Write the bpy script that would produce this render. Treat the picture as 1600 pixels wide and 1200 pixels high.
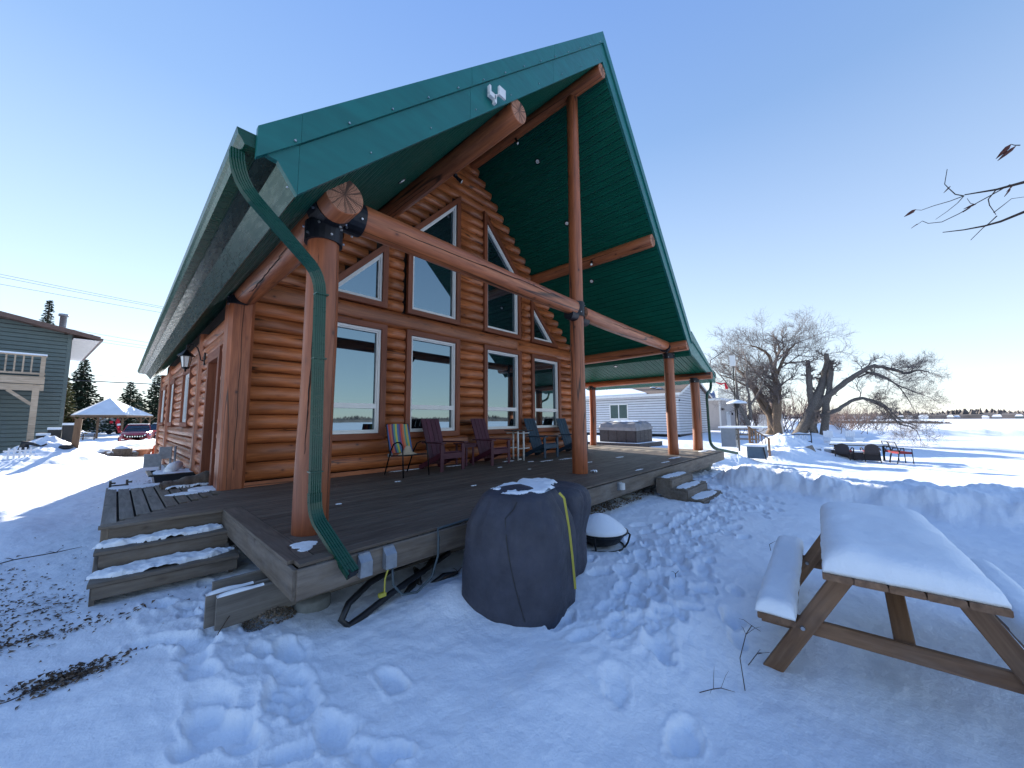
import bpy, math, random
import numpy as np
from mathutils import Vector, Matrix, noise as mnoise

# ---------------------------------------------------------------- scene, camera, light
S = bpy.context.scene
for _o in list(bpy.data.objects): bpy.data.objects.remove(_o)
COL = S.collection
PI = math.pi

CAM_P = Vector((0.0, 0.0, 1.05))
_p, _r, _y = math.radians(5.57), math.radians(-0.394), math.radians(46.94)
_f = Vector((math.sin(_y)*math.cos(_p), math.cos(_y)*math.cos(_p), math.sin(_p)))
_rt = Vector((math.cos(_y), -math.sin(_y), 0)); _up = _rt.cross(_f)
_rt2 = _rt*math.cos(_r) + _up*math.sin(_r); _up2 = _up*math.cos(_r) - _rt*math.sin(_r)
cam = bpy.data.cameras.new('camera'); camo = bpy.data.objects.new('camera', cam); COL.objects.link(camo)
cam.sensor_width = 36; cam.lens = 575.5/1600*36; cam.clip_start = 0.05; cam.clip_end = 6000
camo.matrix_world = Matrix(((_rt2.x, _up2.x, -_f.x, CAM_P.x), (_rt2.y, _up2.y, -_f.y, CAM_P.y), (_rt2.z, _up2.z, -_f.z, CAM_P.z), (0, 0, 0, 1)))
S.camera = camo

SUN_EL, SUN_AZ = 19.0, 12.7            # degrees; azimuth clockwise from +Y
w = bpy.data.worlds.new('World'); S.world = w; w.use_nodes = True
nt = w.node_tree; nt.nodes.clear()
sky = nt.nodes.new('ShaderNodeTexSky'); sky.sky_type = 'NISHITA'; sky.sun_disc = False
sky.sun_elevation = math.radians(SUN_EL); sky.sun_rotation = math.radians(SUN_AZ)
sky.air_density = 1.0; sky.dust_density = 0.0; sky.ozone_density = 1.5; sky.altitude = 300
bg = nt.nodes.new('ShaderNodeBackground'); bg.inputs['Strength'].default_value = 0.15
wo = nt.nodes.new('ShaderNodeOutputWorld')
# clear winter sky: the Nishita sky evened out towards a clean blue gradient (the same all the way round)
_g = nt.nodes.new('ShaderNodeTexCoord'); _s = nt.nodes.new('ShaderNodeSeparateXYZ'); nt.links.new(_g.outputs['Generated'], _s.inputs[0])
_r = nt.nodes.new('ShaderNodeValToRGB'); nt.links.new(_s.outputs['Z'], _r.inputs[0])
_el = _r.color_ramp.elements; _el[0].position = 0.0; _el[0].color = (.82, .88, .96, 1); _el[1].position = 1.0; _el[1].color = (.055, .20, .74, 1)
for _q, _c in ((.10, (.70, .80, .93, 1)), (.30, (.48, .61, .83, 1)), (.60, (.195, .355, .69, 1))):
    _n = _el.new(_q); _n.color = _c
_sc = nt.nodes.new('ShaderNodeVectorMath'); _sc.operation = 'SCALE'; _sc.inputs['Scale'].default_value = 3.0; nt.links.new(_r.outputs[0], _sc.inputs[0])
_ga = nt.nodes.new('ShaderNodeGamma'); _ga.inputs[1].default_value = .8; nt.links.new(sky.outputs[0], _ga.inputs[0])
_mx = nt.nodes.new('ShaderNodeMix'); _mx.data_type = 'RGBA'; _mx.inputs[0].default_value = .36
nt.links.new(_sc.outputs[0], _mx.inputs[6]); nt.links.new(_ga.outputs[0], _mx.inputs[7])
nt.links.new(_mx.outputs[2], bg.inputs[0]); nt.links.new(bg.outputs[0], wo.inputs[0])
sl = bpy.data.lights.new('sun', 'SUN'); sl.energy = 4.4; sl.angle = math.radians(0.6); sl.color = (1.0, 0.93, 0.82)
so = bpy.data.objects.new('sun', sl); COL.objects.link(so)
_e, _a = math.radians(SUN_EL), math.radians(SUN_AZ)
_sd = Vector((math.sin(_a)*math.cos(_e), math.cos(_a)*math.cos(_e), math.sin(_e)))
so.rotation_euler = _sd.to_track_quat('Z', 'Y').to_euler(); so.location = (0, 30, 30)
S.view_settings.view_transform = 'Standard'; S.view_settings.look = 'None'
S.view_settings.gamma = 1; S.view_settings.use_curve_mapping = False
S.view_settings.exposure = 1.44
S.render.engine = 'CYCLES'

# ---------------------------------------------------------------- materials
MATS = {}
def newmat(name):
    m = bpy.data.materials.new(name); m.use_nodes = True; MATS[name] = m
    n = m.node_tree; n.nodes.clear()
    o = n.nodes.new('ShaderNodeOutputMaterial'); b = n.nodes.new('ShaderNodeBsdfPrincipled')
    n.links.new(b.outputs[0], o.inputs[0])
    return m, n, b
def N(n, t, **k):
    x = n.nodes.new(t)
    for a, v in k.items(): setattr(x, a, v)
    return x
def L(n, a, b): n.links.new(a, b)
def ramp(n, src, stops):
    r = N(n, 'ShaderNodeValToRGB'); L(n, src, r.inputs[0])
    e = r.color_ramp.elements
    while len(e) > 1: e.remove(e[-1])
    e[0].position = stops[0][0]; e[0].color = (*stops[0][1], 1) if len(stops[0][1]) == 3 else stops[0][1]
    for p, c in stops[1:]:
        q = e.new(p); q.color = (*c, 1) if len(c) == 3 else c
    return r.outputs[0]
def g3(v): return (v, v, v)
def mixc(n, fac, a, b, mode='MIX'):
    m = N(n, 'ShaderNodeMix', data_type='RGBA', blend_type=mode)
    if isinstance(fac, (int, float)): m.inputs[0].default_value = fac
    else: L(n, fac, m.inputs[0])
    for i, v in ((6, a), (7, b)):
        if isinstance(v, tuple): m.inputs[i].default_value = (*v, 1) if len(v) == 3 else v
        else: L(n, v, m.inputs[i])
    return m.outputs[2]
def coords(n, scale, world=False, rnd=True):
    if world: src = N(n, 'ShaderNodeNewGeometry').outputs['Position']
    else: src = N(n, 'ShaderNodeTexCoord').outputs['Object']
    if rnd and not world:
        oi = N(n, 'ShaderNodeObjectInfo'); mu = N(n, 'ShaderNodeMath', operation='MULTIPLY'); mu.inputs[1].default_value = 37.0
        L(n, oi.outputs['Random'], mu.inputs[0])
        va = N(n, 'ShaderNodeVectorMath', operation='ADD'); L(n, src, va.inputs[0]); L(n, mu.outputs[0], va.inputs[1]); src = va.outputs[0]
    mp = N(n, 'ShaderNodeMapping'); mp.inputs['Scale'].default_value = scale if isinstance(scale, tuple) else (scale,)*3
    L(n, src, mp.inputs[0]); return mp.outputs[0]
def noi(n, vec, scale, detail=4, rough=.55, dist=0.0):
    x = N(n, 'ShaderNodeTexNoise'); x.inputs['Scale'].default_value = scale; x.inputs['Detail'].default_value = detail
    x.inputs['Roughness'].default_value = rough; x.inputs['Distortion'].default_value = dist; L(n, vec, x.inputs['Vector']); return x.outputs['Fac']
def bump(n, b, h, strength=.3, dist=.01):
    u = N(n, 'ShaderNodeBump'); u.inputs['Strength'].default_value = strength; u.inputs['Distance'].default_value = dist
    L(n, h, u.inputs['Height']); L(n, u.outputs[0], b.inputs['Normal'])
def simple(name, col, rough=.6, metal=0, var=.25, sc=6, bmp=.15, spec=None, bd=.005, scale3=None):
    m, n, b = newmat(name)
    v = coords(n, scale3 or 1.0)
    f = noi(n, v, sc, 5)
    lo = tuple(c*(1-var) for c in col); hi = tuple(min(1, c*(1+var)) for c in col)
    L(n, ramp(n, f, [(.3, lo), (.7, hi)]), b.inputs['Base Color'])
    b.inputs['Roughness'].default_value = rough; b.inputs['Metallic'].default_value = metal
    if spec is not None: b.inputs['Specular IOR Level'].default_value = spec
    rr = ramp(n, noi(n, v, sc*2.3, 3), [(.3, g3(max(0, rough-.1))), (.7, g3(min(1, rough+.12)))])
    L(n, rr, b.inputs['Roughness'])
    if bmp: bump(n, b, noi(n, v, sc*6, 4), bmp, bd)
    return m
def wood(name, dark, light, rough=.45, knots=True, crack=.012, grain=1.0, coat=0.0, bright=.25, wear=0.0):
    """timber whose grain runs along the object's local X"""
    m, n, b = newmat(name)
    v = coords(n, (0.9, 11.0, 11.0))
    f = noi(n, v, 2.0*grain, 6, .6, 0.6)
    big = noi(n, coords(n, (.5, 1.6, 1.6)), 1.5, 3)
    col = ramp(n, f, [(.25, dark), (.5, tuple((a+c)/2 for a, c in zip(dark, light))), (.75, light)])
    col = mixc(n, 1.0, col, ramp(n, big, [(.25, g3(.72)), (.75, g3(1.18))]), 'MULTIPLY')
    oi = N(n, 'ShaderNodeObjectInfo')
    col = mixc(n, 1.0, col, ramp(n, oi.outputs['Random'], [(0, g3(1-bright)), (1, g3(1+bright*.8))]), 'MULTIPLY')
    h = f
    if knots:
        vo = N(n, 'ShaderNodeTexVoronoi'); vo.inputs['Scale'].default_value = 1.0; vo.inputs['Randomness'].default_value = 1.0
        L(n, coords(n, (2.6, 4.2, 4.2)), vo.inputs['Vector'])
        k = ramp(n, vo.outputs['Distance'], [(.0, g3(.0)), (.045, g3(.10)), (.085, g3(.7)), (.17, g3(1))])
        col = mixc(n, 1.0, col, mixc(n, k, (.22, .14, .10), (1., 1., 1.)), 'MULTIPLY')
    if crack:
        c = noi(n, coords(n, (.10, 3.4, 3.4)), 1.5, 1.5, .4, .12)
        a = N(n, 'ShaderNodeMath', operation='SUBTRACT'); L(n, c, a.inputs[0]); a.inputs[1].default_value = .5
        ab = N(n, 'ShaderNodeMath', operation='ABSOLUTE'); L(n, a.outputs[0], ab.inputs[0])
        ck = ramp(n, ab.outputs[0], [(0, g3(.12)), (crack*.4, g3(.3)), (crack*.8, g3(1))])
        col = mixc(n, 1.0, col, ck, 'MULTIPLY')
    if wear:
        wn = noi(n, coords(n, (1.2, 3, 3)), 2.2, 6, .7)
        col = mixc(n, ramp(n, wn, [(.45, g3(0)), (.75, g3(wear))]), col, (.30, .29, .28))
    L(n, col, b.inputs['Base Color'])
    L(n, ramp(n, f, [(.2, g3(rough+.15)), (.8, g3(rough-.05))]), b.inputs['Roughness'])
    b.inputs['Coat Weight'].default_value = coat; b.inputs['Coat Roughness'].default_value = .25
    bump(n, b, f, .35, .004)
    return m

wood('log_wood', (.21, .056, .018), (.56, .178, .056), .40, coat=.16, bright=.32, crack=.009)
wood('beam_wood', (.21, .058, .022), (.50, .160, .060), .42, coat=.14, bright=.14, crack=.016)
wood('post_wood', (.185, .048, .018), (.40, .120, .044), .42, coat=.14, bright=.10, crack=.014)
wood('trim_wood', (.15, .038, .015), (.26, .074, .030), .5, knots=False, crack=0, bright=.10)
wood('deck_wood', (.055, .043, .034), (.145, .115, .092), .55, knots=False, crack=.004, bright=.28, wear=.12)
wood('rim_wood', (.085, .066, .052), (.20, .160, .122), .6, bright=.12, wear=.35, crack=0)
wood('step_wood', (.085, .066, .050), (.19, .150, .110), .6, bright=.12, wear=.3, crack=0)
wood('sunlit_deck_wood', (.20, .165, .125), (.38, .32, .25), .6, knots=False, crack=0, bright=.18, wear=.2)  # deck wood with sunlight put into its colour
wood('grey_timber', (.12, .105, .09), (.27, .24, .205), .7, bright=.12, wear=.3, crack=0)
wood('table_wood', (.105, .050, .024), (.27, .150, .080), .6, bright=.15, wear=.12, crack=0)
wood('fresh_lumber', (.42, .30, .20), (.66, .52, .38), .7, bright=.10, crack=0)
wood('brown_timber', (.15, .08, .045), (.30, .18, .10), .7, bright=.15, crack=0)
wood('maroon_board', (.045, .006, .018), (.085, .014, .034), .5, knots=False, crack=0, bright=.12)
wood('navy_board', (.006, .030, .060), (.014, .058, .105), .5, knots=False, crack=0, bright=.12)

# end grain: rings round the local X axis
m, n, b = newmat('end_grain')
tc = N(n, 'ShaderNodeTexCoord'); sx = N(n, 'ShaderNodeSeparateXYZ'); L(n, tc.outputs['Object'], sx.inputs[0])
cb = N(n, 'ShaderNodeCombineXYZ'); L(n, sx.outputs['Y'], cb.inputs[0]); L(n, sx.outputs['Z'], cb.inputs[1])
nv = N(n, 'ShaderNodeTexNoise'); nv.inputs['Scale'].default_value = 9; L(n, cb.outputs[0], nv.inputs['Vector'])
ad = N(n, 'ShaderNodeVectorMath', operation='MULTIPLY_ADD'); L(n, nv.outputs['Color'], ad.inputs[0]); ad.inputs[1].default_value = (.03, .03, 0); L(n, cb.outputs[0], ad.inputs[2])
wv = N(n, 'ShaderNodeTexWave', wave_type='RINGS', rings_direction='Z'); wv.inputs['Scale'].default_value = 22; wv.inputs['Distortion'].default_value = 1.5; L(n, ad.outputs[0], wv.inputs['Vector'])
col = ramp(n, wv.outputs['Fac'], [(0, (.27, .105, .055)), (1, (.50, .24, .145))])
at2 = N(n, 'ShaderNodeMath', operation='ARCTAN2'); L(n, sx.outputs['Y'], at2.inputs[0]); L(n, sx.outputs['Z'], at2.inputs[1])
cs = N(n, 'ShaderNodeCombineXYZ'); L(n, at2.outputs[0], cs.inputs[0])
wob = N(n, 'ShaderNodeVectorMath', operation='MULTIPLY_ADD'); L(n, nv.outputs['Color'], wob.inputs[0]); wob.inputs[1].default_value = (.35, 0, 0); L(n, cs.outputs[0], wob.inputs[2])
rc = noi(n, wob.outputs[0], 1.15, 2, .8)
aa = N(n, 'ShaderNodeMath', operation='SUBTRACT'); L(n, rc, aa.inputs[0]); aa.inputs[1].default_value = .5
ab = N(n, 'ShaderNodeMath', operation='ABSOLUTE'); L(n, aa.outputs[0], ab.inputs[0])
ln_ = N(n, 'ShaderNodeVectorMath', operation='LENGTH'); L(n, cb.outputs[0], ln_.inputs[0])
mr2 = N(n, 'ShaderNodeMath', operation='MULTIPLY'); L(n, ab.outputs[0], mr2.inputs[0]); L(n, ln_.outputs['Value'], mr2.inputs[1])
col = mixc(n, 1.0, col, ramp(n, mr2.outputs[0], [(0, g3(.2)), (.0008, g3(.45)), (.0020, g3(1))]), 'MULTIPLY')
col = mixc(n, 1.0, col, ramp(n, noi(n, cb.outputs[0], 14, 5, .7), [(.3, g3(.72)), (.7, g3(1.15))]), 'MULTIPLY')
L(n, col, b.inputs['Base Color']); b.inputs['Roughness'].default_value = .75

# snow
m, n, b = newmat('snow')
v = coords(n, 1.0, world=True)
L(n, ramp(n, noi(n, v, .9, 5), [(.3, (.81, .87, .94)), (.7, (.88, .92, .96))]), b.inputs['Base Color'])
b.inputs['Roughness'].default_value = .62; b.inputs['Specular IOR Level'].default_value = .25
b.inputs['Subsurface Weight'].default_value = 0.0
f1 = noi(n, v, 7, 8, .62); f2 = noi(n, v, 60, 4, .6)
mm = N(n, 'ShaderNodeMath', operation='MULTIPLY_ADD'); L(n, f2, mm.inputs[0]); mm.inputs[1].default_value = .18; L(n, f1, mm.inputs[2])
bump(n, b, mm.outputs[0], .35, .05)
SNOW = m
# ground snow: same, with bare earth and leaf litter showing through where the attribute says so
m, n, b = newmat('snow_ground')
v = coords(n, 1.0, world=True)
snc = ramp(n, noi(n, v, .9, 5), [(.3, (.80, .86, .94)), (.7, (.87, .91, .96))])
ear = ramp(n, noi(n, v, 28, 6, .7), [(.3, (.030, .022, .014)), (.5, (.095, .065, .035)), (.75, (.21, .165, .10))])
at_ = N(n, 'ShaderNodeAttribute', attribute_name='bare')
br = noi(n, coords(n, (3.0, 9.0, 6.0), world=True), 1.6, 8, .72)
su = N(n, 'ShaderNodeMath', operation='ADD'); L(n, br, su.inputs[0]); L(n, at_.outputs['Fac'], su.inputs[1])
mask = ramp(n, su.outputs[0], [(1.02, g3(0)), (1.10, g3(1))]) if False else None
mr = N(n, 'ShaderNodeMapRange'); mr.inputs[1].default_value = 1.0; mr.inputs[2].default_value = 1.07; L(n, su.outputs[0], mr.inputs[0])
L(n, mixc(n, mr.outputs[0], snc, ear), b.inputs['Base Color'])
b.inputs['Roughness'].default_value = .65; b.inputs['Specular IOR Level'].default_value = .25
f1 = noi(n, v, 7, 8, .62); f2 = noi(n, v, 60, 4, .6)
mm = N(n, 'ShaderNodeMath', operation='MULTIPLY_ADD'); L(n, f2, mm.inputs[0]); mm.inputs[1].default_value = .16; L(n, f1, mm.inputs[2])
bump(n, b, mm.outputs[0], .5, .05)

# painted green metal
def greenmetal(name, col, rough, metal=.0, wr=.3, wsc=5.0, spec=.5):
    m, n, b = newmat(name)
    v = coords(n, (.6, 3, 3))
    L(n, ramp(n, noi(n, v, 2.5, 4), [(.3, tuple(c*.85 for c in col)), (.7, tuple(c*1.12 for c in col))]), b.inputs['Base Color'])
    L(n, ramp(n, noi(n, v, 9, 4), [(.3, g3(rough-.06)), (.7, g3(rough+.1))]), b.inputs['Roughness'])
    b.inputs['Metallic'].default_value = metal; b.inputs['Specular IOR Level'].default_value = spec
    bump(n, b, noi(n, coords(n, (.5, 2, 2)), wsc, 4), wr, .02)
    return m
greenmetal('green_fascia', (.004, .115, .105), .36, .0, .012, 1.2, .5)
greenmetal('green_soffit', (.003, .090, .058), .42, .0, .01, 3, .18)
greenmetal('green_gutter', (.002, .050, .030), .28, .0, .02, 4, .45)
greenmetal('green_eave_panel', (.030, .070, .058), .26, .8, .22, 2.5, .6)
simple('dark_metal', (.012, .013, .016), .4, .6, .3, 12, .1)
simple('black_bracket', (.010, .011, .016), .45, .3, .3, 14, .1)
simple('bolt_metal', (.42, .43, .45), .35, .9, .1, 10, 0)
simple('galvanised', (.30, .33, .37), .5, .5, .15, 14, .1)
simple('white_metal', (.62, .63, .63), .4, 0, .06, 6, 0)
simple('window_white', (.74, .74, .72), .4, 0, .04, 6, 0)
simple('lamp_glass', (.75, .74, .70), .25, 0, .04, 4, 0)
simple('concrete', (.20, .21, .20), .9, 0, .25, 9, .4)
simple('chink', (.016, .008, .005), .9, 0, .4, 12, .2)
simple('black_plastic', (.012, .012, .014), .4, 0, .3, 8, .1)
simple('cover_fabric', (.040, .043, .062), .70, 0, .22, 5, .6, bd=.012)
simple('yellow', (.42, .38, .05), .5, 0, .1, 8, 0)
simple('grey_cable', (.055, .080, .095), .5, 0, .1, 8, 0)
simple('gravel', (.13, .105, .070), .85, 0, .7, 30, .3)
simple('twig', (.045, .028, .020), .85, 0, .35, 20, .2)
simple('dead_leaf', (.10, .030, .022), .8, 0, .4, 20, .1)
simple('leaf_litter', (.10, .060, .032), .9, 0, .6, 30, .1)
simple('tarp_brown', (.12, .085, .060), .7, 0, .3, 7, .6, bd=.02)
simple('sand_cloth', (.40, .33, .24), .9, 0, .2, 9, .3)
simple('bark', (.15, .13, .115), .95, 0, .45, 16, .8, bd=.03)
simple('bark_tan', (.19, .135, .095), .95, 0, .45, 16, .8, bd=.03)
simple('fine_twigs', (.17, .14, .13), .95, 0, .35, 20, 0)
simple('red_twigs', (.19, .125, .105), .95, 0, .35, 20, 0)
simple('needles', (.020, .040, .018), .85, 0, .5, 3, .2)
simple('needles_sunlit', (.13, .12, .035), .85, 0, .45, 3, .2)  # spruce needles with warm sunlight put into the colour
simple('far_wood', (.12, .105, .10), .95, 0, .4, .05, 0)
simple('siding_gap_shade', (.12, .125, .13), .9, 0, .1, 3, 0)  # dark core colour painting the shadow lines between white laps
simple('siding_green', (.115, .150, .145), .6, 0, .06, 3, .05)
simple('siding_white', (.62, .64, .68), .6, 0, .04, 3, .05)
simple('siding_beige', (.50, .45, .42), .7, 0, .05, 3, .05)
simple('soffit_white', (.66, .62, .60), .6, 0, .05, 3, 0)
simple('brown_metal', (.13, .075, .060), .5, 0, .15, 5, .05)
simple('shingles', (.16, .12, .10), .9, 0, .3, 12, .4)
simple('hot_tub_panel', (.030, .026, .030), .6, 0, .3, 6, .1)
simple('hot_tub_cover', (.20, .20, .215), .6, 0, .2, 3, .5, bd=.02)
simple('grey_plastic', (.20, .235, .27), .5, 0, .08, 5, .05)
simple('blue_grey_box', (.09, .14, .19), .5, 0, .1, 5, .05)
simple('wicker', (.045, .038, .040), .8, 0, .5, 60, .6, bd=.01)
simple('red_cushion', (.22, .012, .020), .8, 0, .15, 8, .1)
simple('terracotta', (.42, .15, .07), .8, 0, .2, 8, .2)
simple('rock', (.24, .19, .15), .9, 0, .4, 6, .6, bd=.03)
simple('orange_plastic', (.75, .14, .04), .5, 0, .1, 8, 0)
simple('red_cloth', (.55, .02, .035), .8, 0, .15, 6, .1)
simple('tyre', (.015, .015, .016), .85, 0, .2, 20, .2)
simple('chrome', (.75, .76, .78), .15, 1, .05, 5, 0)
simple('lattice_white', (.78, .80, .84), .6, 0, .05, 5, 0)
simple('far_roof', (.75, .78, .82), .8, 0, .1, 1, 0)
simple('far_wall', (.42, .38, .36), .8, 0, .4, .02, 0)
simple('ice', (.75, .85, .92), .1, 0, .05, 8, .2)
simple('blue_tarp', (.03, .09, .24), .6, 0, .2, 5, .3)

def carpaint(name, col):
    m, n, b = newmat(name); b.inputs['Base Color'].default_value = (*col, 1)
    v = coords(n, 1.0); L(n, ramp(n, noi(n, v, 4, 5), [(.35, g3(.22)), (.7, g3(.5))]), b.inputs['Roughness'])
    L(n, mixc(n, ramp(n, noi(n, v, 3, 6), [(.6, g3(0)), (.9, g3(.2))]), (*col,), (.5, .5, .52)), b.inputs['Base Color'])
    b.inputs['Coat Weight'].default_value = .7; b.inputs['Metallic'].default_value = .3
carpaint('car_red', (.42, .02, .03)); carpaint('car_teal', (.02, .07, .09)); carpaint('trailer_white', (.62, .63, .65))
def glass(name, tint, refl, rough=.02):
    m, n, b = newmat(name); b.inputs['Base Color'].default_value = (*tint, 1); b.inputs['Roughness'].default_value = rough
    b.inputs['Specular IOR Level'].default_value = .5; b.inputs['IOR'].default_value = refl; b.inputs['Specular Tint'].default_value = (.62, .86, 1.0, 1)
    v = coords(n, 1.0, world=True); bump(n, b, noi(n, v, .9, 1), .012, .05)
glass('window_glass', (.006, .008, .010), 3.2); glass('car_glass', (.02, .025, .03), 1.7)

# striped sling fabric (stripes across local Y)
m, n, b = newmat('striped_fabric')
tc = N(n, 'ShaderNodeTexCoord'); sx = N(n, 'ShaderNodeSeparateXYZ'); L(n, tc.outputs['Object'], sx.inputs[0])
mu = N(n, 'ShaderNodeMath', operation='MULTIPLY_ADD'); L(n, sx.outputs['X'], mu.inputs[0]); mu.inputs[1].default_value = 1.96; mu.inputs[2].default_value = .5
r = N(n, 'ShaderNodeValToRGB'); r.color_ramp.interpolation = 'CONSTANT'; L(n, mu.outputs[0], r.inputs[0])
cols = [(.05, .10, .26), (.45, .06, .03), (.50, .16, .08), (.10, .06, .16), (.10, .28, .24), (.50, .46, .07), (.08, .16, .30), (.14, .07, .18), (.46, .07, .04), (.52, .18, .08), (.09, .26, .20), (.45, .35, .08), (.05, .12, .28)]
e = r.color_ramp.elements; e[0].color = (*cols[0], 1); e[1].position = 1/13; e[1].color = (*cols[1], 1)
for i in range(2, 13): q = e.new(i/13); q.color = (*cols[i], 1)
L(n, r.outputs[0], b.inputs['Base Color']); b.inputs['Roughness'].default_value = .8

# ---------------------------------------------------------------- mesh helpers
WM = {}
def mid(o): return o.name
def place(o, M, parent=None):
    if parent is not None:
        o.parent = parent; o.matrix_basis = WM[parent.name].inverted() @ M
    else: o.matrix_basis = M
    WM[o.name] = M
def linkobj(name, mesh, parent=None, M=None):
    o = bpy.data.objects.new(name, mesh); COL.objects.link(o)
    place(o, M if M is not None else Matrix.Identity(4), parent); return o
def thing(name, label, cat, loc=(0, 0, 0), rz=0, group=None):
    o = bpy.data.objects.new(name, None); o.empty_display_size = .1; COL.objects.link(o)
    place(o, Matrix.Translation(loc) @ Matrix.Rotation(rz, 4, 'Z')); tag(o, label, cat, group); return o
def tag(o, label=None, cat=None, group=None, kind=None):
    if label: o['label'] = label
    if cat: o['category'] = cat
    if group: o['group'] = group
    if kind: o['kind'] = kind
    return o
def copy_tree(o, M=None, parent=None):
    c = o.copy(); COL.objects.link(c)
    if parent is None: c.matrix_basis = M; WM[c.name] = M
    else:
        c.parent = parent; WM[c.name] = WM[parent.name] @ c.matrix_basis
    for ch in list(o.children): copy_tree(ch, None, c)
    return c
class MB:
    def __init__(s): s.v = []; s.f = []; s.m = []; s.mats = []; s.cur = 0
    def mat(s, name):
        if name not in s.mats: s.mats.append(name)
        s.cur = s.mats.index(name); return s
    def add(s, vs, fs):
        o = len(s.v); s.v += [tuple(x) for x in vs]
        for f in fs: s.f.append(tuple(i+o for i in f)); s.m.append(s.cur)
    def box(s, c, d, M=None):
        x, y, z = d[0]/2, d[1]/2, d[2]/2
        vs = [Vector((c[0]+a*x, c[1]+e*y, c[2]+g*z)) for a in (-1, 1) for e in (-1, 1) for g in (-1, 1)]
        if M: vs = [M @ q for q in vs]
        s.add(vs, [(0, 1, 3, 2), (4, 6, 7, 5), (0, 4, 5, 1), (2, 3, 7, 6), (0, 2, 6, 4), (1, 5, 7, 3)]); return s
    def bar(s, p0, p1, w, h, up=(0, 0, 1)):
        p0, p1 = Vector(p0), Vector(p1); L_ = (p1-p0).length
        s.box((L_/2, 0, 0), (L_, w, h), frame(p0, p1, up)); return s
    def tube(s, pts, rad, n=8, cap=True, capmat=None):
        pts = [Vector(p) for p in pts]
        if not hasattr(rad, '__len__'): rad = [rad]*len(pts)
        rings = []; prev = None
        for i, p in enumerate(pts):
            d = (pts[min(i+1, len(pts)-1)]-pts[max(i-1, 0)])
            if d.length < 1e-9: d = Vector((0, 0, 1))
            d.normalize()
            if prev is None:
                a = Vector((0, 0, 1)) if abs(d.z) < .9 else Vector((1, 0, 0)); u = d.cross(a).normalized()
            else: u = (prev - d*prev.dot(d)).normalized()
            prev = u; vv = d.cross(u)
            rings.append([p+(u*math.cos(2*PI*k/n)+vv*math.sin(2*PI*k/n))*rad[i] for k in range(n)])
        vs = [q for r_ in rings for q in r_]; fs = []
        for i in range(len(rings)-1):
            for k in range(n): fs.append((i*n+k, i*n+(k+1) % n, (i+1)*n+(k+1) % n, (i+1)*n+k))
        s.add(vs, fs)
        if cap:
            if capmat: s.mat(capmat)
            o = len(s.v)-len(vs)
            s.f.append(tuple(o+k for k in range(n))[::-1]); s.m.append(s.cur)
            s.f.append(tuple(o+(len(rings)-1)*n+k for k in range(n))); s.m.append(s.cur)
        return s
    def lathe(s, prof, n=16, c=(0, 0, 0), sx=1, sy=1):
        vs = [(c[0]+r*sx*math.cos(2*PI*k/n), c[1]+r*sy*math.sin(2*PI*k/n), c[2]+z) for r, z in prof for k in range(n)]
        fs = [(i*n+k, i*n+(k+1) % n, (i+1)*n+(k+1) % n, (i+1)*n+k) for i in range(len(prof)-1) for k in range(n)]
        s.add(vs, fs); return s
    def prism(s, poly, a, bvec):
        """poly: 3D points; extruded by vector bvec"""
        P = [Vector(p) for p in poly]; e = Vector(bvec); k = len(P)
        s.add(P+[p+e for p in P], [tuple(range(k))[::-1], tuple(range(k, 2*k))]+[(i, (i+1) % k, k+(i+1) % k, k+i) for i in range(k)]); return s
    def mesh(s, name, smooth=False):
        me = bpy.data.meshes.new(name); me.from_pydata(s.v, [], s.f)
        for q in s.mats: me.materials.append(MATS[q])
        me.polygons.foreach_set('material_index', s.m)
        if smooth:
            me.polygons.foreach_set('use_smooth', [len(f) <= 4 if smooth == 'sides' else True for f in s.f])
        me.update(); return me
    def build(s, name, parent=None, M=None, smooth=False, local=None):
        """local: origin the mesh is moved to, so that Object coordinates start there"""
        if local is not None:
            lv = Vector(local); s.v = [tuple(Vector(q)-lv) for q in s.v]; M = Matrix.Translation(lv)
        return linkobj(name, s.mesh(name, smooth), parent, M)
def frame(p0, p1, up=(0, 0, 1)):
    p0, p1 = Vector(p0), Vector(p1); x = (p1-p0).normalized(); u = Vector(up)
    if abs(x.dot(u)) > .98: u = Vector((0, 1, 0))
    y = u.cross(x).normalized(); z = x.cross(y)
    return Matrix(((x.x, y.x, z.x, p0.x), (x.y, y.y, z.y, p0.y), (x.z, y.z, z.z, p0.z), (0, 0, 0, 1)))
_bc = {}
def board(name, p0, p1, w_, h_, mat, parent=None, up=(0, 0, 1), ch=None, label=None):
    """chamfered plank along p0-p1; origin at p0, grain along local X"""
    p0, p1 = Vector(p0), Vector(p1); Ln = (p1-p0).length
    key = (round(Ln, 3), round(w_, 4), round(h_, 4), mat)
    if key not in _bc:
        c = ch if ch is not None else min(.006, w_*.15, h_*.15)
        y, z = w_/2, h_/2
        sec = [(-y+c, -z), (y-c, -z), (y, -z+c), (y, z-c), (y-c, z), (-y+c, z), (-y, z-c), (-y, -z+c)]
        b_ = MB().mat(mat); vs = [(0, a, q) for a, q in sec]+[(Ln, a, q) for a, q in sec]
        b_.add(vs, [tuple(range(8)), tuple(range(8, 16))[::-1]]+[(i, i+8, (i+1) % 8+8, (i+1) % 8) for i in range(8)])
        _bc[key] = b_.mesh(name)
    o = linkobj(name, _bc[key], parent, frame(p0, p1, up))
    if label: o['label'] = label
    return o
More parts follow.
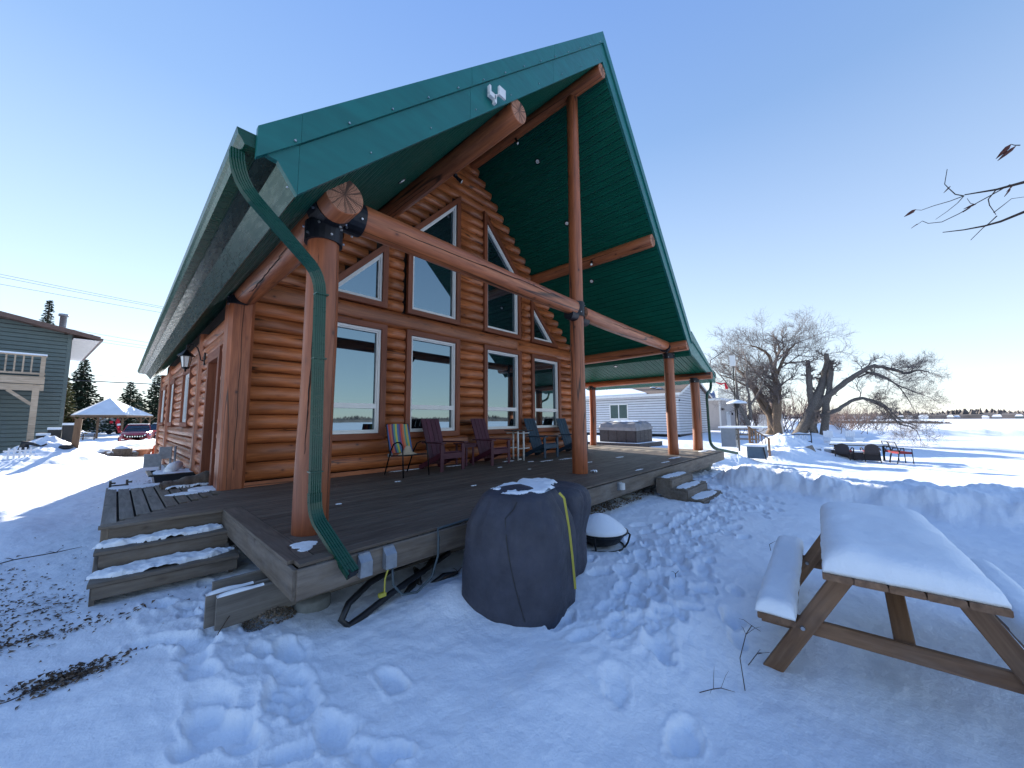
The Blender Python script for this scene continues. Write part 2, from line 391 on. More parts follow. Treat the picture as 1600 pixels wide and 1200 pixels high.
def log(name, p0, p1, r0, r1, mat, parent=None, n=22, segs=8, seed=0, wob=.012, label=None):
    rnd = random.Random(seed*7+3); p0, p1 = Vector(p0), Vector(p1); Ln = (p1-p0).length
    b_ = MB().mat(mat); rings = []
    ph = [rnd.uniform(0, 6.28) for _ in range(6)]
    for i in range(segs+1):
        t = i/segs; r_ = r0+(r1-r0)*t
        oy, oz = wob*math.sin(ph[0]+t*5), wob*math.sin(ph[1]+t*4)
        rr = [r_*(1+.022*math.sin(2*2*PI*k/n+ph[2]+t*2)+.016*math.sin(3*2*PI*k/n+ph[3]+t*4)+.012*math.sin(t*13+ph[4])) for k in range(n)]
        rings.append([(t*Ln, oy+rr[k]*math.cos(2*PI*k/n), oz+rr[k]*math.sin(2*PI*k/n)) for k in range(n)])
    # small chamfer at the ends
    e0 = [(-.012, y*.96, z*.96) for _, y, z in rings[0]]; e1 = [(Ln+.012, y*.96, z*.96) for _, y, z in rings[-1]]
    rings = [e0]+rings+[e1]; vs = [q for r_ in rings for q in r_]
    b_.add(vs, [(i*n+k, i*n+(k+1) % n, (i+1)*n+(k+1) % n, (i+1)*n+k) for i in range(len(rings)-1) for k in range(n)])
    b_.mat('end_grain'); k = len(rings)-1
    b_.f.append(tuple(range(n))[::-1]); b_.m.append(1); b_.f.append(tuple(k*n+q for q in range(n))); b_.m.append(1)
    o = linkobj(name, b_.mesh(name, 'sides'), parent, frame(p0, p1))
    if label: o['label'] = label
    return o
def fbm(x, y, sc, octs=4, seed=0, gain=.5):
    """vectorised gradient noise"""
    out = np.zeros_like(x); amp = 1.0; tot = 0
    for o in range(octs):
        X = x*sc*2**o+seed*17.13+o*5.7; Y = y*sc*2**o+seed*9.71+o*3.1
        xi = np.floor(X); yi = np.floor(Y); xf = X-xi; yf = Y-yi
        u = xf*xf*xf*(xf*(xf*6-15)+10); v = yf*yf*yf*(yf*(yf*6-15)+10)
        def gr(ix, iy, dx, dy):
            h = np.sin(ix*127.1+iy*311.7+seed*74.7)*43758.5453; h = (h-np.floor(h))*2*PI
            return np.cos(h)*dx+np.sin(h)*dy
        a = gr(xi, yi, xf, yf); b_ = gr(xi+1, yi, xf-1, yf); c = gr(xi, yi+1, xf, yf-1); d = gr(xi+1, yi+1, xf-1, yf-1)
        out += amp*(a+(b_-a)*u+(c-a)*v+(a-b_-c+d)*u*v); tot += amp; amp *= gain
    return out/tot*1.4
def sst(a, b_, x):
    t = np.clip((x-a)/(b_-a), 0, 1); return t*t*(3-2*t)

# ---------------------------------------------------------------- ground
def seg_dist(x, y, pts):
    """distance to a polyline and parameter-free side"""
    best = np.full(x.shape, 1e9)
    for (ax, ay), (bx, by) in zip(pts[:-1], pts[1:]):
        dx, dy = bx-ax, by-ay; t = np.clip(((x-ax)*dx+(y-ay)*dy)/(dx*dx+dy*dy), 0, 1)
        best = np.minimum(best, np.hypot(x-ax-t*dx, y-ay-t*dy))
    return best
LAKE_Z = -1.95
BANK = [(10.7, 2.1), (10.5, 1.1), (10.2, -.4), (10.1, -2.0), (10.4, -4.5), (10.8, -9)]
PILES = [  # x, y, height, rx, ry
    (16.0, 4.6, .36, 1.6, .7), (18.3, 4.0, .30, 1.1, .7), (21.8, 2.9, .35, 1.2, .8), (25.5, 3.3, .95, 2.4, 1.3), (23.6, 2.0, .35, 1.6, .8), (29, 3.0, .6, 3, 1.4),
    (34, 2.5, .5, 2.5, 1.5), (38.5, 3.2, .55, 3, 2), (24.8, .9, .22, 1.5, .6),
    (-1.9, 25.3, .95, 1.25, 1.6), (-2.6, 22.5, .35, 2.0, 1.8), (-.9, 22.8, .16, 1.5, 1.5), (1.0, 33, .35, 2.6, 1.2), (2.6, 37, .4, 2.5, 1.4), (-1.0, 38, .3, 3, 1.5),
    (-1.9, 6.9, .16, .7, .9), (-2.4, 8.4, .16, 1.1, .7), (-.9, 5.0, .10, .5, .8), (-1.1, 9.2, .13, .6, 1.2),
    (-1.5, 3.7, .07, .8, .6), (3.1, 1.2, .10, .7, .35), (1.9, 1.45, .08, .6, .3), (2.2, 2.75, .14, .35, .28), (.4, 3.3, .06, .5, .5)]
def base_z(x, y):
    z = np.full(x.shape, -.56)
    z -= .44*sst(9, 24, x)*sst(9, 3, y)
    z += .30*sst(27, 40, x)*sst(-3, 4, y)
    z -= .07*sst(1.5, 0, y)*sst(1.5, 3, x)
    # lake: in front of the cabin and beyond the willows
    lk = np.clip(sst(-5, -16, y) + sst(43, 56, x)*sst(4+.03*x, -3+.03*x, y), 0, 1)
    z = z*(1-lk)+LAKE_Z*lk
    return z, lk
rs = random.Random(5)
STEPS = []
def trail(pts, n, wid, r0=.10, dep=.055):
    L_ = [math.dist(a, c) for a, c in zip(pts[:-1], pts[1:])]; T = sum(L_)
    for i in range(n):
        t = rs.random()*T; k = 0
        while t > L_[k]: t -= L_[k]; k += 1
        a, c = pts[k], pts[k+1]; u = t/L_[k]
        an = math.atan2(c[1]-a[1], c[0]-a[0])+rs.gauss(0, .45)
        STEPS.append((a[0]+(c[0]-a[0])*u+rs.gauss(0, wid), a[1]+(c[1]-a[1])*u+rs.gauss(0, wid), an, r0*rs.uniform(.75, 1.3), dep*rs.uniform(.55, 1.35)))
trail([(.5, 4.7), (.75, 3.6), (.72, 2.7), (.95, 2.0), (1.0, 1.2)], 40, .17, .095, .045)
trail([(.2, 3.0), (.75, 2.2)], 3, .10, .11, .06)
trail([(7.6, 1.9), (6.4, 2.0), (5.4, 1.85), (4.4, 1.65), (3.4, 1.55), (2.6, 1.2)], 170, .30, .09, .045)
trail([(7.9, 1.6), (8.6, 1.9), (9.6, 2.9)], 50, .35, .10, .04)
trail([(4.0, 1.3), (3.2, .9), (2.3, .8)], 6, .22, .09, .04)
trail([(9, 3), (12, 3.6), (15, 3.6)], 60, .5, .12, .05)
def ground_z(x, y, detail=True):
    x = np.asarray(x, float); y = np.asarray(y, float)
    z, lk = base_z(x, y)
    land = 1-lk
    for px, py, h, rx, ry in PILES:
        d = ((x-px)/rx)**2+((y-py)/ry)**2
        z += h*np.exp(-d*1.1)*(1+.35*fbm(x, y, 1.6, 3, 4))
    d = seg_dist(x, y, BANK)
    bn = fbm(x, y, .9, 4, 8)+.35*fbm(x, y, 3.2, 4, 9)
    z += (.40+.20*bn)*np.exp(-(np.maximum(d-.30-.25*bn, 0)/.36)**2)*sst(10, 6, y)
    z += .05*fbm(x, y, .45, 4, 1)*(1-.5*lk)
    # plough ridge out on the ice
    d = seg_dist(x, y, [(66, 7), (80, 1), (92, -9), (100, -22), (104, -40)]); rn = fbm(x, y, .22, 5, 11)
    z += (1.0+.55*rn)*np.exp(-(d/2.2)**2)
    if detail:
        near = np.hypot(x, y) < 45
        z += np.where(near, .030*fbm(x, y, 1.7, 5, 2)*land+.009*fbm(x, y, 7, 3, 3)*land, 0)
        # lumpy broken snow around the bank, the piles and the trampled path
        rough = np.exp(-(seg_dist(x, y, [(9, 3.2), (15, 4.2), (22, 3.4), (27, 2.5)])/1.5)**2)+.8*np.exp(-(seg_dist(x, y, BANK)/.8)**2) \
            + .7*np.exp(-(seg_dist(x, y, [(2.6, 1.3), (4.4, 1.65), (6.4, 2.0), (8.2, 1.8)])/.40)**2)+.5*np.exp(-(seg_dist(x, y, [(.3, 4.6), (.8, 3.3), (.8, 2.2), (1, 1.2)])/.28)**2)
        bl = fbm(x, y, 3.4, 4, 21)
        bl2 = fbm(x+.15*bl, y, 7.5, 3, 23)
        rg_ = 1-2.4*np.abs(bl)
        z += np.where(near, rough*(.034*rg_+.020*bl+.016*(1-2.5*np.abs(bl2))+.013*fbm(x, y, 17, 3, 25)), 0)
        WX = .05*fbm(x, y, 6.0, 5, 31, .6); WY = .05*fbm(x, y, 6.0, 5, 32, .6)
        DG = np.zeros_like(z)
        for sx_, sy_, an, r_, dp in STEPS:
            m_ = (np.abs(x-sx_) < .42) & (np.abs(y-sy_) < .42)
            if not m_.any(): continue
            xx, yy = x[m_]-sx_, y[m_]-sy_
            wx, wy = WX[m_], WY[m_]
            u = ((xx+wx)*math.cos(an)+(yy+wy)*math.sin(an))/(r_*1.35); v = (-(xx+wx)*math.sin(an)+(yy+wy)*math.cos(an))/(r_*.72)
            q = np.hypot(u, v)
            DG[m_] += -dp*sst(1.2, .66, q)*(1+.25*WX[m_]/.05)+dp*.16*np.exp(-((q-1.35)/.16)**2)
        z += np.where(DG < 0, -.060*np.tanh(-DG/.060), DG)+np.where(DG < -.01, .006*fbm(x, y, 22, 3, 41), 0)
    return z
def gz(x, y): return float(ground_z(np.array([x]), np.array([y]), True)[0])
def bare_amt(x, y):
    b_ = np.full(x.shape, -.6)
    def patch(cx, cy, rx, ry, a, rot=0.0):
        c, s_ = math.cos(rot), math.sin(rot); X = (x-cx)*c+(y-cy)*s_; Y = -(x-cx)*s_+(y-cy)*c
        return a*np.exp(-((X/rx)**2+(Y/ry)**2))
    g = 0
    for p in [(-.62, 4.55, .75, .14, .95, .5), (-1.4, 4.8, .9, .28, .80, .3), (-.75, 5.9, .7, 1.2, .68, 0), (-1.55, 8.6, .35, 1.1, 1.0, .1), (-1.9, 11.0, .6, 1.4, .95, 0),
              (.75, 12.6, .65, 2.4, 1.25, 0), (-.1, 3.75, .2, .12, .9, .6), (-1.3, 6.9, .8, 1.4, .62, 0), (-.35, 11.5, .5, 1.6, .7, 0), (-1.2, 15.0, 1.0, 2.4, .66, 0), (8.0, 4.2, 2.5, .7, 1.1, 0), (6.2, 3.6, 1.6, .5, 1.0, 0), (9.8, 5, 3, 1.2, .8, 0),
              (2.6, 3.9, 1.5, .5, .75, 0), (-2.0, 26.2, .5, .5, .8, 0), (12, 2.2, 1.2, .35, .7, .2)]:
        g = np.maximum(g, patch(*p))
    return b_+g*1.15
def build_ground():
    cam_az = 46.94
    az = []; a = 0.0
    # azimuth measured clockwise from +Y; dense inside the view
    dense = np.arange(-14, 108, .125); sparse = np.arange(108, 346, 2.0)
    az = np.radians(np.concatenate([dense, sparse]))
    r = [0.0]; rr = .35
    while rr < 2600:
        r.append(rr); rr *= 1.0072 if rr < 36 else (1.03 if rr < 160 else 1.12)
    r = np.array(r[1:]); na, nr = len(az), len(r)
    R, A = np.meshgrid(r, az, indexing='ij')
    X = R*np.sin(A); Y = R*np.cos(A)
    Z = ground_z(X.ravel(), Y.ravel())
    V = np.column_stack([X.ravel(), Y.ravel(), Z])
    V = np.vstack([V, [[0, 0, -.6]]])
    i = np.arange(nr-1)[:, None]*na; k = np.arange(na)[None, :]; k2 = (k+1) % na
    F = np.stack([i+k, i+na+k, i+na+k2, i+k2], -1).reshape(-1, 4)[:, ::-1]
    me = bpy.data.meshes.new('snow_ground')
    ct = nr*na; tri = np.stack([np.full(na, ct), np.arange(na), (np.arange(na)+1) % na], -1)[:, ::-1]
    nf = len(F)+len(tri)
    me.vertices.add(len(V)); me.vertices.foreach_set('co', V.astype(np.float32).ravel())
    me.loops.add(len(F)*4+len(tri)*3); me.loops.foreach_set('vertex_index', np.concatenate([F.ravel(), tri.ravel()]).astype(np.int32))
    me.polygons.add(nf); st = np.concatenate([np.arange(len(F))*4, len(F)*4+np.arange(len(tri))*3]).astype(np.int32)
    me.polygons.foreach_set('loop_start', st); me.polygons.foreach_set('use_smooth', np.ones(nf, bool))
    me.update(calc_edges=True); me.validate()
    at = me.attributes.new('bare', 'FLOAT', 'POINT')
    at.data.foreach_set('value', bare_amt(V[:, 0], V[:, 1]).astype(np.float32))
    me.materials.append(MATS['snow_ground'])
    o = linkobj('snow_ground', me); tag(o, kind='structure')
build_ground()

# ---------------------------------------------------------------- log cabin
XC = 6.27
def zs(x): return 8.30-1.01*abs(x-XC)              # soffit height of the main roof
def ye(x): return 3.05+(x-.5)*.040                 # front edge of the roof
YB = 21.2                                          # back edge of the roof
YW = 7.40                                          # facade plane
WL, WR, WB = 1.28, 11.35, 20.6                     # wall lines
cabin = thing('log_cabin', 'log cabin with steep green metal roof, prow porch and tall gable windows', 'cabin', (XC, YW, 0))

# windows (x0, x1, z-profile polygons) ; outer trim is .11 wide
LOWER = [(2.47, 3.73), (4.45, 5.72), (6.80, 8.07), (8.80, 10.06)]
UPPER = [[(2.47, 3.40), (2.47, 3.59), (3.72, 3.59), (3.72, 4.70)], None, None, None]
def upoly(i):
    x0, x1 = LOWER[i]; zb = 3.59
    if i == 0: return [(x0+.02, zb), (x1-.01, zb), (x1-.01, 4.69), (x0+.02, 3.40+.0)]
    if i == 1: return [(x0, zb), (x1, zb), (x1, 6.67), (x0, 5.37)]
    if i == 2: return [(x0, zb), (x1, zb), (x1, 5.34), (x0, 6.62)]
    return [(x0, zb), (9.80, zb), (x0, 4.58)]
UP = [upoly(i) for i in range(4)]
UP[0] = [(2.64, 3.59), (3.72, 3.59), (3.72, 4.69)]
def openings(z0, z1):
    """x-intervals blocked by windows + trim between z0 and z1"""
    out = []
    zc = (z0+z1)/2
    for x0, x1 in LOWER:
        if zc > .69 and zc < 3.09: out.append((x0-.13, x1+.13))
    for i, P in enumerate(UP):
        if zc <= 3.47: continue
        # trimmed polygon at height zc
        xs = []
        for (ax, az_), (bx, bz) in zip(P, P[1:]+P[:1]):
            if (az_-zc)*(bz-zc) <= 0 and abs(az_-bz) > 1e-6: xs.append(ax+(bx-ax)*(zc-az_)/(bz-az_))
        if zc < 3.59 and zc > 3.44: xs = [P[0][0], P[1][0]]
        if len(xs) >= 2:
            # sloping sides get a wider margin because the trim is cut at an angle
            a0, b0 = min(xs), max(xs)
            m0 = .20 if i in (0, 1) else .13; m1 = .20 if i in (2, 3) else .13
            out.append((a0-m0, b0+m1))
        elif P and max(p[1] for p in P) < zc < max(p[1] for p in P)+.22:
            ax = [p[0] for p in P if p[1] == max(q[1] for q in P)][0]; out.append((ax-.14, ax+.14))
    return out
def wall_log(p0, p1, r, parent, seed, bulge=1.0):
    """milled half log: round face outwards (local +Y), flat back"""
    rnd = random.Random(seed); p0, p1 = Vector(p0), Vector(p1); Ln = (p1-p0).length
    b_ = MB().mat('log_wood'); n = 9; segs = max(1, min(7, int(Ln/.6))); rings = []
    a0 = rnd.uniform(0, 6); a1 = rnd.uniform(.6, 1.4)
    for i in range(segs+1):
        t = i/segs; ring = []
        rv = 1+.035*math.sin(a0+t*Ln*a1)
        for k in range(n+1):
            an = -PI/2+PI*k/n
            ring.append((t*Ln, .115*bulge*rv*math.cos(an)**.8 if math.cos(an) > 0 else 0, r*math.sin(an)))
        rings.append(ring)
    vs = [q for r_ in rings for q in r_]; m_ = n+1
    b_.add(vs, [(i*m_+k, i*m_+k+1, (i+1)*m_+k+1, (i+1)*m_+k) for i in range(segs) for k in range(n)]+[tuple(range(m_)), tuple(segs*m_+k for k in range(m_))[::-1]])
    return linkobj('log', b_.mesh('log', 'sides'), parent, frame(p0, p1))
rl = random.Random(11)
# facade logs : they run right to left so that local +Y faces the porch
z = .075; row = 0
ROWS = [.305, .305]+[.241]*10+[.38]
while z < 8.05:
    h = ROWS[row] if row < len(ROWS) else rl.uniform(.236, .252)
    zc = z+h/2
    if zc > 3.13 and zc < 3.44: pass
    # extent below the soffit
    half = (8.28-zc)/1.01-.04
    xa, xb = max(WL+.17, XC-half), min(WR-.17, XC+half)
    if xb-xa > .12:
        blk = sorted(openings(z, z+h)); cur = xa; seg = []
        for a, c in blk:
            if a > cur: seg.append((cur, min(a, xb)))
            cur = max(cur, c)
        if cur < xb: seg.append((cur, xb))
        for k, (a, c) in enumerate(seg):
            if c-a < .05: continue
            cuts = [a, c]
            if c-a > 4.5: cuts = [a, a+(c-a)*rl.uniform(.18, .72), c]
            for q in range(len(cuts)-1):
                wall_log((cuts[q+1]-.004, YW, zc), (cuts[q]+.004, YW, zc), h/2*.99, cabin, row*31+k*7+q)
    z += h; row += 1
# side wall logs (left side, facing -X)
z = -.30; row = 100; SR = [.248]*5+[.2417]*6+[.24]*4
SIDE_OPEN = [(7.95, 8.98, -.3, 2.22), (11.75, 12.95, 1.05, 2.28), (15.3, 16.5, 1.05, 2.28), (18.3, 19.9, 1.05, 2.28)]
POST_Y = [(7.33, 7.70), (10.15, 10.62), (16.9, 17.4), (20.35, 20.7)]
while z < 2.75:
    h = SR[row-100]; zc = z+h/2
    blk = sorted([(a-.15, c+.15) for a, c, z0, z1 in SIDE_OPEN if zc > z0-.11 and zc < z1+.12]+POST_Y)
    cur = 7.5
    for a, c in blk+[(20.6, 20.6)]:
        if a-cur > .06 and (zc > -.02 or cur > 9.2): wall_log((WL, cur, zc), (WL, min(a, 20.6), zc), h/2*.99, cabin, row*31+int(cur*10), 1.15)
        cur = max(cur, c)
    z += h; row += 1
# dark wall core behind the logs, right and back walls
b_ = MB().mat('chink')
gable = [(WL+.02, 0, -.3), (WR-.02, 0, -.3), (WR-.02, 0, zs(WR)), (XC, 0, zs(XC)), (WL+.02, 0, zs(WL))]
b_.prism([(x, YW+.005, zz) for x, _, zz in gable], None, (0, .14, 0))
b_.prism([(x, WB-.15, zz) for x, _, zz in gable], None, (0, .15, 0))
b_.box((WL+.09, (YW+.15+WB-.15)/2, (zs(WL)-.3)/2), (.16, WB-YW-.31, zs(WL)+.3)); b_.mat('log_wood')
b_.box((WR-.08, (YW+.15+WB-.15)/2, (zs(WR)-.3)/2), (.16, WB-YW-.31, zs(WR)+.3))
b_.build('wall_core', cabin)
o = linkobj('sill_board', MB().mat('beam_wood').box(((WL+WR)/2, 0, 0), (WR-WL-.2, .05, .075)).mesh('sill_board'), cabin, Matrix.Translation((0, YW-.135, .038)))
# base skirt and foundation under the side wall
b_ = MB().mat('concrete').box((WL+.10, (YW+WB)/2, -.55), (.16, WB-YW, .5)); b_.build('foundation', cabin)
# corner posts
def corner_post(x, y, zb, zt, r, seed): return log('corner_post', (x, y, zb), (x, y, zt), r, r*.96, 'post_wood', cabin, n=18, segs=8, seed=seed)
def square_post(x0, x1, y0, y1, zb, zt):
    b_ = MB().mat('post_wood'); h = zt-zb; c = .05
    sec = [(x0+c, y0), (x1-c, y0), (x1, y0+c), (x1, y1-c), (x1-c, y1), (x0+c, y1), (x0, y1-c), (x0, y0+c)]
    cx, cy = (x0+x1)/2, (y0+y1)/2
    sec = [(0, -(p[0]-cx), p[1]-cy) for p in sec]
    b_.prism(sec, None, (h, 0, 0))
    return linkobj('corner_post', b_.mesh('corner_post'), cabin, frame((cx, cy, zb), (cx, cy, zt), (0, 1, 0)))
square_post(1.12, 1.47, 7.20, 7.62, -.02, 3.05)
square_post(1.13, 1.36, 10.22, 10.55, -.35, 2.95)
square_post(1.13, 1.36, 16.95, 17.35, -.35, 2.95)
square_post(1.12, 1.40, 20.38, 20.68, -.35, 2.95)
square_post(11.16, 11.50, 7.22, 7.62, 0, 3.2)

# window builder. poly in (x, z), counter-clockwise from bottom-left, on plane y
def offset(P, d):
    n = len(P); out = []
    A = sum(P[i][0]*P[(i+1) % n][1]-P[(i+1) % n][0]*P[i][1] for i in range(n)); sg = 1 if A > 0 else -1
    for i in range(n):
        p, q, r_ = Vector(P[i-1]), Vector(P[i]), Vector(P[(i+1) % n])
        a = (q-p).normalized(); c = (r_-q).normalized()
        na, nc = Vector((a.y, -a.x))*sg, Vector((c.y, -c.x))*sg
        bis = (na+nc); k = d/max(.25, (1+na.dot(nc))); out.append(tuple(q+bis*k))
    return out
def ring_parts(name, Pin, Pout, y0, depth, mat, parent, to3, joined=False):
    n = len(Pin); b_ = MB().mat(mat); o = None
    for i in range(n):
        j = (i+1) % n
        quad = [Pin[i], Pin[j], Pout[j], Pout[i]]
        pts = [to3(p[0], p[1], y0) for p in quad]; e = to3(0, 0, 0); e = to3(0, 0, depth)-to3(0, 0, 0)
        if joined: b_.prism(pts, None, e)
        else:
            a3, c3 = to3(*Pout[i], y0), to3(*Pout[j], y0)
            F = frame(a3, c3, to3(0, 0, 1)-to3(0, 0, 0)); Fi = F.inverted()
            m_ = MB().mat(mat); m_.prism([Fi @ p for p in pts], None, Fi.to_3x3() @ e)
            linkobj(name, m_.mesh(name), parent, F)
    if joined: return b_.build(name, parent, local=to3(*Pin[0], y0))
F3 = lambda x, z_, y: Vector((x, y, z_))
def window(P, front, to3=F3, trims=.12, bars=None, label=None, sgn=-1):
    """front: coordinate of the wall face, sgn: outward direction of depth"""
    c = to3(sum(p[0] for p in P)/len(P), sum(p[1] for p in P)/len(P), front)
    # the window itself: pane mesh; frame and bars are its children
    Pf = offset(P, -.045); yf = front
    wobj = MB().mat('window_glass').prism([to3(*p, yf-sgn*.03) for p in offset(P, -.02)], None, to3(0, 0, -sgn*.012)-to3(0, 0, 0)).build('window', cabin, local=c)
    if label: wobj['label'] = label
    ring_parts('frame', offset(P, -.045), P, yf-sgn*.02, sgn*.07, 'window_white', wobj, to3, joined=True)
    ring_parts('sash', offset(P, -.070), offset(P, -.047), yf-sgn*.02, sgn*.045, 'window_white', wobj, to3, joined=True)
    if bars:
        x0, x1 = P[0][0]+.05, P[1][0]-.05
        for zb in bars:
            MB().mat('window_white').prism([to3(x0, zb-.055, yf-sgn*.02), to3(x1, zb-.055, yf-sgn*.02), to3(x1, zb+.045, yf-sgn*.02), to3(x0, zb+.045, yf-sgn*.02)], None, to3(0, 0, sgn*.065)-to3(0, 0, 0)).build('transom', wobj, local=c)
    ring_parts('trim', offset(P, .006), offset(P, trims), yf-sgn*.0, sgn*.10, 'trim_wood', wobj, to3)
    return wobj
YF = YW-.055
for i, (x0, x1) in enumerate(LOWER):
    window([(x0, .80), (x1, .80), (x1, 2.975), (x0, 2.975)], YF, bars=[1.36])
for P in UP: window(P, YF)
# side windows and door : (y, z) -> 3D on plane x
SX = lambda u, z_, x: Vector((x, u, z_))
for a, c, z0, z1 in SIDE_OPEN[1:]:
    window([(a, z0), (c, z0), (c, z1), (a, z1)], WL-.05, to3=SX, trims=.11)
a, c, z0, z1 = SIDE_OPEN[0]
dr = MB().mat('dark_metal').prism([SX(a+.06, .02, WL+.09), SX(c-.06, .02, WL+.09), SX(c-.06, z1-.06, WL+.09), SX(a+.06, z1-.06, WL+.09)], None, (.04, 0, 0)).build('door', cabin, local=(WL, a, 0))
ring_parts('trim', [(a+.05, 0), (a+.05, z1-.05), (c-.05, z1-.05), (c-.05, 0)][:0] or [(a+.05, .0), (c-.05, .0), (c-.05, z1-.05), (a+.05, z1-.05)], [(a-.10, -.02), (c+.10, -.02), (c+.10, z1+.12), (a-.10, z1+.12)], WL+.12, -.28, 'trim_wood', dr, SX)
MB().mat('dark_metal').tube([(WL+.08, c-.14, 1.0), (WL+.0, c-.14, 1.0), (WL+.0, c-.26, 1.0)], .012, 8).tube([(WL+.09, c-.14, 1.14), (WL+.04, c-.14, 1.14)], .028, 10).build('handle', dr, local=(WL, c-.14, 1))

# porch posts
PX = [(1.34, 3.90, 2.98, .158, .150), (6.30, 4.06, 8.22, .148, .115), (11.36, 4.08, 2.95, .150, .145), (13.36, 3.98, 2.40, .150, .145), (13.36, 7.95, 2.40, .135, .13)]
plab = ['near-left porch post with the green downspout in front', 'tallest porch post, reaching the ridge', None, None, None]
posts = []
for i, (x, y, zt, r0, r1) in enumerate(PX):
    p = log('porch_post', (x, y, 0.0), (x, y, zt), r0, r1, 'post_wood', cabin, n=24, segs=12, seed=40+i, wob=.008, label=plab[i]); posts.append(p)
# beams
RIDGE = log('ridge_log', (6.27, 3.31, 8.10), (6.27, YW+.2, 8.10), .135, .14, 'beam_wood', cabin, seed=51)
log('purlin', (3.62, 3.22, 5.42), (3.62, YW+.2, 5.44), .165, .17, 'beam_wood', cabin, seed=52)
log('purlin', (8.86, 3.44, 5.50), (8.86, YW+.2, 5.50), .155, .16, 'beam_wood', cabin, seed=53)
log('plate_log', (1.34, 3.42, 3.19), (1.34, YW-.1, 3.13), .182, .165, 'beam_wood', cabin, seed=54, n=30)
log('plate_log', (11.28, 3.50, 3.20), (11.28, YW+.1, 3.16), .16, .16, 'beam_wood', cabin, seed=55)
log('porch_beam', (13.36, 3.44, 2.475), (13.36, 8.35, 2.475), .125, .125, 'beam_wood', cabin, seed=56)
log('tie_beam', (1.62, 3.92, 3.28), (6.12, 4.03, 3.30), .165, .150, 'beam_wood', cabin, seed=57, segs=14, n=26, label='long cracked log beam from the left post to the centre post')
log('tie_beam', (6.46, 4.04, 3.24), (11.14, 4.08, 3.22), .150, .140, 'beam_wood', cabin, seed=58, segs=14, label='log beam from the centre post to the right post')
def crack_line(p0, p1, r_, ang, t0, t1, seed, w_=.006):
    """long drying crack: a dark ragged seam sunk into the log surface"""
    F = frame(p0, p1); Ln = (Vector(p1)-Vector(p0)).length; rnd = random.Random(seed); a = ang; pts = []; rr = []; n_ = 46
    r0_, r1_ = r_ if isinstance(r_, tuple) else (r_, r_)
    for i in range(n_+1):
        t = t0+(t1-t0)*i/n_; a += rnd.gauss(0, .022)+(.10 if rnd.random() < .05 else 0)*rnd.choice((-1, 1)); rad = r0_+(r1_-r0_)*t
        pts.append(F @ Vector((t*Ln, math.cos(a)*rad, math.sin(a)*rad))); rr.append(w_*(.35+.65*math.sin(PI*i/n_))*rnd.uniform(.7, 1.25))
    MB().mat('chink').tube(pts, rr, 5).build('drying_crack', cabin, M=Matrix.Identity(4))
def toward_cam(p0, p1, off=0.0):
    F = frame(p0, p1); d = F.to_3x3().inverted() @ (CAM_P-(Vector(p0)+Vector(p1))/2); return math.atan2(d.z, d.y)+off
for p0, p1, r_, off, t0, t1, sd in (((1.62, 3.92, 3.28), (6.12, 4.03, 3.30), (.163, .148), -.45, .02, .99, 1), ((6.46, 4.04, 3.24), (11.14, 4.08, 3.22), (.149, .139), -.3, .05, .7, 2),
        ((1.34, 3.90, 0), (1.34, 3.90, 2.98), (.157, .149), -.55, .25, .99, 3), ((6.30, 4.06, 0), (6.30, 4.06, 8.22), (.147, .114), .3, .35, .62, 4),
        ((3.62, 3.22, 5.42), (3.62, 7.6, 5.44), (.164, .169), -.4, .0, .9, 5), ((1.34, 3.42, 3.19), (1.34, 7.3, 3.13), (.181, .164), .2, .3, .98, 6), ((8.86, 3.44, 5.50), (8.86, 7.6, 5.50), (.154, .159), .3, .1, .7, 7)):
    crack_line(p0, p1, r_, toward_cam(p0, p1, off), t0, t1, sd)
MB().mat('chink').tube([(1.30+.006*math.sin(z_*7), 7.198, z_) for z_ in np.linspace(.3, 3.0, 30)], .004, 5).build('drying_crack', cabin, M=Matrix.Identity(4))
# steel brackets with bolts
def bracket(c, axis, r_, ln, parent, bolts=6, seed=0):
    """wrap of black steel: half shell round an axis"""
    c = Vector(c); ax = Vector(axis).normalized(); b_ = MB().mat('black_bracket')
    b_.tube([c-ax*ln/2, c+ax*ln/2], [r_, r_], 22, cap=True)
    b_.mat('bolt_metal')
    F = frame(c-ax*ln/2, c+ax*ln/2)
    for k in range(bolts):
        an = 2*PI*k/bolts+.35; u = Vector((ln*(.25 if k % 2 else .75), math.cos(an)*r_, math.sin(an)*r_)); v_ = Vector((u.x, math.cos(an)*(r_+.018), math.sin(an)*(r_+.018)))
        b_.tube([F @ u, F @ v_], .012, 6)
    return b_.build('bracket', parent, smooth=False)
bracket((1.34, 3.90, 2.96), (0, 0, 1), .178, .20, cabin, 10)
bracket((1.34, 3.76, 3.19), (0, 1, 0), .190, .24, cabin, 8)
bracket((1.60, 3.92, 3.28), (1, .02, 0), .182, .24, cabin, 8)
bracket((6.30, 4.06, 3.28), (0, 0, 1), .162, .30, cabin, 8)
bracket((6.52, 4.05, 3.10), (1, 0, 0), .10, .22, cabin, 0)
bracket((6.08, 4.04, 3.13), (1, 0, 0), .11, .22, cabin, 0)
bracket((11.36, 4.08, 2.94), (0, 0, 1), .165, .16, cabin, 6)
bracket((11.14, 4.08, 3.20), (1, 0, 0), .155, .18, cabin, 6)
bracket((13.36, 3.98, 2.34), (0, 0, 1), .162, .16, cabin, 6)
bracket((13.36, 7.95, 2.34), (0, 0, 1), .148, .16, cabin, 6)
bracket((1.24, 7.30, 3.02), (0, 0, 1), .15, .14, cabin, 4)

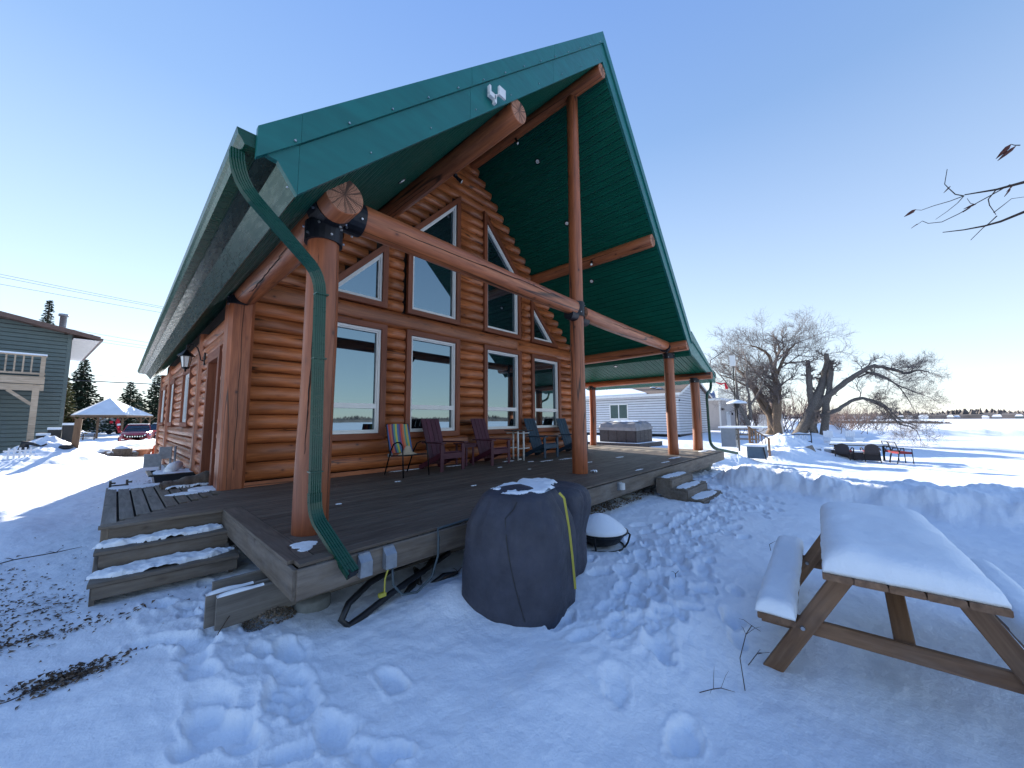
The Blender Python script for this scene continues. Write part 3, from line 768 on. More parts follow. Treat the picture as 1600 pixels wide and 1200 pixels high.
# soffit planks: ribs run along Y and step down the slope
def soffit_side(sg, x_end, y_end):
    ux, uz = sg*math.cos(math.atan(1.01)), -math.sin(math.atan(1.01))
    Ltot = abs(x_end-XC)/abs(ux); pitch = .158; n_ = int(Ltot/pitch)
    me = None
    for k in range(n_+1):
        s0 = k*pitch+.005; s1 = min((k+1)*pitch, Ltot)-.005
        if s1-s0 < .03: continue
        sc = (s0+s1)/2; x = XC+ux*sc; zz = 8.30+uz*sc; y0 = ye(x)+.03
        w_ = s1-s0
        b_ = MB().mat('green_soffit'); Ly = y_end-y0
        hw = w_/2
        sec = [(-hw, .022), (-hw+.006, -.006), (-hw*.35, -.006), (-hw*.27, .0), (-hw*.12, .0), (-hw*.04, -.006), (hw*.30, -.006), (hw*.38, .0), (hw*.53, .0), (hw*.61, -.006), (hw-.006, -.006), (hw, .022)]
        b_.prism([(0, a_, q) for a_, q in sec], None, (Ly, 0, 0))
        P0 = Vector((x, y0, zz)); X_ = Vector((0, 1, 0)); Y_ = Vector((-ux, 0, -uz)); Z_ = X_.cross(Y_)
        if Z_.z < 0: Y_ = -Y_; Z_ = -Z_
        M = Matrix(((X_.x, Y_.x, Z_.x, P0.x), (X_.y, Y_.y, Z_.y, P0.y), (X_.z, Y_.z, Z_.z, P0.z), (0, 0, 0, 1)))
        linkobj('soffit_plank', b_.mesh('soffit_plank'), cabin, M)
soffit_side(-1, .84, YW+.02)
soffit_side(1, 11.60, YW+.02)
# side eave soffit beyond the facade
for k in range(3):
    board('soffit_plank', (.90+.13*k, YW+.03, zs(.90+.13*k)+.012), (.90+.13*k, YB-.05, zs(.90+.13*k)+.012), .176, .02, 'green_soffit', cabin, up=(-1.01, 0, 1), ch=.003)
# main roof slabs
def roof_slab(xa, xb, za, zb, ta, tb, y0f, y1, mat='green_fascia', name='roof'):
    b_ = MB().mat(mat)
    P = [(xa, za+.03), (xb, zb+.03), (xb, tb), (xa, ta)]
    vs = [(x, y0f(x)+.045, q) for x, q in P]+[(x, y1, q) for x, q in P]
    b_.add(vs, [(0, 1, 2, 3), (7, 6, 5, 4), (0, 4, 5, 1), (3, 2, 6, 7), (0, 3, 7, 4), (1, 5, 6, 2)])
    return b_.build(name, cabin)
TK = .62
b_ = MB().mat('green_fascia'); P_ = [(XC-.001, 8.33), (.86, zs(.86)+.03), (.72, 3.04), (.585, 3.05), (.585, 3.17), (XC-.001, 8.30+TK)]
vs_ = [(x, ye(x)+.045, q) for x, q in P_]+[(x, YB, q) for x, q in P_]
b_.add(vs_, [(0, 1, 2, 5), (2, 3, 4, 5), (11, 8, 7, 6), (11, 10, 9, 8)]+[(i, 6+i, 6+(i+1) % 6, (i+1) % 6) for i in range(6)]); roof = b_.build('roof', cabin)
roof2 = roof_slab(XC+.001, 11.60, 8.30, zs(11.6), 8.30+TK, zs(11.6)+TK, ye, YB)
low_in, low_out = 11.60, 14.35
def zl(x): return 3.00-.245*(x-11.55)
low = roof_slab(low_in+.002, low_out, zl(low_in), zl(low_out), zs(11.6)+TK-.02, zl(low_out)+.22, ye, 8.75, name='porch_roof')
# lower soffit: ribs run down the slope
for k in range(32):
    y = ye(12.8)+.10+k*.16
    if y > 8.7: break
    x0 = 11.58; b_ = MB().mat('green_soffit')
    sec = [(-.075, .02), (-.070, -.005), (-.030, -.005), (-.022, .002), (-.004, .002), (.004, -.005), (.044, -.005), (.052, .002), (.075, .002), (.075, .02)]
    p0, p1 = Vector((x0, y, zl(x0))), Vector((low_out-.02, y, zl(low_out-.02)))
    b_.prism([(0, a_, q) for a_, q in sec], None, ((p1-p0).length, 0, 0))
    linkobj('soffit_plank', b_.mesh('soffit_plank'), cabin, frame(p0, p1))
# rake fascias: wide lower board and proud upper trim with seams
def rake(xa, xb, lo, hi, name, proud, nseg=3, mat='green_fascia'):
    """lo, hi: functions of x giving bottom and top heights"""
    for k in range(nseg):
        a_, c_ = xa+(xb-xa)*k/nseg, xa+(xb-xa)*(k+1)/nseg
        if k < nseg-1: c_ -= (xb-xa)/abs(xb-xa)*.004
        b_ = MB().mat(mat)
        vs = [(x, ye(x)-proud+dy, q) for dy in (0, .05) for x, q in ((a_, lo(a_)), (c_, lo(c_)), (c_, hi(c_)), (a_, hi(a_)))]
        b_.add(vs, [(0, 1, 2, 3), (7, 6, 5, 4), (0, 4, 5, 1), (3, 2, 6, 7), (0, 3, 7, 4), (1, 5, 6, 2)])
        b_.build(name, cabin, local=(a_, ye(a_), lo(a_)))
rake(.845, XC, lambda x: zs(x)-.015, lambda x: zs(x)+.395, 'rake_fascia', .005)
# eave end of the left rake: polygon down to the boxed eave
MB().mat('green_fascia').prism([(.57, ye(.57)-.005, 3.02), (.70, ye(.7)-.005, 3.005), (.843, ye(.84)-.005, zs(.84)-.015), (.843, ye(.84)-.005, zs(.84)+.395), (.57, ye(.57)-.005, 3.06)], None, (0, .05, 0)).build('rake_fascia', cabin, local=(.57, 3, 3))
rake(.845, XC, lambda x: zs(x)+.40, lambda x: zs(x)+TK+.03, 'rake_trim', .035)
MB().mat('green_fascia').prism([(.56, ye(.56)-.035, zs(.56)+.41), (.843, ye(.843)-.035, zs(.843)+.40), (.843, ye(.843)-.035, zs(.843)+TK+.03), (.56, ye(.56)-.035, zs(.56)+TK+.03)], None, (0, .05, 0)).build('rake_trim', cabin, local=(.56, 3, 3))
rake(XC, 11.60, lambda x: zs(x)-.015, lambda x: zs(x)+.395, 'rake_fascia', .005)
rake(XC, 11.62, lambda x: zs(x)+.40, lambda x: zs(x)+TK+.03, 'rake_trim', .035)
rake(11.605, 14.37, lambda x: zl(x)-.015, lambda x: zl(x)+.40-.07*(x-11.6), 'rake_fascia', .005, 1)
rake(11.622, 14.40, lambda x: zl(x)+.405-.07*(x-11.6), lambda x: zl(x)+.68-.16*(x-11.6), 'rake_trim', .035, 1)
b_ = MB().mat('green_fascia').prism([(XC-.14, 3.25, 8.81), (XC, 3.25, 8.955), (XC+.14, 3.25, 8.81), (XC, 3.25, 8.93)], None, (0, 18, 0)); b_.build('ridge_cap', cabin)
# rake nails
b_ = MB().mat('bolt_metal')
for x in np.linspace(.8, 6.1, 14):
    b_.tube([(x, ye(x)-.04, zs(x)+.43), (x, ye(x)-.052, zs(x)+.43)], .009, 6)
for x in np.linspace(.75, 6.0, 9):
    b_.tube([(x+.02, ye(x)-.005, zs(x)+.1), (x+.02, ye(x)-.016, zs(x)+.1)], .007, 6)
b_.build('fascia_nails', cabin)['kind'] = 'stuff'
# boxed eave along the left side : three metal faces
def strip(pts, mat, name, y0=3.09, y1=YB, th=.012):
    (xa, za), (xb, zb) = pts
    d = Vector((xb-xa, 0, zb-za)); nrm = Vector((d.z, 0, -d.x)).normalized()*th
    nn = 9
    for k in range(nn):
        a_, c_ = y0+(y1-y0)*k/nn, y0+(y1-y0)*(k+1)/nn-.006
        p = [Vector((xa, a_, za)), Vector((xb, a_, zb)), Vector((xb, a_, zb))-nrm, Vector((xa, a_, za))-nrm]
        X_ = Vector((0, 1, 0)); o_ = Vector((xa, a_, za)); F = frame(o_, o_+X_)
        Fi = F.inverted(); b_ = MB().mat(mat); b_.prism([Fi @ q for q in p], None, (c_-a_, 0, 0))
        linkobj(name, b_.mesh(name), cabin, F)
strip([(.572, 3.03), (.572, 3.17)], 'green_gutter', 'eave_fascia', th=-.01)
strip([(.585, 3.018), (.705, 3.005)], 'green_eave_panel', 'eave_panel')
strip([(.706, 3.004), (.842, 2.812)], 'green_eave_panel', 'eave_panel')
# gutter
def gutter(x0, y0, y1, zt, sg=-1):
    sec = [(x0, zt), (x0, zt-.105), (x0+sg*.075, zt-.105), (x0+sg*.095, zt-.07), (x0+sg*.115, zt-.045), (x0+sg*.125, zt), (x0+sg*.112, zt), (x0+sg*.103, zt-.04), (x0+sg*.083, zt-.066), (x0+sg*.068, zt-.096), (x0+sg*.01, zt-.096), (x0+sg*.01, zt)]
    b_ = MB().mat('green_gutter'); n = len(sec)
    vs = [(x, y0, q) for x, q in sec]+[(x, y1, q) for x, q in sec]
    b_.add(vs, [(i, (i+1) % n, n+(i+1) % n, n+i) for i in range(n)])
    for yy in (y0-.004, y1):
        b_.prism([(x, yy, q) for x, q in sec[:6]], None, (0, .004, 0))
    return b_.build('gutter', cabin, local=(x0, y0, zt))
gutter(.570, 3.07, YB, 3.135); gutter(14.39, 3.62, 8.7, 2.45, 1)
# downspouts: fluted rectangular pipe
def downspout(path, w_, d_, parent, name='downspout'):
    b_ = MB().mat('green_gutter'); P = [Vector(p) for p in path]; rings = []
    sec = []
    for side in range(4):
        nfl = 5
        for k in range(nfl*2):
            t = (k/(nfl*2))*2-1; in_ = 0 if k % 2 == 0 else -.0045
            a_, c_ = [(t, -1), (1, t), (-t, 1), (-1, -t)][side]
            nx, ny = [(0, -1), (1, 0), (0, 1), (-1, 0)][side]
            sec.append((a_*w_/2+nx*in_, c_*d_/2+ny*in_))
    n = len(sec)
    for i, p in enumerate(P):
        d = (P[min(i+1, len(P)-1)]-P[max(i-1, 0)]).normalized()
        side = Vector((1, 0, 0)) if abs(d.x) < .8 else Vector((0, 0, -1))
        # keep the wide face turned to the same side all the way down
        u = (Vector((0, 1, 0)).cross(d)).normalized()
        v_ = d.cross(u)
        rings.append([p+u*a_+v_*c_ for a_, c_ in sec])
    vs = [q for r_ in rings for q in r_]
    b_.add(vs, [(i*n+k, i*n+(k+1) % n, (i+1)*n+(k+1) % n, (i+1)*n+k) for i in range(len(rings)-1) for k in range(n)])
    return b_.build(name, parent)
def bend(a, m_, c, n=5):
    a, m_, c = Vector(a), Vector(m_), Vector(c)
    return [a*(1-t)**2+m_*2*t*(1-t)+c*t*t for t in [i/n for i in range(n+1)]]
DS1 = bend((.475, 3.20, 3.04), (.475, 3.20, 2.84), (.60, 3.24, 2.74)) + bend((1.02, 3.40, 2.46), (1.16, 3.44, 2.38), (1.17, 3.44, 2.20)) + [(1.20, 3.44, .42)]
downspout(DS1, .085, .062, cabin)
downspout([(1.20, 3.44, .44), (1.203, 3.44, .36)] + bend((1.204, 3.44, .34), (1.21, 3.42, .24), (1.225, 3.35, .19))[1:] + [(1.30, 3.03, -.05), (1.325, 2.93, -.125)], .094, .072, cabin, 'downspout_foot')
MB().mat('black_plastic').bar((1.318, 2.955, -.107), (1.3255, 2.9285, -.1265), .078, .058).build('outlet', cabin, local=(1.32, 2.93, -.12))
for q in (.62, 1.6, 2.18): MB().mat('green_gutter').box((1.18+.01*(2.2-q), 3.44, q), (.105, .08, .012)).build('strap', cabin, local=(1.2, 3.44, q))
DS2 = bend((14.42, 3.75, 2.34), (14.42, 3.75, 2.1), (14.15, 3.75, 2.0)) + bend((13.9, 3.74, 1.92), (13.78, 3.74, 1.86), (13.78, 3.74, 1.7)) + bend((13.78, 3.72, .35), (13.78, 3.7, .08), (14.1, 3.58, .0)) + [(15.1, 3.2, -.18)]
downspout(DS2, .085, .062, cabin)
MB().mat('ice').tube([(15.1, 3.2, -.2), (15.12, 3.19, -.34), (15.12, 3.19, -.52)], [.03, .022, .006], 7).tube([(15.16, 3.22, -.2), (15.17, 3.22, -.4)], [.02, .005], 6).build('icicle', cabin, smooth=True)
# recessed soffit lights
def soffit_light(x, y, sg):
    z0 = zs(x) if x < 11.6 else zl(x); nrm = Vector((-sg*1.01, 0, -1)).normalized() if x < 11.6 else Vector((-.2, 0, -1)).normalized()
    c = Vector((x, y, z0))+nrm*.004
    b_ = MB().mat('dark_metal').tube([c, c+nrm*.012], [.075, .070], 18).mat('lamp_glass').tube([c+nrm*.012, c+nrm*.02], [.048, .045], 16)
    b_.build('soffit_light', cabin, local=c)
for x, y, sg in ((6.93, 5.52, 1), (8.12, 5.47, 1), (9.39, 5.5, 1), (2.8, 4.96, -1), (4.3, 5.0, -1), (11.9, 6.11, 1)): soffit_light(x, y, sg)
def spot(c, d):
    c = Vector(c); d = Vector(d).normalized()
    b_ = MB().mat('dark_metal').box(c, (.05, .05, .05)).tube([c, c+Vector((0, 0, -.03))+d*.05, c+Vector((0, 0, -.04))+d*.12], [.02, .03, .035], 10).mat('lamp_glass')
    b_.tube([c+Vector((0, 0, -.041))+d*.121, c+Vector((0, 0, -.041))+d*.126], .030, 10); b_.build('spotlight', cabin, local=c)
spot((3.72, 4.78, 5.26), (.5, -.3, -.3)); spot((6.27, 5.67, 7.96), (.1, -.4, -.9)); spot((8.72, 5.09, 5.40), (-.6, -.3, -.5))
# wireless box and bracket on the left rake
x = 3.02; c = Vector((x, ye(x)-.06, 5.16))
b_ = MB().mat('white_metal').box(c+Vector((-.05, 0, -.03)), (.10, .05, .06)).box(c+Vector((-.09, 0, .03)), (.03, .04, .10)).box(c+Vector((.0, 0, -.06)), (.03, .05, .10)).box(c+Vector((.07, -.06, .05)), (.115, .03, .125)).tube([c, c+Vector((.06, -.05, .03))], .015, 8)
b_.build('antenna_box', cabin, local=c)
# vent cap showing over the left slope
vc = Vector((2.45, 9.9, 8.30)); b_ = MB().mat('dark_metal').lathe([(.09, -4.0), (.09, -.2), (.26, -.2), (.02, .33), (.0, .34)], 14, vc); b_.build('roof_vent', cabin, local=vc)

# ---------------------------------------------------------------- deck
deck = thing('deck', 'weathered brown board deck with thick rim, running round the front of the log cabin', 'deck', (6, 5, -.03))
DX0, DX1 = .985, 13.70
def yf(x): return 3.09+(x-.985)*.0195
rb = random.Random(3)
# boards parallel to the facade
pitch = .1405; nb = 31
BT = .028
for k in range(nb):
    yc = 3.40+k*pitch
    if yc > YW-.06+.12 and True: break
    if k == 0: pass
    splits = sorted([rb.uniform(2.5, 5.2), rb.uniform(6.5, 9.5)]); xs0 = 1.135 if yc < 5.70 else None
    if xs0 is None:
        # the boards run on over the landing, cut along the diagonal
        t = (yc-5.78)/(6.95-5.78); xs0 = max(.07+t*1.05, .07) if t > 0 else .03
        xs0 = min(xs0, 1.13)
    xe = DX1-.15
    if yc > YW-.17: xs0 = 11.52
    pts = [xs0]+[s for s in splits if s > xs0]+([11.75+.3*(k % 3)] if xs0 < 11 else [])+[xe]
    for a, c in zip(pts[:-1], pts[1:]):
        # paler boards paint in the sunlit strip at this end
        board('deck_board', (a+.002, yc, -BT/2+rb.uniform(-.0012, .0012)), (c-.002, yc, -BT/2+rb.uniform(-.0012, .0012)), pitch-.007, BT, 'sunlit_deck_wood' if a > 11 else 'deck_wood', deck, ch=.003)
for k in range(8):
    yc = 3.40+(28+k+2)*pitch
    if yc > 8.45: break
    board('deck_board', (11.52, yc, -BT/2), (DX1-.15, yc, -BT/2), pitch-.007, BT, 'sunlit_deck_wood', deck, ch=.003)
# picture-frame boards
board('border_board', (1.040, 3.22, -BT/2), (1.040, 5.69, -BT/2), .186, BT, 'deck_wood', deck, ch=.003)
for a, c in ((.99, 4.9), (4.9, 9.1), (9.1, 13.62)):
    for q in (0, 1):
        ya, yc = yf(a)+.066+q*.136, yf(c)+.066+q*.136
        board('border_board', (a+(.0 if not q else .15 if a < 1 else 0)+.003, ya, -BT/2), (c-.003, yc, -BT/2), .132, BT, 'deck_wood', deck, ch=.003)
for q in (0, 1): board('border_board', (13.62-q*.137, 3.66, -BT/2), (13.62-q*.137, 8.45, -BT/2), .132, BT, 'sunlit_deck_wood', deck, ch=.003)
# rim joists
RH = .215
board('rim_board', (.972, yf(.972)-.02, -.03-RH/2), (4.9, yf(4.9)-.02, -.03-RH/2), .038, RH, 'rim_wood', deck)
board('rim_board', (4.903, yf(4.9)-.02, -.035-.13), (9.07, yf(9.07)-.02, -.035-.13), .038, .26, 'rim_wood', deck)
board('rim_board', (9.075, yf(9.07)-.02, -.035-.13), (13.72, yf(13.72)-.02, -.035-.13), .038, .26, 'rim_wood', deck)
board('rim_board', (.965, 5.69, -.03-RH/2), (.965, 3.075, -.03-RH/2), .038, RH, 'rim_wood', deck)
board('rim_board', (13.72, 3.36, -.16), (13.72, 8.5, -.16), .038, .26, 'rim_wood', deck)
board('rim_board', (13.72, 8.52, -.16), (11.5, 8.52, -.16), .038, .26, 'rim_wood', deck)
for k in range(23):
    x = 1.5+k*.54
    board('joist', (x, yf(x)+.03, -.145), (x, 7.3 if x < 11.4 else 8.45, -.145), .038, .19, 'step_wood', deck)
# doubled beams poking out at the near-left corner
for yy, x0 in ((3.60, .60), (3.70, .55), (3.92, .62)):
    board('beam', (x0, yy, -.375 if yy < 3.8 else -.36), (13.4 if yy < 3.8 else 1.4, yy, -.375 if yy < 3.8 else -.36), .036, .235, 'grey_timber', deck)
board('beam', (.9, 5.9, -.375), (13.4, 5.9, -.375), .09, .235, 'grey_timber', deck)
def pier(x, y, r=.15, top=-.49):
    b_ = MB().mat('concrete').lathe([(r*.96, -.5), (r, -.3), (r, 0), (r*.93, .012), (0, .012)], 20, (x, y, top)); return b_.build('pier', deck, smooth='sides', local=(x, y, top))
for x in (1.28, 4.4, 7.2, 10.2): pier(x, 3.62)
pier(13.1, 3.7, .15, -.42); pier(13.1, 8.0, .15, -.42)
for x in (4.4, 8.4, 11.6): pier(x, 5.9)
for yy, k in ((3.62, .60), (3.72, .55)):
    b_ = MB().mat('snow'); n = 12; vs = []; 
    L_ = .30
    for i in range(n+1):
        t = i/n; w_ = .017; h_ = .012+.012*math.sin(PI*min(t*1.3, 1)); 
        vs += [(k+t*L_, yy-.02-w_, -.2595), (k+t*L_, yy-.02-w_*.7, -.2595+h_), (k+t*L_, yy-.02+w_*.7, -.2595+h_), (k+t*L_, yy-.02+w_, -.2595)]
    b_.add(vs, [(i*4+q, i*4+q+1, i*4+q+5, i*4+q+4) for i in range(n) for q in range(3)]+[(0, 1, 2, 3), (n*4+3, n*4+2, n*4+1, n*4)])
    tag(b_.build('snow_strip', None, smooth=True, local=(k, yy, -.26)), ('outer' if yy < 3.7 else 'inner')+' thin strip of snow on the beam ends under the deck corner', 'snow', 'snow strips on the beam ends')

# side landing and steps
land = thing('side_landing', 'side door landing with gapped boards and two snowy steps at the left of the cabin', 'steps', (.5, 6.5, 0))
for k in range(9):
    xc = .015+k*.136
    ys = 5.76+max(0, xc+.01)*1.115+(.02 if k else .0)
    if xc > 1.12: break
    ye_ = 8.95 if xc < .62 else 9.15
    board('landing_board', (xc, ys, -.014), (xc, ye_, -.014+rb.uniform(-.003, .003)), .116, .028, 'grey_timber' if k < 4 else 'step_wood', land, ch=.004)
# diagonal cover board
board('landing_edge', (-.055, 5.70, -.014), (.962, 5.70, -.014), .10, .028, 'step_wood', land)
for k in range(6):
    yc = 5.805+k*.13; xr = .97; xl = (yc-5.76)/1.115-.02
    if xr-xl > .12: board('landing_board', (max(-.05, xl), yc, -.0165), (1.12 if yc > 5.85 else .985, yc, -.0165), .124, .024, 'deck_wood', land, ch=.003)
MB().mat('chink').box((.50, 7.3, -.07), (.94, 3.1, .02)).build('gap_shade', land, local=(.5, 7.3, -.07))  # dark sheet added to paint shade into the gaps between boards
board('landing_riser', (.0, 5.72, -.105), (.955, 5.72, -.105), .036, .15, 'rim_wood', land)
board('side_skirt', (-.005, 5.70, -.12), (-.005, 8.95, -.12), .036, .17, 'rim_wood', land)
board('corner_block', (-.005, 5.722, -.03), (-.005, 5.722, -.35), .06, .05, 'step_wood', land, up=(0, 1, 0))
for yy in (7.3, 8.9): board('leg', (.0, yy, -.03), (.0, yy, -.6), .08, .08, 'step_wood', land, up=(0, 1, 0))
board('tread', (-.06, 5.53, -.195), (.968, 5.49, -.195), .33, .036, 'step_wood', land, ch=.008)
board('riser', (-.03, 5.40, -.285), (.955, 5.36, -.285), .034, .145, 'rim_wood', land)
board('tread', (-.07, 5.17, -.375), (1.0, 5.10, -.375), .36, .036, 'step_wood', land, ch=.008)
board('riser', (-.05, 5.03, -.45), (.98, 4.96, -.45), .034, .11, 'step_wood', land)
board('stringer', (-.045, 5.72, -.33), (-.045, 5.04, -.50), .036, .20, 'rim_wood', land)
board('stringer', (.95, 5.72, -.33), (.95, 5.04, -.50), .036, .20, 'rim_wood', land)

# front steps
fs = thing('front_steps', 'open wooden steps going down from the middle of the deck to the trodden snow', 'steps', (8.33, 2.5, -.6))
for yy, zz in ((2.985, -.15), (2.69, -.325), (2.40, -.495)):
    for q in (-.07, .07): board('tread', (7.68, yy+q, zz-.014), (8.99, yy+q, zz-.014), .138, .03, 'step_wood', fs)
    board('riser', (7.70, yy-.145, zz-.11), (8.98, yy-.145, zz-.11), .034, .16, 'rim_wood', fs)
for xs_ in (7.69, 8.97):
    F = [(0, 3.13, -.18), (0, 3.13, -.45), (0, 2.55, -.70), (0, 2.27, -.70), (0, 2.27, -.53), (0, 2.545, -.53), (0, 2.545, -.36), (0, 2.835, -.36), (0, 2.835, -.18)]
    MB().mat('step_wood').prism([(xs_-.018, p[1], p[2]) for p in F], None, (.036, 0, 0)).build('stringer', fs, local=(xs_, 2.5, -.5))
board('loose_plank', (7.72, 2.02, -.635), (8.66, 2.02, -.625), .26, .035, 'grey_timber', fs)

# snow lying about: irregular patches with thickness
def snow_patch(cx, cy, z0, rx, ry, h, seed, name='snow_patch', parent=None, nx=26, ny=18, thr=.0, rot=0, clip=None, label=None, cat='snow', group=None, soft=.35):
    xs = np.linspace(-rx, rx, nx); ys = np.linspace(-ry, ry, ny); X, Y = np.meshgrid(xs, ys)
    nse = fbm(X+cx, Y+cy, 2.2/max(min(rx, ry), .06)*.35, 4, seed)
    e_ = 1-np.maximum((np.abs(X)/rx)**2.2, 0)-(np.abs(Y)/ry)**2.2
    q = e_*1.2+nse*1.0-thr
    Z = np.where(q > 0, h*np.clip(q/soft, 0, 1)**.5*(.65+.5*fbm(X+cx, Y+cy, 9, 3, seed+1)), -.004)
    b_ = MB().mat('snow'); idx = -np.ones(X.shape, int); vs = []; fs_ = []
    keep = np.zeros((ny-1, nx-1), bool)
    for j in range(ny-1):
        for i in range(nx-1): keep[j, i] = (q[j:j+2, i:i+2] > -.12).sum() >= 3
    def vid(j, i):
        if idx[j, i] < 0: idx[j, i] = len(vs); vs.append((X[j, i], Y[j, i], max(Z[j, i], -.004)))
        return idx[j, i]
    for j in range(ny-1):
        for i in range(nx-1):
            if keep[j, i]: fs_.append((vid(j, i), vid(j, i+1), vid(j+1, i+1), vid(j+1, i)))
    if not fs_: return None
    b_.add(vs, fs_)
    # flat underside closes the patch
    o = len(b_.v); b_.v += [(v_[0], v_[1], -.006) for v_ in vs]
    for f in fs_: b_.f.append(tuple(o+i for i in f[::-1])); b_.m.append(0)
    ob = b_.build(name, parent, M=Matrix.Translation((cx, cy, z0)) @ Matrix.Rotation(rot, 4, 'Z'), smooth=True)
    if label: tag(ob, label, cat, group)
    return ob
snow_patch(.42, 5.57, -.177, .53, .13, .060, 3, nx=120, ny=36, label='ragged snow ridge along the upper step of the side landing', thr=.05, rot=-.04, group='snow on the side steps')
snow_patch(.45, 5.20, -.357, .54, .16, .055, 9, nx=120, ny=40, label='crusty snow covering the lower step of the side landing', thr=.02, rot=-.065, group='snow on the side steps')
snow_patch(8.3, 2.98, -.149, .60, .13, .012, 12, nx=40, label='thin snow dusting on the top tread of the front steps', group='snow on the front steps', thr=.1)
snow_patch(8.3, 2.68, -.324, .62, .13, .015, 13, nx=40, label='thin snow dusting on the middle tread of the front steps', group='snow on the front steps', thr=.1)
snow_patch(8.3, 2.40, -.494, .62, .14, .018, 14, nx=40, label='snow on the lowest tread of the front steps', group='snow on the front steps')
snow_patch(8.15, 2.0, -.608, .46, .13, .03, 15, nx=40, label='snow lying on the loose plank below the front steps', group='snow on the front steps')
snow_patch(.30, 8.75, 0, .36, .22, .018, 16, label='frosty snow at the far end of the landing boards', thr=.15)
snow_patch(1.02, 7.55, .0, .22, .28, .035, 17, label='snow scraps in front of the side door sill', thr=.15)
snow_patch(.80, 7.35, .0, .26, .14, .018, 18, label='snow scraps at the foot of the square corner post', thr=.3)
snow_patch(1.16, 3.52, .0, .13, .20, .010, 19, nx=60, ny=60,  label='broken snow crust beside the foot of the left porch post', thr=.75, soft=.2)
snow_patch(6.62, 3.95, .0, .06, .06, .05, 20, label='small clod of snow at the foot of the centre porch post', thr=-.2)
snow_patch(13.0, 3.72, .0, .35, .10, .03, 22, label='snow against the foot of the outer right porch post', thr=.1)
SC = [(5.4, 6.9, .3, .08), (4.3, 7.1, .5, .05), (6.9, 6.6, .25, .07), (7.6, 5.9, .3, .06), (8.3, 5.8, .35, .08), (8.9, 5.7, .2, .06), (7.2, 6.1, .12, .05), (3.4, 5.9, .07, .04), (5.9, 5.9, .08, .04), (4.0, 4.6, .06, .04), (2.0, 4.9, .04, .03), (9.6, 4.9, .25, .08), (10.4, 3.7, .4, .10), (9.2, 3.5, .3, .05), (7.5, 3.4, .2, .04), (6.1, 5.2, .05, .04), (8.0, 4.9, .15, .05)]
for i, (x, y, rx, ry) in enumerate(SC):
    o = snow_patch(x, y, .0, rx, ry, .012, 30+i, thr=.35, nx=24, ny=12)
    if o: tag(o, ['snow scrap against the wall by the maroon side table', 'long thin snow line along the wall behind the striped chair', 'snow scrap under the white-legged table', 'snow scrap left of the nearer navy chair legs', 'larger snow scrap between the navy chairs and the centre post', 'snow scrap just left of the centre post at mid deck', 'tiny snow scrap in front of the white-legged table', 'single snow speck in front of the striped chair', 'snow speck in front of the second maroon chair', 'lone snow speck far out on the open deck boards', 'snow speck on the deck behind the left porch post', 'snow scrap right of the centre post', 'wide frosty patch on the rim near the right porch post', 'snow scrap on the deck edge above the front steps', 'snow scrap on the deck edge right of the covered grills', 'small snow speck on the deck in front of the maroon table', 'snow scrap left of the centre post foot'][i], 'snow', 'snow scraps on the deck')
for i, (x0, x1) in enumerate(((4.9, 5.9), (6.9, 8.0))):
    pass

# things fixed to the rim
def gfci(x, label):
    y = yf(x)-.042
    b_ = MB().mat('galvanised').box((x, y-.012, -.11), (.085, .030, .17))
    b_.prism([(x-.05, y-.02, -.035), (x-.05, y-.075, -.085), (x-.05, y-.075, -.20), (x-.05, y-.02, -.20)], None, (.10, 0, 0))
    return tag(b_.build('outlet_box', None, local=(x, y, -.11)), label, 'outlet box', 'weatherproof outlet boxes on the deck rim')
gfci(1.46, 'weatherproof grey outlet box on the deck rim, just right of the downspout foot'); o2 = gfci(1.68, 'weatherproof grey outlet box on the deck rim with cables hanging from it')
b_ = MB().mat('grey_cable').tube([(1.70, 3.01, -.20), (1.70, 2.99, -.34), (1.78, 2.97, -.44), (1.92, 2.96, -.46), (2.08, 2.97, -.38), (2.16, 2.99, -.22), (2.17, 3.0, -.06), (2.18, 3.03, .012), (2.5, 3.05, .018), (2.75, 3.07, .02), (2.95, 3.1, .02)], .011, 8)
tag(b_.build('grey_cable', None, smooth=True, local=(1.7, 3, -.2)), 'grey flexible cable looping from the outlet box up on to the deck edge', 'cable')
b_ = MB().mat('yellow').tube([(1.66, 3.0, -.19), (1.625, 2.99, -.27), (1.62, 2.985, -.37)], .007, 6).box((1.60, 2.985, -.385), (.06, .03, .03))
tag(b_.build('yellow_cord', None, local=(1.63, 3, -.3)), 'short yellow cord end dangling under the outlet box', 'cord')
b_ = MB().mat('black_plastic').tube([(2.3, 3.5, -.40), (1.9, 3.35, -.36), (1.62, 3.25, -.37), (1.40, 3.16, -.44), (1.32, 3.1, -.52), (1.36, 3.06, -.565), (1.50, 3.1, -.55), (1.75, 3.12, -.47), (2.1, 3.2, -.42), (2.6, 3.4, -.40)], .028, 8)
tag(b_.build('black_hose', None, smooth=True, local=(2, 3.3, -.45)), 'black drain hose lying in the snow under the deck edge', 'hose')
b_ = MB().mat('white_metal').tube([(6.1, yf(6.1)-.10, -.06), (6.1, yf(6.1)-.10, -.17)], .05, 14).mat('galvanised').box((6.1, yf(6.1)-.055, -.115), (.12, .03, .13))
tag(b_.build('outlet_cover', None, local=(6.1, 3.1, -.1)), 'round-fronted grey outlet cover on the rim right of the covered grills', 'outlet box')
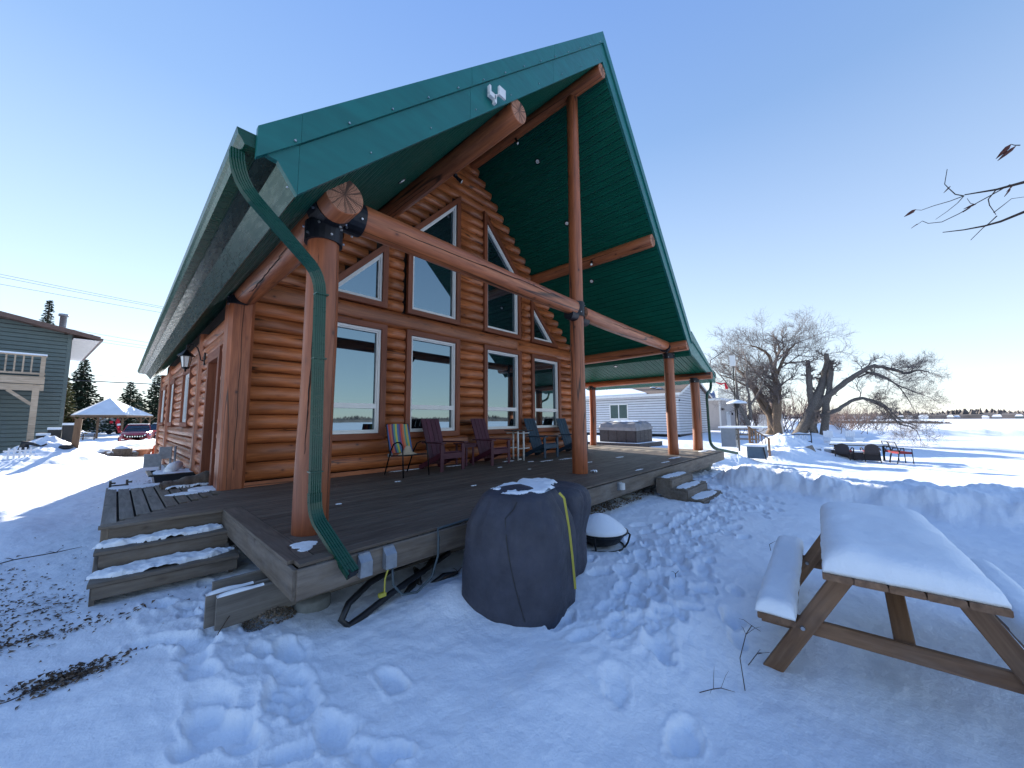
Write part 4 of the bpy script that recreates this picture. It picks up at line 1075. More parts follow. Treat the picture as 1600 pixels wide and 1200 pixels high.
for k, (x, y, a) in enumerate(((2.05, 3.25, .5), (2.35, 3.15, -.3), (2.2, 3.4, 1.2), (2.45, 3.5, .2))):
    b_ = MB().mat('black_plastic').tube([(x-.16*math.cos(a), y-.16*math.sin(a), -.57), (x, y, -.53+.02*k), (x+.15*math.cos(a), y+.15*math.sin(a), -.50)], [.02, .035, .015], 7)
    tag(b_.build('drain_pipe', None, smooth=True, local=(x, y, -.55)), ['black pipe scrap in the snow under the deck, nearest the hose', 'black pipe scrap in the snow right beside the larger grill cover', 'black pipe scrap deeper under the deck, behind the hose', 'black pipe scrap farthest right under the deck'][k], 'pipe', 'black scraps under the deck')

# gravel heap by the pier, one object of loose stones
def pebble(b_, c, r_, rnd):
    vs = []
    for (x, y, z_) in ((1, 0, 0), (-1, 0, 0), (0, 1, 0), (0, -1, 0), (0, 0, 1), (0, 0, -1)):
        k = r_*rnd.uniform(.6, 1.15); vs.append((c[0]+x*k, c[1]+y*k, c[2]+z_*k*.7))
    b_.add(vs, [(0, 2, 4), (2, 1, 4), (1, 3, 4), (3, 0, 4), (2, 0, 5), (1, 2, 5), (3, 1, 5), (0, 3, 5)])
rg = random.Random(4); b_ = MB()
for i in range(1700):
    a = rg.uniform(0, 2*PI); q = rg.random()**.6; x = .96+.24*q*math.cos(a); y = 3.62+.20*q*math.sin(a)
    z_ = -.60+.14*(1-q*q)+rg.uniform(-.01, .012); b_.mat(rg.choice(['gravel', 'gravel', 'rock', 'bark_tan', 'bark'])); pebble(b_, (x, y, z_), rg.uniform(.005, .013), rg)
tag(b_.build('gravel_heap', None, local=(.95, 3.65, -.58)), 'small heap of brown gravel under the beam ends beside the concrete pier', 'gravel', kind='stuff')
# gravel under the right part of the deck
b_ = MB()
for i in range(2600):
    x = rg.uniform(4.0, 9.5); y = 3.3+abs(rg.gauss(0, .45)); z_ = gz(x, y) if i % 40 == 0 else -.585
    b_.mat(rg.choice(['gravel', 'rock', 'bark'])); pebble(b_, (x, y, -.56+rg.uniform(-.02, .03)), rg.uniform(.012, .03), rg)
tag(b_.build('gravel_bed', None, local=(6, 3.6, -.57)), 'dark gravel showing in the shade under the right part of the deck', 'gravel', kind='stuff')

# ---------------------------------------------------------------- seats on the porch
def adirondack(mat, label, cat, x, y, rz, group):
    t = thing('garden_chair', label, cat, (x, y, 0), rz, group); T = WM[t.name]
    def bd(n, p0, p1, w_, h_, up=(0, 0, 1)): board(n, T @ Vector(p0), T @ Vector(p1), w_, h_, mat, t, up=T.to_3x3() @ Vector(up))
    # faces -Y. width .62
    for s_ in (-1, 1):
        bd('front_leg', (s_*.29, -.34, 0), (s_*.29, -.34, .56), .085, .03, (0, 1, 0))
        bd('rear_leg', (s_*.255, -.30, .345), (s_*.255, .46, .02), .028, .11)
        bd('arm', (s_*.31, -.42, .585), (s_*.27, .30, .575), .12, .026)
        bd('arm_brace', (s_*.29, -.30, .52), (s_*.29, -.30, .42), .05, .03, (0, 1, 0))
    bd('apron', (-.275, -.335, .31), (.275, -.335, .31), .026, .12)
    for k in range(5): bd('seat_slat', (-.27, -.28+k*.098, .375-k*.042), (.27, -.28+k*.098, .375-k*.042), .088, .022, (0, .4, 1))
    for k in range(4):
        xx = -.18+k*.12; bd('back_slat', (xx, .10, .12), (xx*1.04, .46, 1.085), .114, .020, (0, -1, .3))
    bd('back_rail', (-.25, .25, .44), (.25, .25, .44), .03, .07); bd('back_rail', (-.22, .42, .88), (.22, .42, .88), .024, .06)
    return t
GR = 'adirondack chairs along the window wall'
adirondack('maroon_board', 'maroon slatted chair on the porch, next to the striped sling chair', 'chair', 4.88, 6.64, .05, GR)
adirondack('maroon_board', 'maroon slatted chair on the porch, beside the white-legged table', 'chair', 6.30, 6.62, .03, GR)
adirondack('navy_board', 'navy blue slatted chair on the porch, right of the white-legged table', 'chair', 8.35, 6.66, .0, GR)
adirondack('navy_board', 'navy blue slatted chair half hidden behind the centre porch post', 'chair', 9.95, 6.68, -.02, GR)
# striped sling chair
t = thing('sling_chair', 'striped sling chair with a black tube frame and a cream cloth on its seat', 'chair', (3.93, 6.50, 0), .02); T = WM[t.name]
for s_ in (-1, 1):
    pts = [T @ Vector(p) for p in [(s_*.28, -.34, 0), (s_*.275, -.30, .40), (s_*.27, -.27, .58), (s_*.27, -.20, .635), (s_*.27, -.08, .64), (s_*.265, .05, .60), (s_*.26, .16, .46), (s_*.25, .38, 0)]]
    MB().mat('dark_metal').tube(pts, .014, 8).build('side_frame', t, smooth=True, M=Matrix.Identity(4))
MB().mat('dark_metal').tube([T @ Vector(p) for p in [(-.25, -.26, .40), (-.25, .16, .37), (-.25, .22, .45), (-.245, .38, .98), (.245, .38, .98), (.25, .22, .45), (.25, .16, .37), (.25, -.26, .40), (-.25, -.26, .40)]], .012, 8).build('sling_frame', t)
def sling(name, a, c, sag, tilt):
    b_ = MB().mat('striped_fabric'); nx, ny = 8, 8; vs = []
    for th in (0, .006):
        for j in range(ny+1):
            for i in range(nx+1):
                u, v_ = i/nx-.5, j/ny
                p = Vector(a).lerp(Vector(c), v_); s_ = sag*(1-(2*u)**2)*math.sin(PI*v_)
                vs.append((p.x+u*.50, p.y+s_*tilt[1]+th*tilt[1], p.z+s_*tilt[2]+th*tilt[2]))
    m_ = nx+1; o_ = (nx+1)*(ny+1); fs_ = []
    for j in range(ny):
        for i in range(nx): fs_ += [(j*m_+i, j*m_+i+1, (j+1)*m_+i+1, (j+1)*m_+i), tuple(o_+k for k in ((j+1)*m_+i, (j+1)*m_+i+1, j*m_+i+1, j*m_+i))]
    b_.add(vs, fs_); b_.build(name, t, M=T, smooth=True)
sling('sling_back', (0, .375, .985), (0, .185, .42), .04, (0, 1, -.2)); sling('sling_seat', (0, -.27, .405), (0, .18, .385), .03, (0, 0, -1))
b_ = MB().mat('sand_cloth').lathe([(0, .0), (.17, .0), (.15, .03), (.08, .06), (.05, .15), (.02, .18), (0, .18)], 12, (3.93-.02, 6.44, .385), 1.2, .8)
tag(b_.build('seat_cloth', None, smooth=True, local=(3.93, 6.44, .39)), 'crumpled cream cloth hat left on the striped chair', 'hat')
# maroon side table
t = thing('side_table', 'low maroon side table between the two maroon chairs', 'table', (5.66, 6.85, 0))
board('table_top', (5.48, 6.66, .50), (5.86, 6.66, .50), .10, .022, 'maroon_board', t)
for k in range(3): board('table_top', (5.48, 6.77+k*.11, .50), (5.86, 6.77+k*.11, .50), .10, .022, 'maroon_board', t)
board('apron', (5.50, 6.64, .455), (5.84, 6.64, .455), .02, .07, 'maroon_board', t)
for xx in (5.60, 5.74):
    for yy in (6.66, 7.02): board('leg', (xx-.03 if xx < 5.7 else xx+.03, yy, 0), (xx-.03 if xx < 5.7 else xx+.03, yy, .49), .05, .03, 'maroon_board', t, up=(0, 1, 0))
# tall white-legged table
t = thing('bar_table', 'small dark-topped table on thick white tube legs, between the maroon and navy chairs', 'table', (7.40, 6.68, 0))
MB().mat('dark_metal').box((7.43, 6.70, .765), (.66, .46, .025)).build('table_top', t, local=(7.4, 6.7, .76))
for xx, yy in ((7.17, 6.50), (7.30, 6.42), (7.42, 6.90), (7.60, 6.90)):
    if True: MB().mat('white_metal').tube([(xx, yy, 0), (xx, yy, .752)], .024, 12).build('leg', t, smooth='sides', local=(xx, yy, 0))
for yy in (6.5, 6.9): MB().mat('white_metal').tube([(7.17, yy, .30), (7.62, yy, .30)], .013, 8).tube([(7.17, yy, .03), (7.29, yy, .03)], .02, 8).tube([(7.17, yy, .70), (7.62, yy, .70)], .013, 8).build('crossbar', t, local=(7.4, yy, .3))
b_ = MB().mat('galvanised').box((3.98, 7.24, .33), (.10, .03, .07)); tag(b_.build('wall_outlet', None, local=(3.98, 7.24, .33)), 'small grey outlet cover on the log wall behind the striped chair', 'outlet box')

# ---------------------------------------------------------------- covered grills
def sstf(t):
    t = min(1, max(0, t)); return t*t*(3-2*t)
def cover(name, label, c, prof, ax, ay, rz, seed, fold=.03, n=96, sq=2.6):
    """draped fabric: prof = list of (z, scale), superellipse plan"""
    T = Matrix.Translation(c) @ Matrix.Rotation(rz, 4, 'Z'); m_ = len(prof)
    zz = np.array([p[0] for p in prof]); ss = np.array([p[1] for p in prof]); K = 46
    zi = np.linspace(zz[0], zz[-1], K); si = np.interp(zi, zz, ss)
    rnd = random.Random(seed); ph = [rnd.uniform(0, 6.28) for _ in range(8)]
    vs = []
    for j in range(K):
        t = (zi[j]-zz[0])/(zz[-1]-zz[0])
        for k in range(n):
            a = 2*PI*k/n; ca, sa = math.cos(a), math.sin(a)
            q = (abs(ca)**sq+abs(sa)**sq)**(-1/sq)
            fo = fold*(.35+.65*(1-t))*(.6*math.sin(4*a+ph[0]+t*1.6)+.45*math.sin(7*a+ph[1]-t*2.5)+.22*math.sin(15*a+ph[2]+t*3))+fold*.6*math.sin(3*a+ph[3]+5*t)*math.sin(PI*t)
            fo -= fold*1.5*max(0, math.sin(9*a+ph[5]))**6*sstf((t-.45)/.35)*(1-sstf((t-.93)/.07))
            fo += .014*mnoise.noise(Vector((ca*3, sa*3, t*3+seed)))+.008*mnoise.noise(Vector((ca*9, sa*9, t*7+seed)))
            r_ = si[j]*q*(1+fo)
            vs.append((r_*ca*ax, r_*sa*ay, zi[j]+.012*(1-t)*math.sin(4*a+ph[4])))
    fs_ = [(j*n+k, j*n+(k+1) % n, (j+1)*n+(k+1) % n, (j+1)*n+k) for j in range(K-1) for k in range(n)]
    # top: shallow sagging disc
    o_ = len(vs); R_ = 7
    for r_ in range(1, R_+1):
        u = 1-r_/R_
        for k in range(n):
            bx, by, bz = vs[(K-1)*n+k]; 
            x, y = bx*u, by*u; vs.append((x, y, zi[-1]+.035*(1-u)*(1.3 if seed == 1 else .9)+.014*mnoise.noise(Vector((x*5, y*5, seed)))+.02*math.sin(x*9+ph[5])*(1-u*u)))
        for k in range(n):
            a0 = (K-1)*n if r_ == 1 else o_+(r_-2)*n
            fs_.append((a0+k, a0+(k+1) % n, o_+(r_-1)*n+(k+1) % n, o_+(r_-1)*n+k))
    b_ = MB().mat('cover_fabric'); b_.add(vs, fs_)
    ob = b_.build('fabric_cover', None, M=T, smooth=True)
    return ob, T
def covered(label, *a, **k):
    o, T = cover('fabric_cover', '', *a, **k)
    t = thing('covered_grill', label, 'covered grill', T.translation, k.get('rz', a[4] if len(a) > 4 else 0), 'covered grills against the deck')
    M = WM[o.name]; o.parent = t; o.matrix_basis = WM[t.name].inverted() @ M
    return t, T
g1, T1 = covered('larger round-shouldered grill under a charcoal fabric cover with snow on top', (2.63, 2.36, -.60), [(0, .96), (.1, .985), (.35, 1.0), (.62, .985), (.74, .94), (.83, .86), (.90, .77), (.955, .70), (.985, .655), (1.0, .60)], .50, .47, .35, 1, fold=.040, sq=3.2)
g2, T2 = covered('narrower grill under a charcoal cover, squeezed behind the larger one', (3.32, 2.60, -.60), [(0.02, .86), (.12, .95), (.45, .95), (.66, 1.04), (.78, 1.06), (.86, 1.02), (.91, .93), (.93, .80), (.935, .70)], .41, .44, .35, 2, fold=.05)
# seams
def seam(T, pts, parent, mat='black_plastic', r_=.004, name='seam'):
    MB().mat(mat).tube([T @ Vector(p) for p in pts], r_, 5).build(name, parent, M=Matrix.Identity(4))
o = snow_patch(2.66, 2.36, .415, .36, .27, .028, 57, nx=70, ny=56, thr=.35, rot=.3, label='slabs of snow on top of the larger covered grill')
o = snow_patch(3.25, 2.68, .355, .24, .22, .03, 52, nx=40, ny=30, thr=.2, rot=.3, label='snow lying on top of the narrower covered grill')
def surf_pt(T, ob, px_dir, z_):
    """outermost cover point seen in a horizontal direction at a height"""
    return None
def on_cover(ob, az, z_, out=.004):
    """point on the cover surface met by a horizontal line that starts well outside, in direction az"""
    Mi = WM[ob.name].inverted(); o_ = Mi @ Vector((0, 0, z_)); d_ = (Mi.to_3x3() @ Vector((math.sin(az), math.cos(az), 0))).normalized()
    ok, p_, n_, _i = ob.ray_cast(o_, d_)
    return (WM[ob.name] @ (p_+n_*out*(1 if n_.dot(d_) < 0 else -1))) if ok else None
_co = [c for c in g1.children if c.name.startswith('fabric_cover')][0]
sp = [on_cover(_co, math.radians(a_), z_) for a_, z_ in ((47.6, .36), (47.0, .30), (45.8, .24), (45.9, .1), (46.4, -.05), (47.0, -.2), (47.8, -.36), (48.6, -.5))]
sp = [p for p in sp if p is not None]
if len(sp) > 2: MB().mat('black_plastic').tube(sp, .0035, 5).build('seam', g1, M=Matrix.Identity(4))
pts = [Vector(p) for p in [(2.72, 1.98, .405), (2.745, 1.945, .36), (2.79, 1.93, .10), (2.81, 1.915, -.15), (2.83, 1.905, -.42)]]
b_ = MB().mat('yellow')
for a, c in zip(pts[:-1], pts[1:]): b_.bar(a, c, .005, .020, up=(.72, -.69, 0))
b_.build('strap', g1, M=Matrix.Identity(4))

# fire pit bowl
t = thing('fire_pit', 'black steel fire bowl heaped with snow, standing behind the covered grills', 'fire pit', (4.40, 2.56, -.62))
MB().mat('dark_metal').lathe([(0, .06), (.14, .065), (.24, .11), (.31, .20), (.345, .235), (.355, .235), (.355, .245), (.33, .245), (.3, .215), (.0, .2)], 32, (4.40, 2.56, -.62)).build('bowl', t, smooth=True, local=(4.4, 2.56, -.62))
for k in range(4):
    a = k*PI/2+.35; ca, sa = math.cos(a), math.sin(a)
    MB().mat('dark_metal').tube([(4.40+r_*ca, 2.56+r_*sa, -.62+h) for r_, h in ((.35, .235), (.375, .22), (.345, .12), (.30, .05), (.32, -.02))], .012, 8).build('leg', t, smooth=True, M=Matrix.Identity(4))
MB().mat('dark_metal').tube([(4.40+.295*math.cos(a), 2.56+.295*math.sin(a), -.565) for a in np.linspace(0, 2*PI, 33)], .012, 8, cap=False).build('ring', t, smooth=True, M=Matrix.Identity(4))
MB().mat('snow').lathe([(.325, .22), (.335, .25), (.29, .30), (.21, .36), (.12, .415), (.05, .44), (0, .445)], 26, (4.40, 2.56, -.62)).build('snow_cap', t, smooth=True, local=(4.4, 2.56, -.62))

# ---------------------------------------------------------------- picnic table
pt = thing('picnic_table', 'brown wooden picnic table with attached benches under thick smooth snow', 'picnic table', (4.0, -.09, -.66))
TZ = .13; x0, x1, yc = 2.95, 4.85, -.06
for k in range(5):
    yy = yc-.282+k*.141; board('table_board', (x0+rb.uniform(-.006, .006), yy, TZ-.018), (x1, yy, TZ-.018), .134, .036, 'table_wood', pt)
for s_ in (1, -1):
    for q in (0,): board('bench_board', (x0+.06, yc+s_*.60, -.235), (x1-.03, yc+s_*.60, -.235), .20, .036, 'table_wood', pt)
for xx in (x0+.22, x1-.30):
    for s_ in (1, -1): board('leg', (xx, yc+s_*.235, TZ-.04), (xx, yc+s_*.72, -.74), .036, .10, 'table_wood', pt, up=(0, s_, 1))
    board('seat_beam', (xx+.037, yc+.70, -.30), (xx+.037, yc-.70, -.30), .036, .095, 'table_wood', pt)
    board('top_cleat', (xx+.037, yc+.31, TZ-.075), (xx+.037, yc-.31, TZ-.075), .036, .075, 'table_wood', pt)
    for s_ in (1, -1):
        for q in (0, 1):
            yy = yc+s_*(.50-.028+q*.05); zz = -.29-.025*(1-2*q)*0+(.012 if q else -.012)
            MB().mat('bolt_metal').tube([(xx-.018, yy, zz), (xx-.032, yy, zz)], [.016, .012], 10).build('bolt', pt, local=(xx, yy, zz))
board('diagonal_brace', (x0+.28, yc, -.30), (x0+.80, yc, TZ-.05), .09, .036, 'table_wood', pt, up=(0, 0, 1))
board('diagonal_brace', (x1-.36, yc, -.30), (x1-.85, yc, TZ-.05), .09, .036, 'table_wood', pt, up=(0, 0, 1))
def snow_slab(cx, cy, z0, hx, hy, h, seed, parent, expo=6, lean=0.0, nx=60, ny=40, round_=.10):
    xs = np.concatenate([np.linspace(-1, -.86, 9), np.linspace(-.86, .86, nx)[1:-1], np.linspace(.86, 1, 9)]); ys = np.concatenate([np.linspace(-1, -.8, 9), np.linspace(-.8, .8, ny)[1:-1], np.linspace(.8, 1, 9)])
    X, Y = np.meshgrid(xs*hx, ys*hy)
    dx = np.clip((hx-np.abs(X))/round_, 0, 1); dy = np.clip((hy-np.abs(Y))/round_, 0, 1)
    e_ = np.sqrt(np.clip(1-(1-dx)**2, 0, 1))*np.sqrt(np.clip(1-(1-dy)**2, 0, 1))
    Z = h*(.13+.87*e_**.8)*(1+.30*fbm(X+cx, Y+cy, 1.5, 4, seed)+lean*Y/hy)+.003*e_*fbm(X, Y, 9, 3, seed)
    X = X+.012*fbm(X+3, Y, 6, 3, seed+2); Y = Y+.010*fbm(X, Y+5, 6, 3, seed+3)
    b_ = MB().mat('snow'); ny_, nx_ = X.shape
    b_.v = [(a, c, d) for a, c, d in zip(X.ravel(), Y.ravel(), np.maximum(Z, .004).ravel())]+[(a, c, -.0005) for a, c in zip(X.ravel(), Y.ravel())]
    o_ = nx_*ny_
    for j in range(ny_-1):
        for i in range(nx_-1):
            f = (j*nx_+i, j*nx_+i+1, (j+1)*nx_+i+1, (j+1)*nx_+i); b_.f.append(f); b_.m.append(0); b_.f.append(tuple(o_+k for k in f[::-1])); b_.m.append(0)
    bd_ = [i for i in range(nx_)]+[j*nx_+nx_-1 for j in range(1, ny_)]+[(ny_-1)*nx_+i for i in range(nx_-2, -1, -1)]+[j*nx_ for j in range(ny_-2, 0, -1)]
    for a, c in zip(bd_, bd_[1:]+bd_[:1]): b_.f.append((a, o_+a, o_+c, c)); b_.m.append(0)
    return b_.build('snow_cap', parent, M=Matrix.Translation((cx, cy, z0)), smooth=True)
snow_slab((x0+x1)/2+.01, yc, TZ+.001, (x1-x0)/2-.012, .348, .135, 3, pt, round_=.15)
snow_slab((x0+x1)/2+.02, yc+.605, -.216, (x1-x0)/2-.05, .108, .09, 4, pt, round_=.08)
snow_slab((x0+x1)/2+.02, yc-.605, -.216, (x1-x0)/2-.05, .112, .13, 5, pt, round_=.10)

pt.rotation_euler = (0, 0, math.radians(3.6))

# ---------------------------------------------------------------- by the side door
# carriage lantern
lt = thing('wall_lantern', 'black carriage lantern on a scrolled arm beside the side door', 'lantern', (1.15, 9.6, 2.35))
lx, ly, lz = .86, 9.62, 2.33
MB().mat('dark_metal').prism([(1.155, 9.57, 2.20), (1.155, 9.67, 2.20), (1.155, 9.68, 2.38), (1.155, 9.62, 2.46), (1.155, 9.56, 2.38)], None, (-.025, 0, 0)).build('wall_plate', lt, local=(1.15, 9.6, 2.3))
MB().mat('dark_metal').tube([(1.14, 9.62, 2.28), (1.08, 9.62, 2.30), (1.06, 9.62, 2.42), (1.02, 9.62, 2.54), (.94, 9.62, 2.60), (.87, 9.62, 2.58), (.85, 9.62, 2.53), (.88, 9.62, 2.50), (.90, 9.62, 2.53)], .011, 8).build('arm', lt, smooth=True, M=Matrix.Identity(4))
MB().mat('dark_metal').lathe([(0, .20), (.012, .19), (.012, .15), (.035, .145), (.045, .12), (.135, .03), (.140, .015), (.095, .012), (0, .012)], 6, (lx, ly, lz)).build('cap', lt, local=(lx, ly, lz))
MB().mat('lamp_glass').lathe([(.085, .01), (.055, -.20)], 6, (lx, ly, lz)).build('glass', lt, local=(lx, ly, lz))
b_ = MB().mat('dark_metal')
for k in range(6):
    a = 2*PI*k/6; b_.tube([(lx+.088*math.cos(a), ly+.088*math.sin(a), lz+.01), (lx+.058*math.cos(a), ly+.058*math.sin(a), lz-.20)], .006, 5)
b_.lathe([(.062, -.20), (.064, -.215), (.03, -.24), (.012, -.25), (.018, -.27), (0, -.30)], 6, (lx, ly, lz)); b_.build('cage', lt, local=(lx, ly, lz))
# covered bundle, tub, meters, boot tray
b_ = MB().mat('tarp_brown'); n = 20; vs = []
for i in range(n+1):
    t = i/n; x = .55+t*.66; yb = 8.05+t*.10; hh = .07+.15*t**1.1+.012*math.sin(t*17)
    for q, (dy, dz) in enumerate(((-.02, 0), (-.005, .5), (.06, .92), (.18, 1.0), (.34, .85), (.42, .35), (.43, 0))): vs.append((x, yb+dy+.012*math.sin(i*1.7+q), hh*dz+.008*math.sin(i*2.3+q*1.9)*(dz > 0)))
b_.add(vs, [(i*7+q, i*7+q+1, (i+1)*7+q+1, (i+1)*7+q) for i in range(n) for q in range(6)]+[tuple(range(7)), tuple(n*7+q for q in range(7))[::-1]])
tag(b_.build('folded_tarp', None, smooth=True, local=(.9, 8.2, 0)), 'folded brown tarpaulin bundle lying on the landing before the side door', 'tarpaulin')
snow_patch(.86, 8.06, .005, .30, .07, .05, 71, nx=40, ny=14, label='line of snow along the front of the folded tarpaulin', thr=.1, rot=.12)
t = thing('black_tub', 'wide black plastic tub with snow in it beyond the landing', 'tub', (.90, 10.9, -.2))
bx, by = .92, 10.55
b_ = MB().mat('black_plastic'); P = [(-.36, -.50), (.30, -.50), (.30, .50), (-.36, .50)]
for a, c in ((0, 1), (1, 2), (2, 3), (3, 0)):
    lo = [(bx+P[a][0]*.85, by+P[a][1]*.85, -.26), (bx+P[c][0]*.85, by+P[c][1]*.85, -.26)]; hi = [(bx+P[c][0], by+P[c][1], .02), (bx+P[a][0], by+P[a][1], .02)]
    b_.prism(lo+hi, None, (0, 0, .012))
b_.box((bx-.03, by, -.26), (.6, .86, .02)); b_.box((bx-.03, by-.52, .02), (.74, .06, .03)); b_.box((bx-.40, by, .02), (.06, 1.06, .03)); b_.box((bx+.32, by, .02), (.06, 1.06, .03))
b_.build('tub_body', t, local=(bx, by, -.1))
snow_patch(bx-.03, by, .0, .32, .46, .06, 73, label='snow filling the black plastic tub', thr=-.2)
b_ = MB().mat('snow').tube([(.78, 10.3, .06), (.86, 10.45, .12), (.96, 10.62, .15)], [.075, .10, .09], 12); tag(b_.build('snowy_bottle', None, smooth=True, local=(.86, 10.4, .1)), 'snow-crusted rounded jug lying on the black tub', 'jug')
t = thing('utility_meter', 'grey gas meter boxes and pipes at the far end of the side wall', 'utility meter', (.75, 12.4, -.3))
MB().mat('galvanised').box((.66, 12.6, .13), (.30, .24, .30)).build('meter_box', t, local=(.66, 12.6, .13)); MB().mat('galvanised').box((.88, 12.6, .30), (.22, .18, .28)).build('meter_box', t, local=(.88, 12.6, .3))
for xx in (.80, .98, 1.06): MB().mat('galvanised').tube([(xx, 12.55, -.55), (xx, 12.55, .45)], .022, 8).build('pipe', t, smooth='sides', local=(xx, 12.55, 0))
t = thing('boot_tray', 'pair of small black brackets standing in snow at the far corner of the landing', 'bracket', (.10, 9.0, 0))
for xx in (.0, .19): MB().mat('black_plastic').box((xx, 9.0, .05), (.03, .06, .10)).box((xx+.035, 9.0, .06), (.05, .04, .025)).build('bracket_arm', t, local=(xx, 9, .05))
MB().mat('black_plastic').box((.10, 9.0, .02), (.22, .04, .02)).build('bracket_bar', t, local=(.1, 9, .02))

# ---------------------------------------------------------------- trees
def twig_tube(b_, pts, r0, r1, n):
    rr = [r0+(r1-r0)*i/(len(pts)-1) for i in range(len(pts))]; b_.tube(pts, rr, n, cap=False)
def spawn(b_, p, d, ln, r_, lev, rnd, droop=.0, spread=.7, up=.15):
    """one branch with its children"""
    k = 5 if lev > 1 else 4; pts = [p]; q = p.copy(); dd = d.normalized()
    for i in range(k):
        dd = (dd+Vector((rnd.gauss(0, .16), rnd.gauss(0, .16), rnd.gauss(0, .13)+up*.25-droop*(i/k)))).normalized(); q = q+dd*ln/k; pts.append(q.copy())
    twig_tube(b_, pts, r_, r_*.35, 5 if lev > 2 else 3)
    if lev <= 0: return
    nc = {4: 6, 3: 6, 2: 6, 1: 5}.get(lev, 5)
    for c in range(nc):
        t = .25+.75*(c+rnd.random()*.8)/nc; i = min(int(t*k), k-1); a = pts[i].lerp(pts[i+1], t*k-i)
        base = (pts[i+1]-pts[i]).normalized(); rv = Vector((rnd.gauss(0, 1), rnd.gauss(0, 1), rnd.gauss(0, 1))); rv = (rv-base*rv.dot(base)).normalized()
        nd = (base*(1-spread*.5)+rv*spread+Vector((0, 0, up))).normalized()
        spawn(b_, a, nd, ln*rnd.uniform(.45, .68), max(r_*.5, .006), lev-1, rnd, droop, spread, up)
def guided(t, limbs, trunk_keys, mat, seed, x0=40, xs=1.0, twl=1.6, droop=.1, twmat='fine_twigs', step=1.0, lev=2, tw_from=.3, minr=.012):
    rnd = random.Random(seed); tw = MB().mat(twmat)
    for key, (pts, r0, r1) in limbs.items():
        P = [Vector((x0+xs*mnoise.noise(Vector((i*.9, hash(key) % 7 if False else len(key)*1.3, seed)))*1.2*(i > 0), y, z_)) for i, (y, z_) in enumerate(pts)]
        # smooth with Catmull-Rom
        Q = []
        for i in range(len(P)-1):
            a, c, d, e_ = P[max(i-1, 0)], P[i], P[i+1], P[min(i+2, len(P)-1)]
            for s_ in range(4):
                u = s_/4; Q.append(.5*((2*c)+(d-a)*u+(2*a-5*c+4*d-e_)*u*u+(3*c-a-3*d+e_)*u**3))
        Q.append(P[-1])
        Q = [q+Vector((rnd.gauss(0, .03), rnd.gauss(0, .03), rnd.gauss(0, .03)))*min(1, r0*6) for q in Q]
        b_ = MB().mat(mat); rr = [r0+(r1-r0)*i/(len(Q)-1) for i in range(len(Q))]
        if key in trunk_keys: rr[0] *= 1.35
        b_.tube(Q, [v*(1+.08*rnd.uniform(-1, 1)) for v in rr], 10 if r0 > .12 else 7)
        b_.build('trunk' if key in trunk_keys else 'limb', t, smooth='sides', M=Matrix.Identity(4))
        if key.startswith('stub'): 
            cnt = 5; f0 = .5
        else: cnt = 999; f0 = tw_from
        Ls = sum((Q[i+1]-Q[i]).length for i in range(len(Q)-1)); n_ = min(cnt, int(Ls*(1-f0)/step)+2)
        for c in range(n_):
            f = f0+(1-f0)*(c+rnd.random()*.7)/n_; f = min(f, .999); i = int(f*(len(Q)-1)); a = Q[i]; base = (Q[min(i+1, len(Q)-1)]-Q[i]).normalized()
            rv = Vector((rnd.gauss(0, 1), rnd.gauss(0, 1), rnd.gauss(.25, .9))); rv = (rv-base*rv.dot(base)).normalized()
            l_ = twl*rnd.uniform(.6, 1.25)*(.55 if key.startswith('stub') else 1)
            spawn(tw, a, (base*.55+rv*.8), l_, max(rr[i]*.32, minr), lev, rnd, droop)
        if not key.startswith('stub'): spawn(tw, Q[-1], (Q[-1]-Q[-2]), twl*1.1, r1*.8, lev, rnd, droop)
    o = tw.build('twigs', t, M=Matrix.Identity(4)); o['kind'] = 'stuff'
WA = thing('willow_tree', 'tallest bare willow with a wide twiggy crown, left of the cut trunks by the lake', 'tree', (40, 5.4, -.4))
guided(WA, {
 'A_trunk': ([(5.44, -.5), (5.38, 1.24), (5.18, 2.94), (5.23, 4.37), (5.25, 5.59)], .42, .22),
 'A_l': ([(5.25, 5.4), (5.53, 6.7), (6.18, 7.5), (7.0, 7.9)], .16, .04), 'A_m': ([(5.25, 5.4), (4.94, 6.6), (5.08, 7.4), (4.5, 7.9)], .15, .04),
 'A_r': ([(5.1, 4.94), (4.4, 6.4), (3.9, 7.2), (3.2, 7.7)], .15, .04), 'A_r2': ([(4.7, 5.99), (3.76, 5.89), (2.79, 6.0)], .09, .04),
 'A_lean': ([(5.8, -.4), (5.96, 1.82), (6.74, 3.6), (7.5, 5.0), (8.5, 6.1)], .34, .07), 'A_lean2': ([(5.52, -.4), (5.82, .96), (6.56, 2.42), (7.42, 4.85)], .30, .06),
 'A_l3': ([(6.74, 3.6), (7.6, 4.2), (8.7, 4.9), (9.6, 5.3)], .12, .04), 'A_l4': ([(5.3, 3.2), (6.4, 4.9), (7.2, 6.3), (8.0, 7.0)], .12, .04)},
 ('A_trunk', 'A_lean', 'A_lean2'), 'bark_tan', 3, 40.5, 1.3, 2.2, .10, step=.48, lev=3, tw_from=.35)
WF = thing('dark_tree', 'thin dark multi-stemmed bare tree beside the patio heater', 'tree', (34, 6.3, -.3))
guided(WF, {'F_trunk': ([(6.05, -.3), (6.7, 1.7), (7.0, 3.0), (7.0, 4.7)], .17, .05), 'F2': ([(6.2, .9), (6.2, 2.6), (6.25, 4.1), (6.2, 5.5)], .13, .04), 'F3': ([(6.6, 1.5), (7.2, 3.0), (7.7, 4.0), (8.4, 5.0)], .08, .03), 'F4': ([(6.3, 1.8), (5.6, 3.0), (5.1, 4.0)], .07, .03)},
 ('F_trunk',), 'bark', 4, 34, .8, 1.3, .0, step=.9, lev=2)
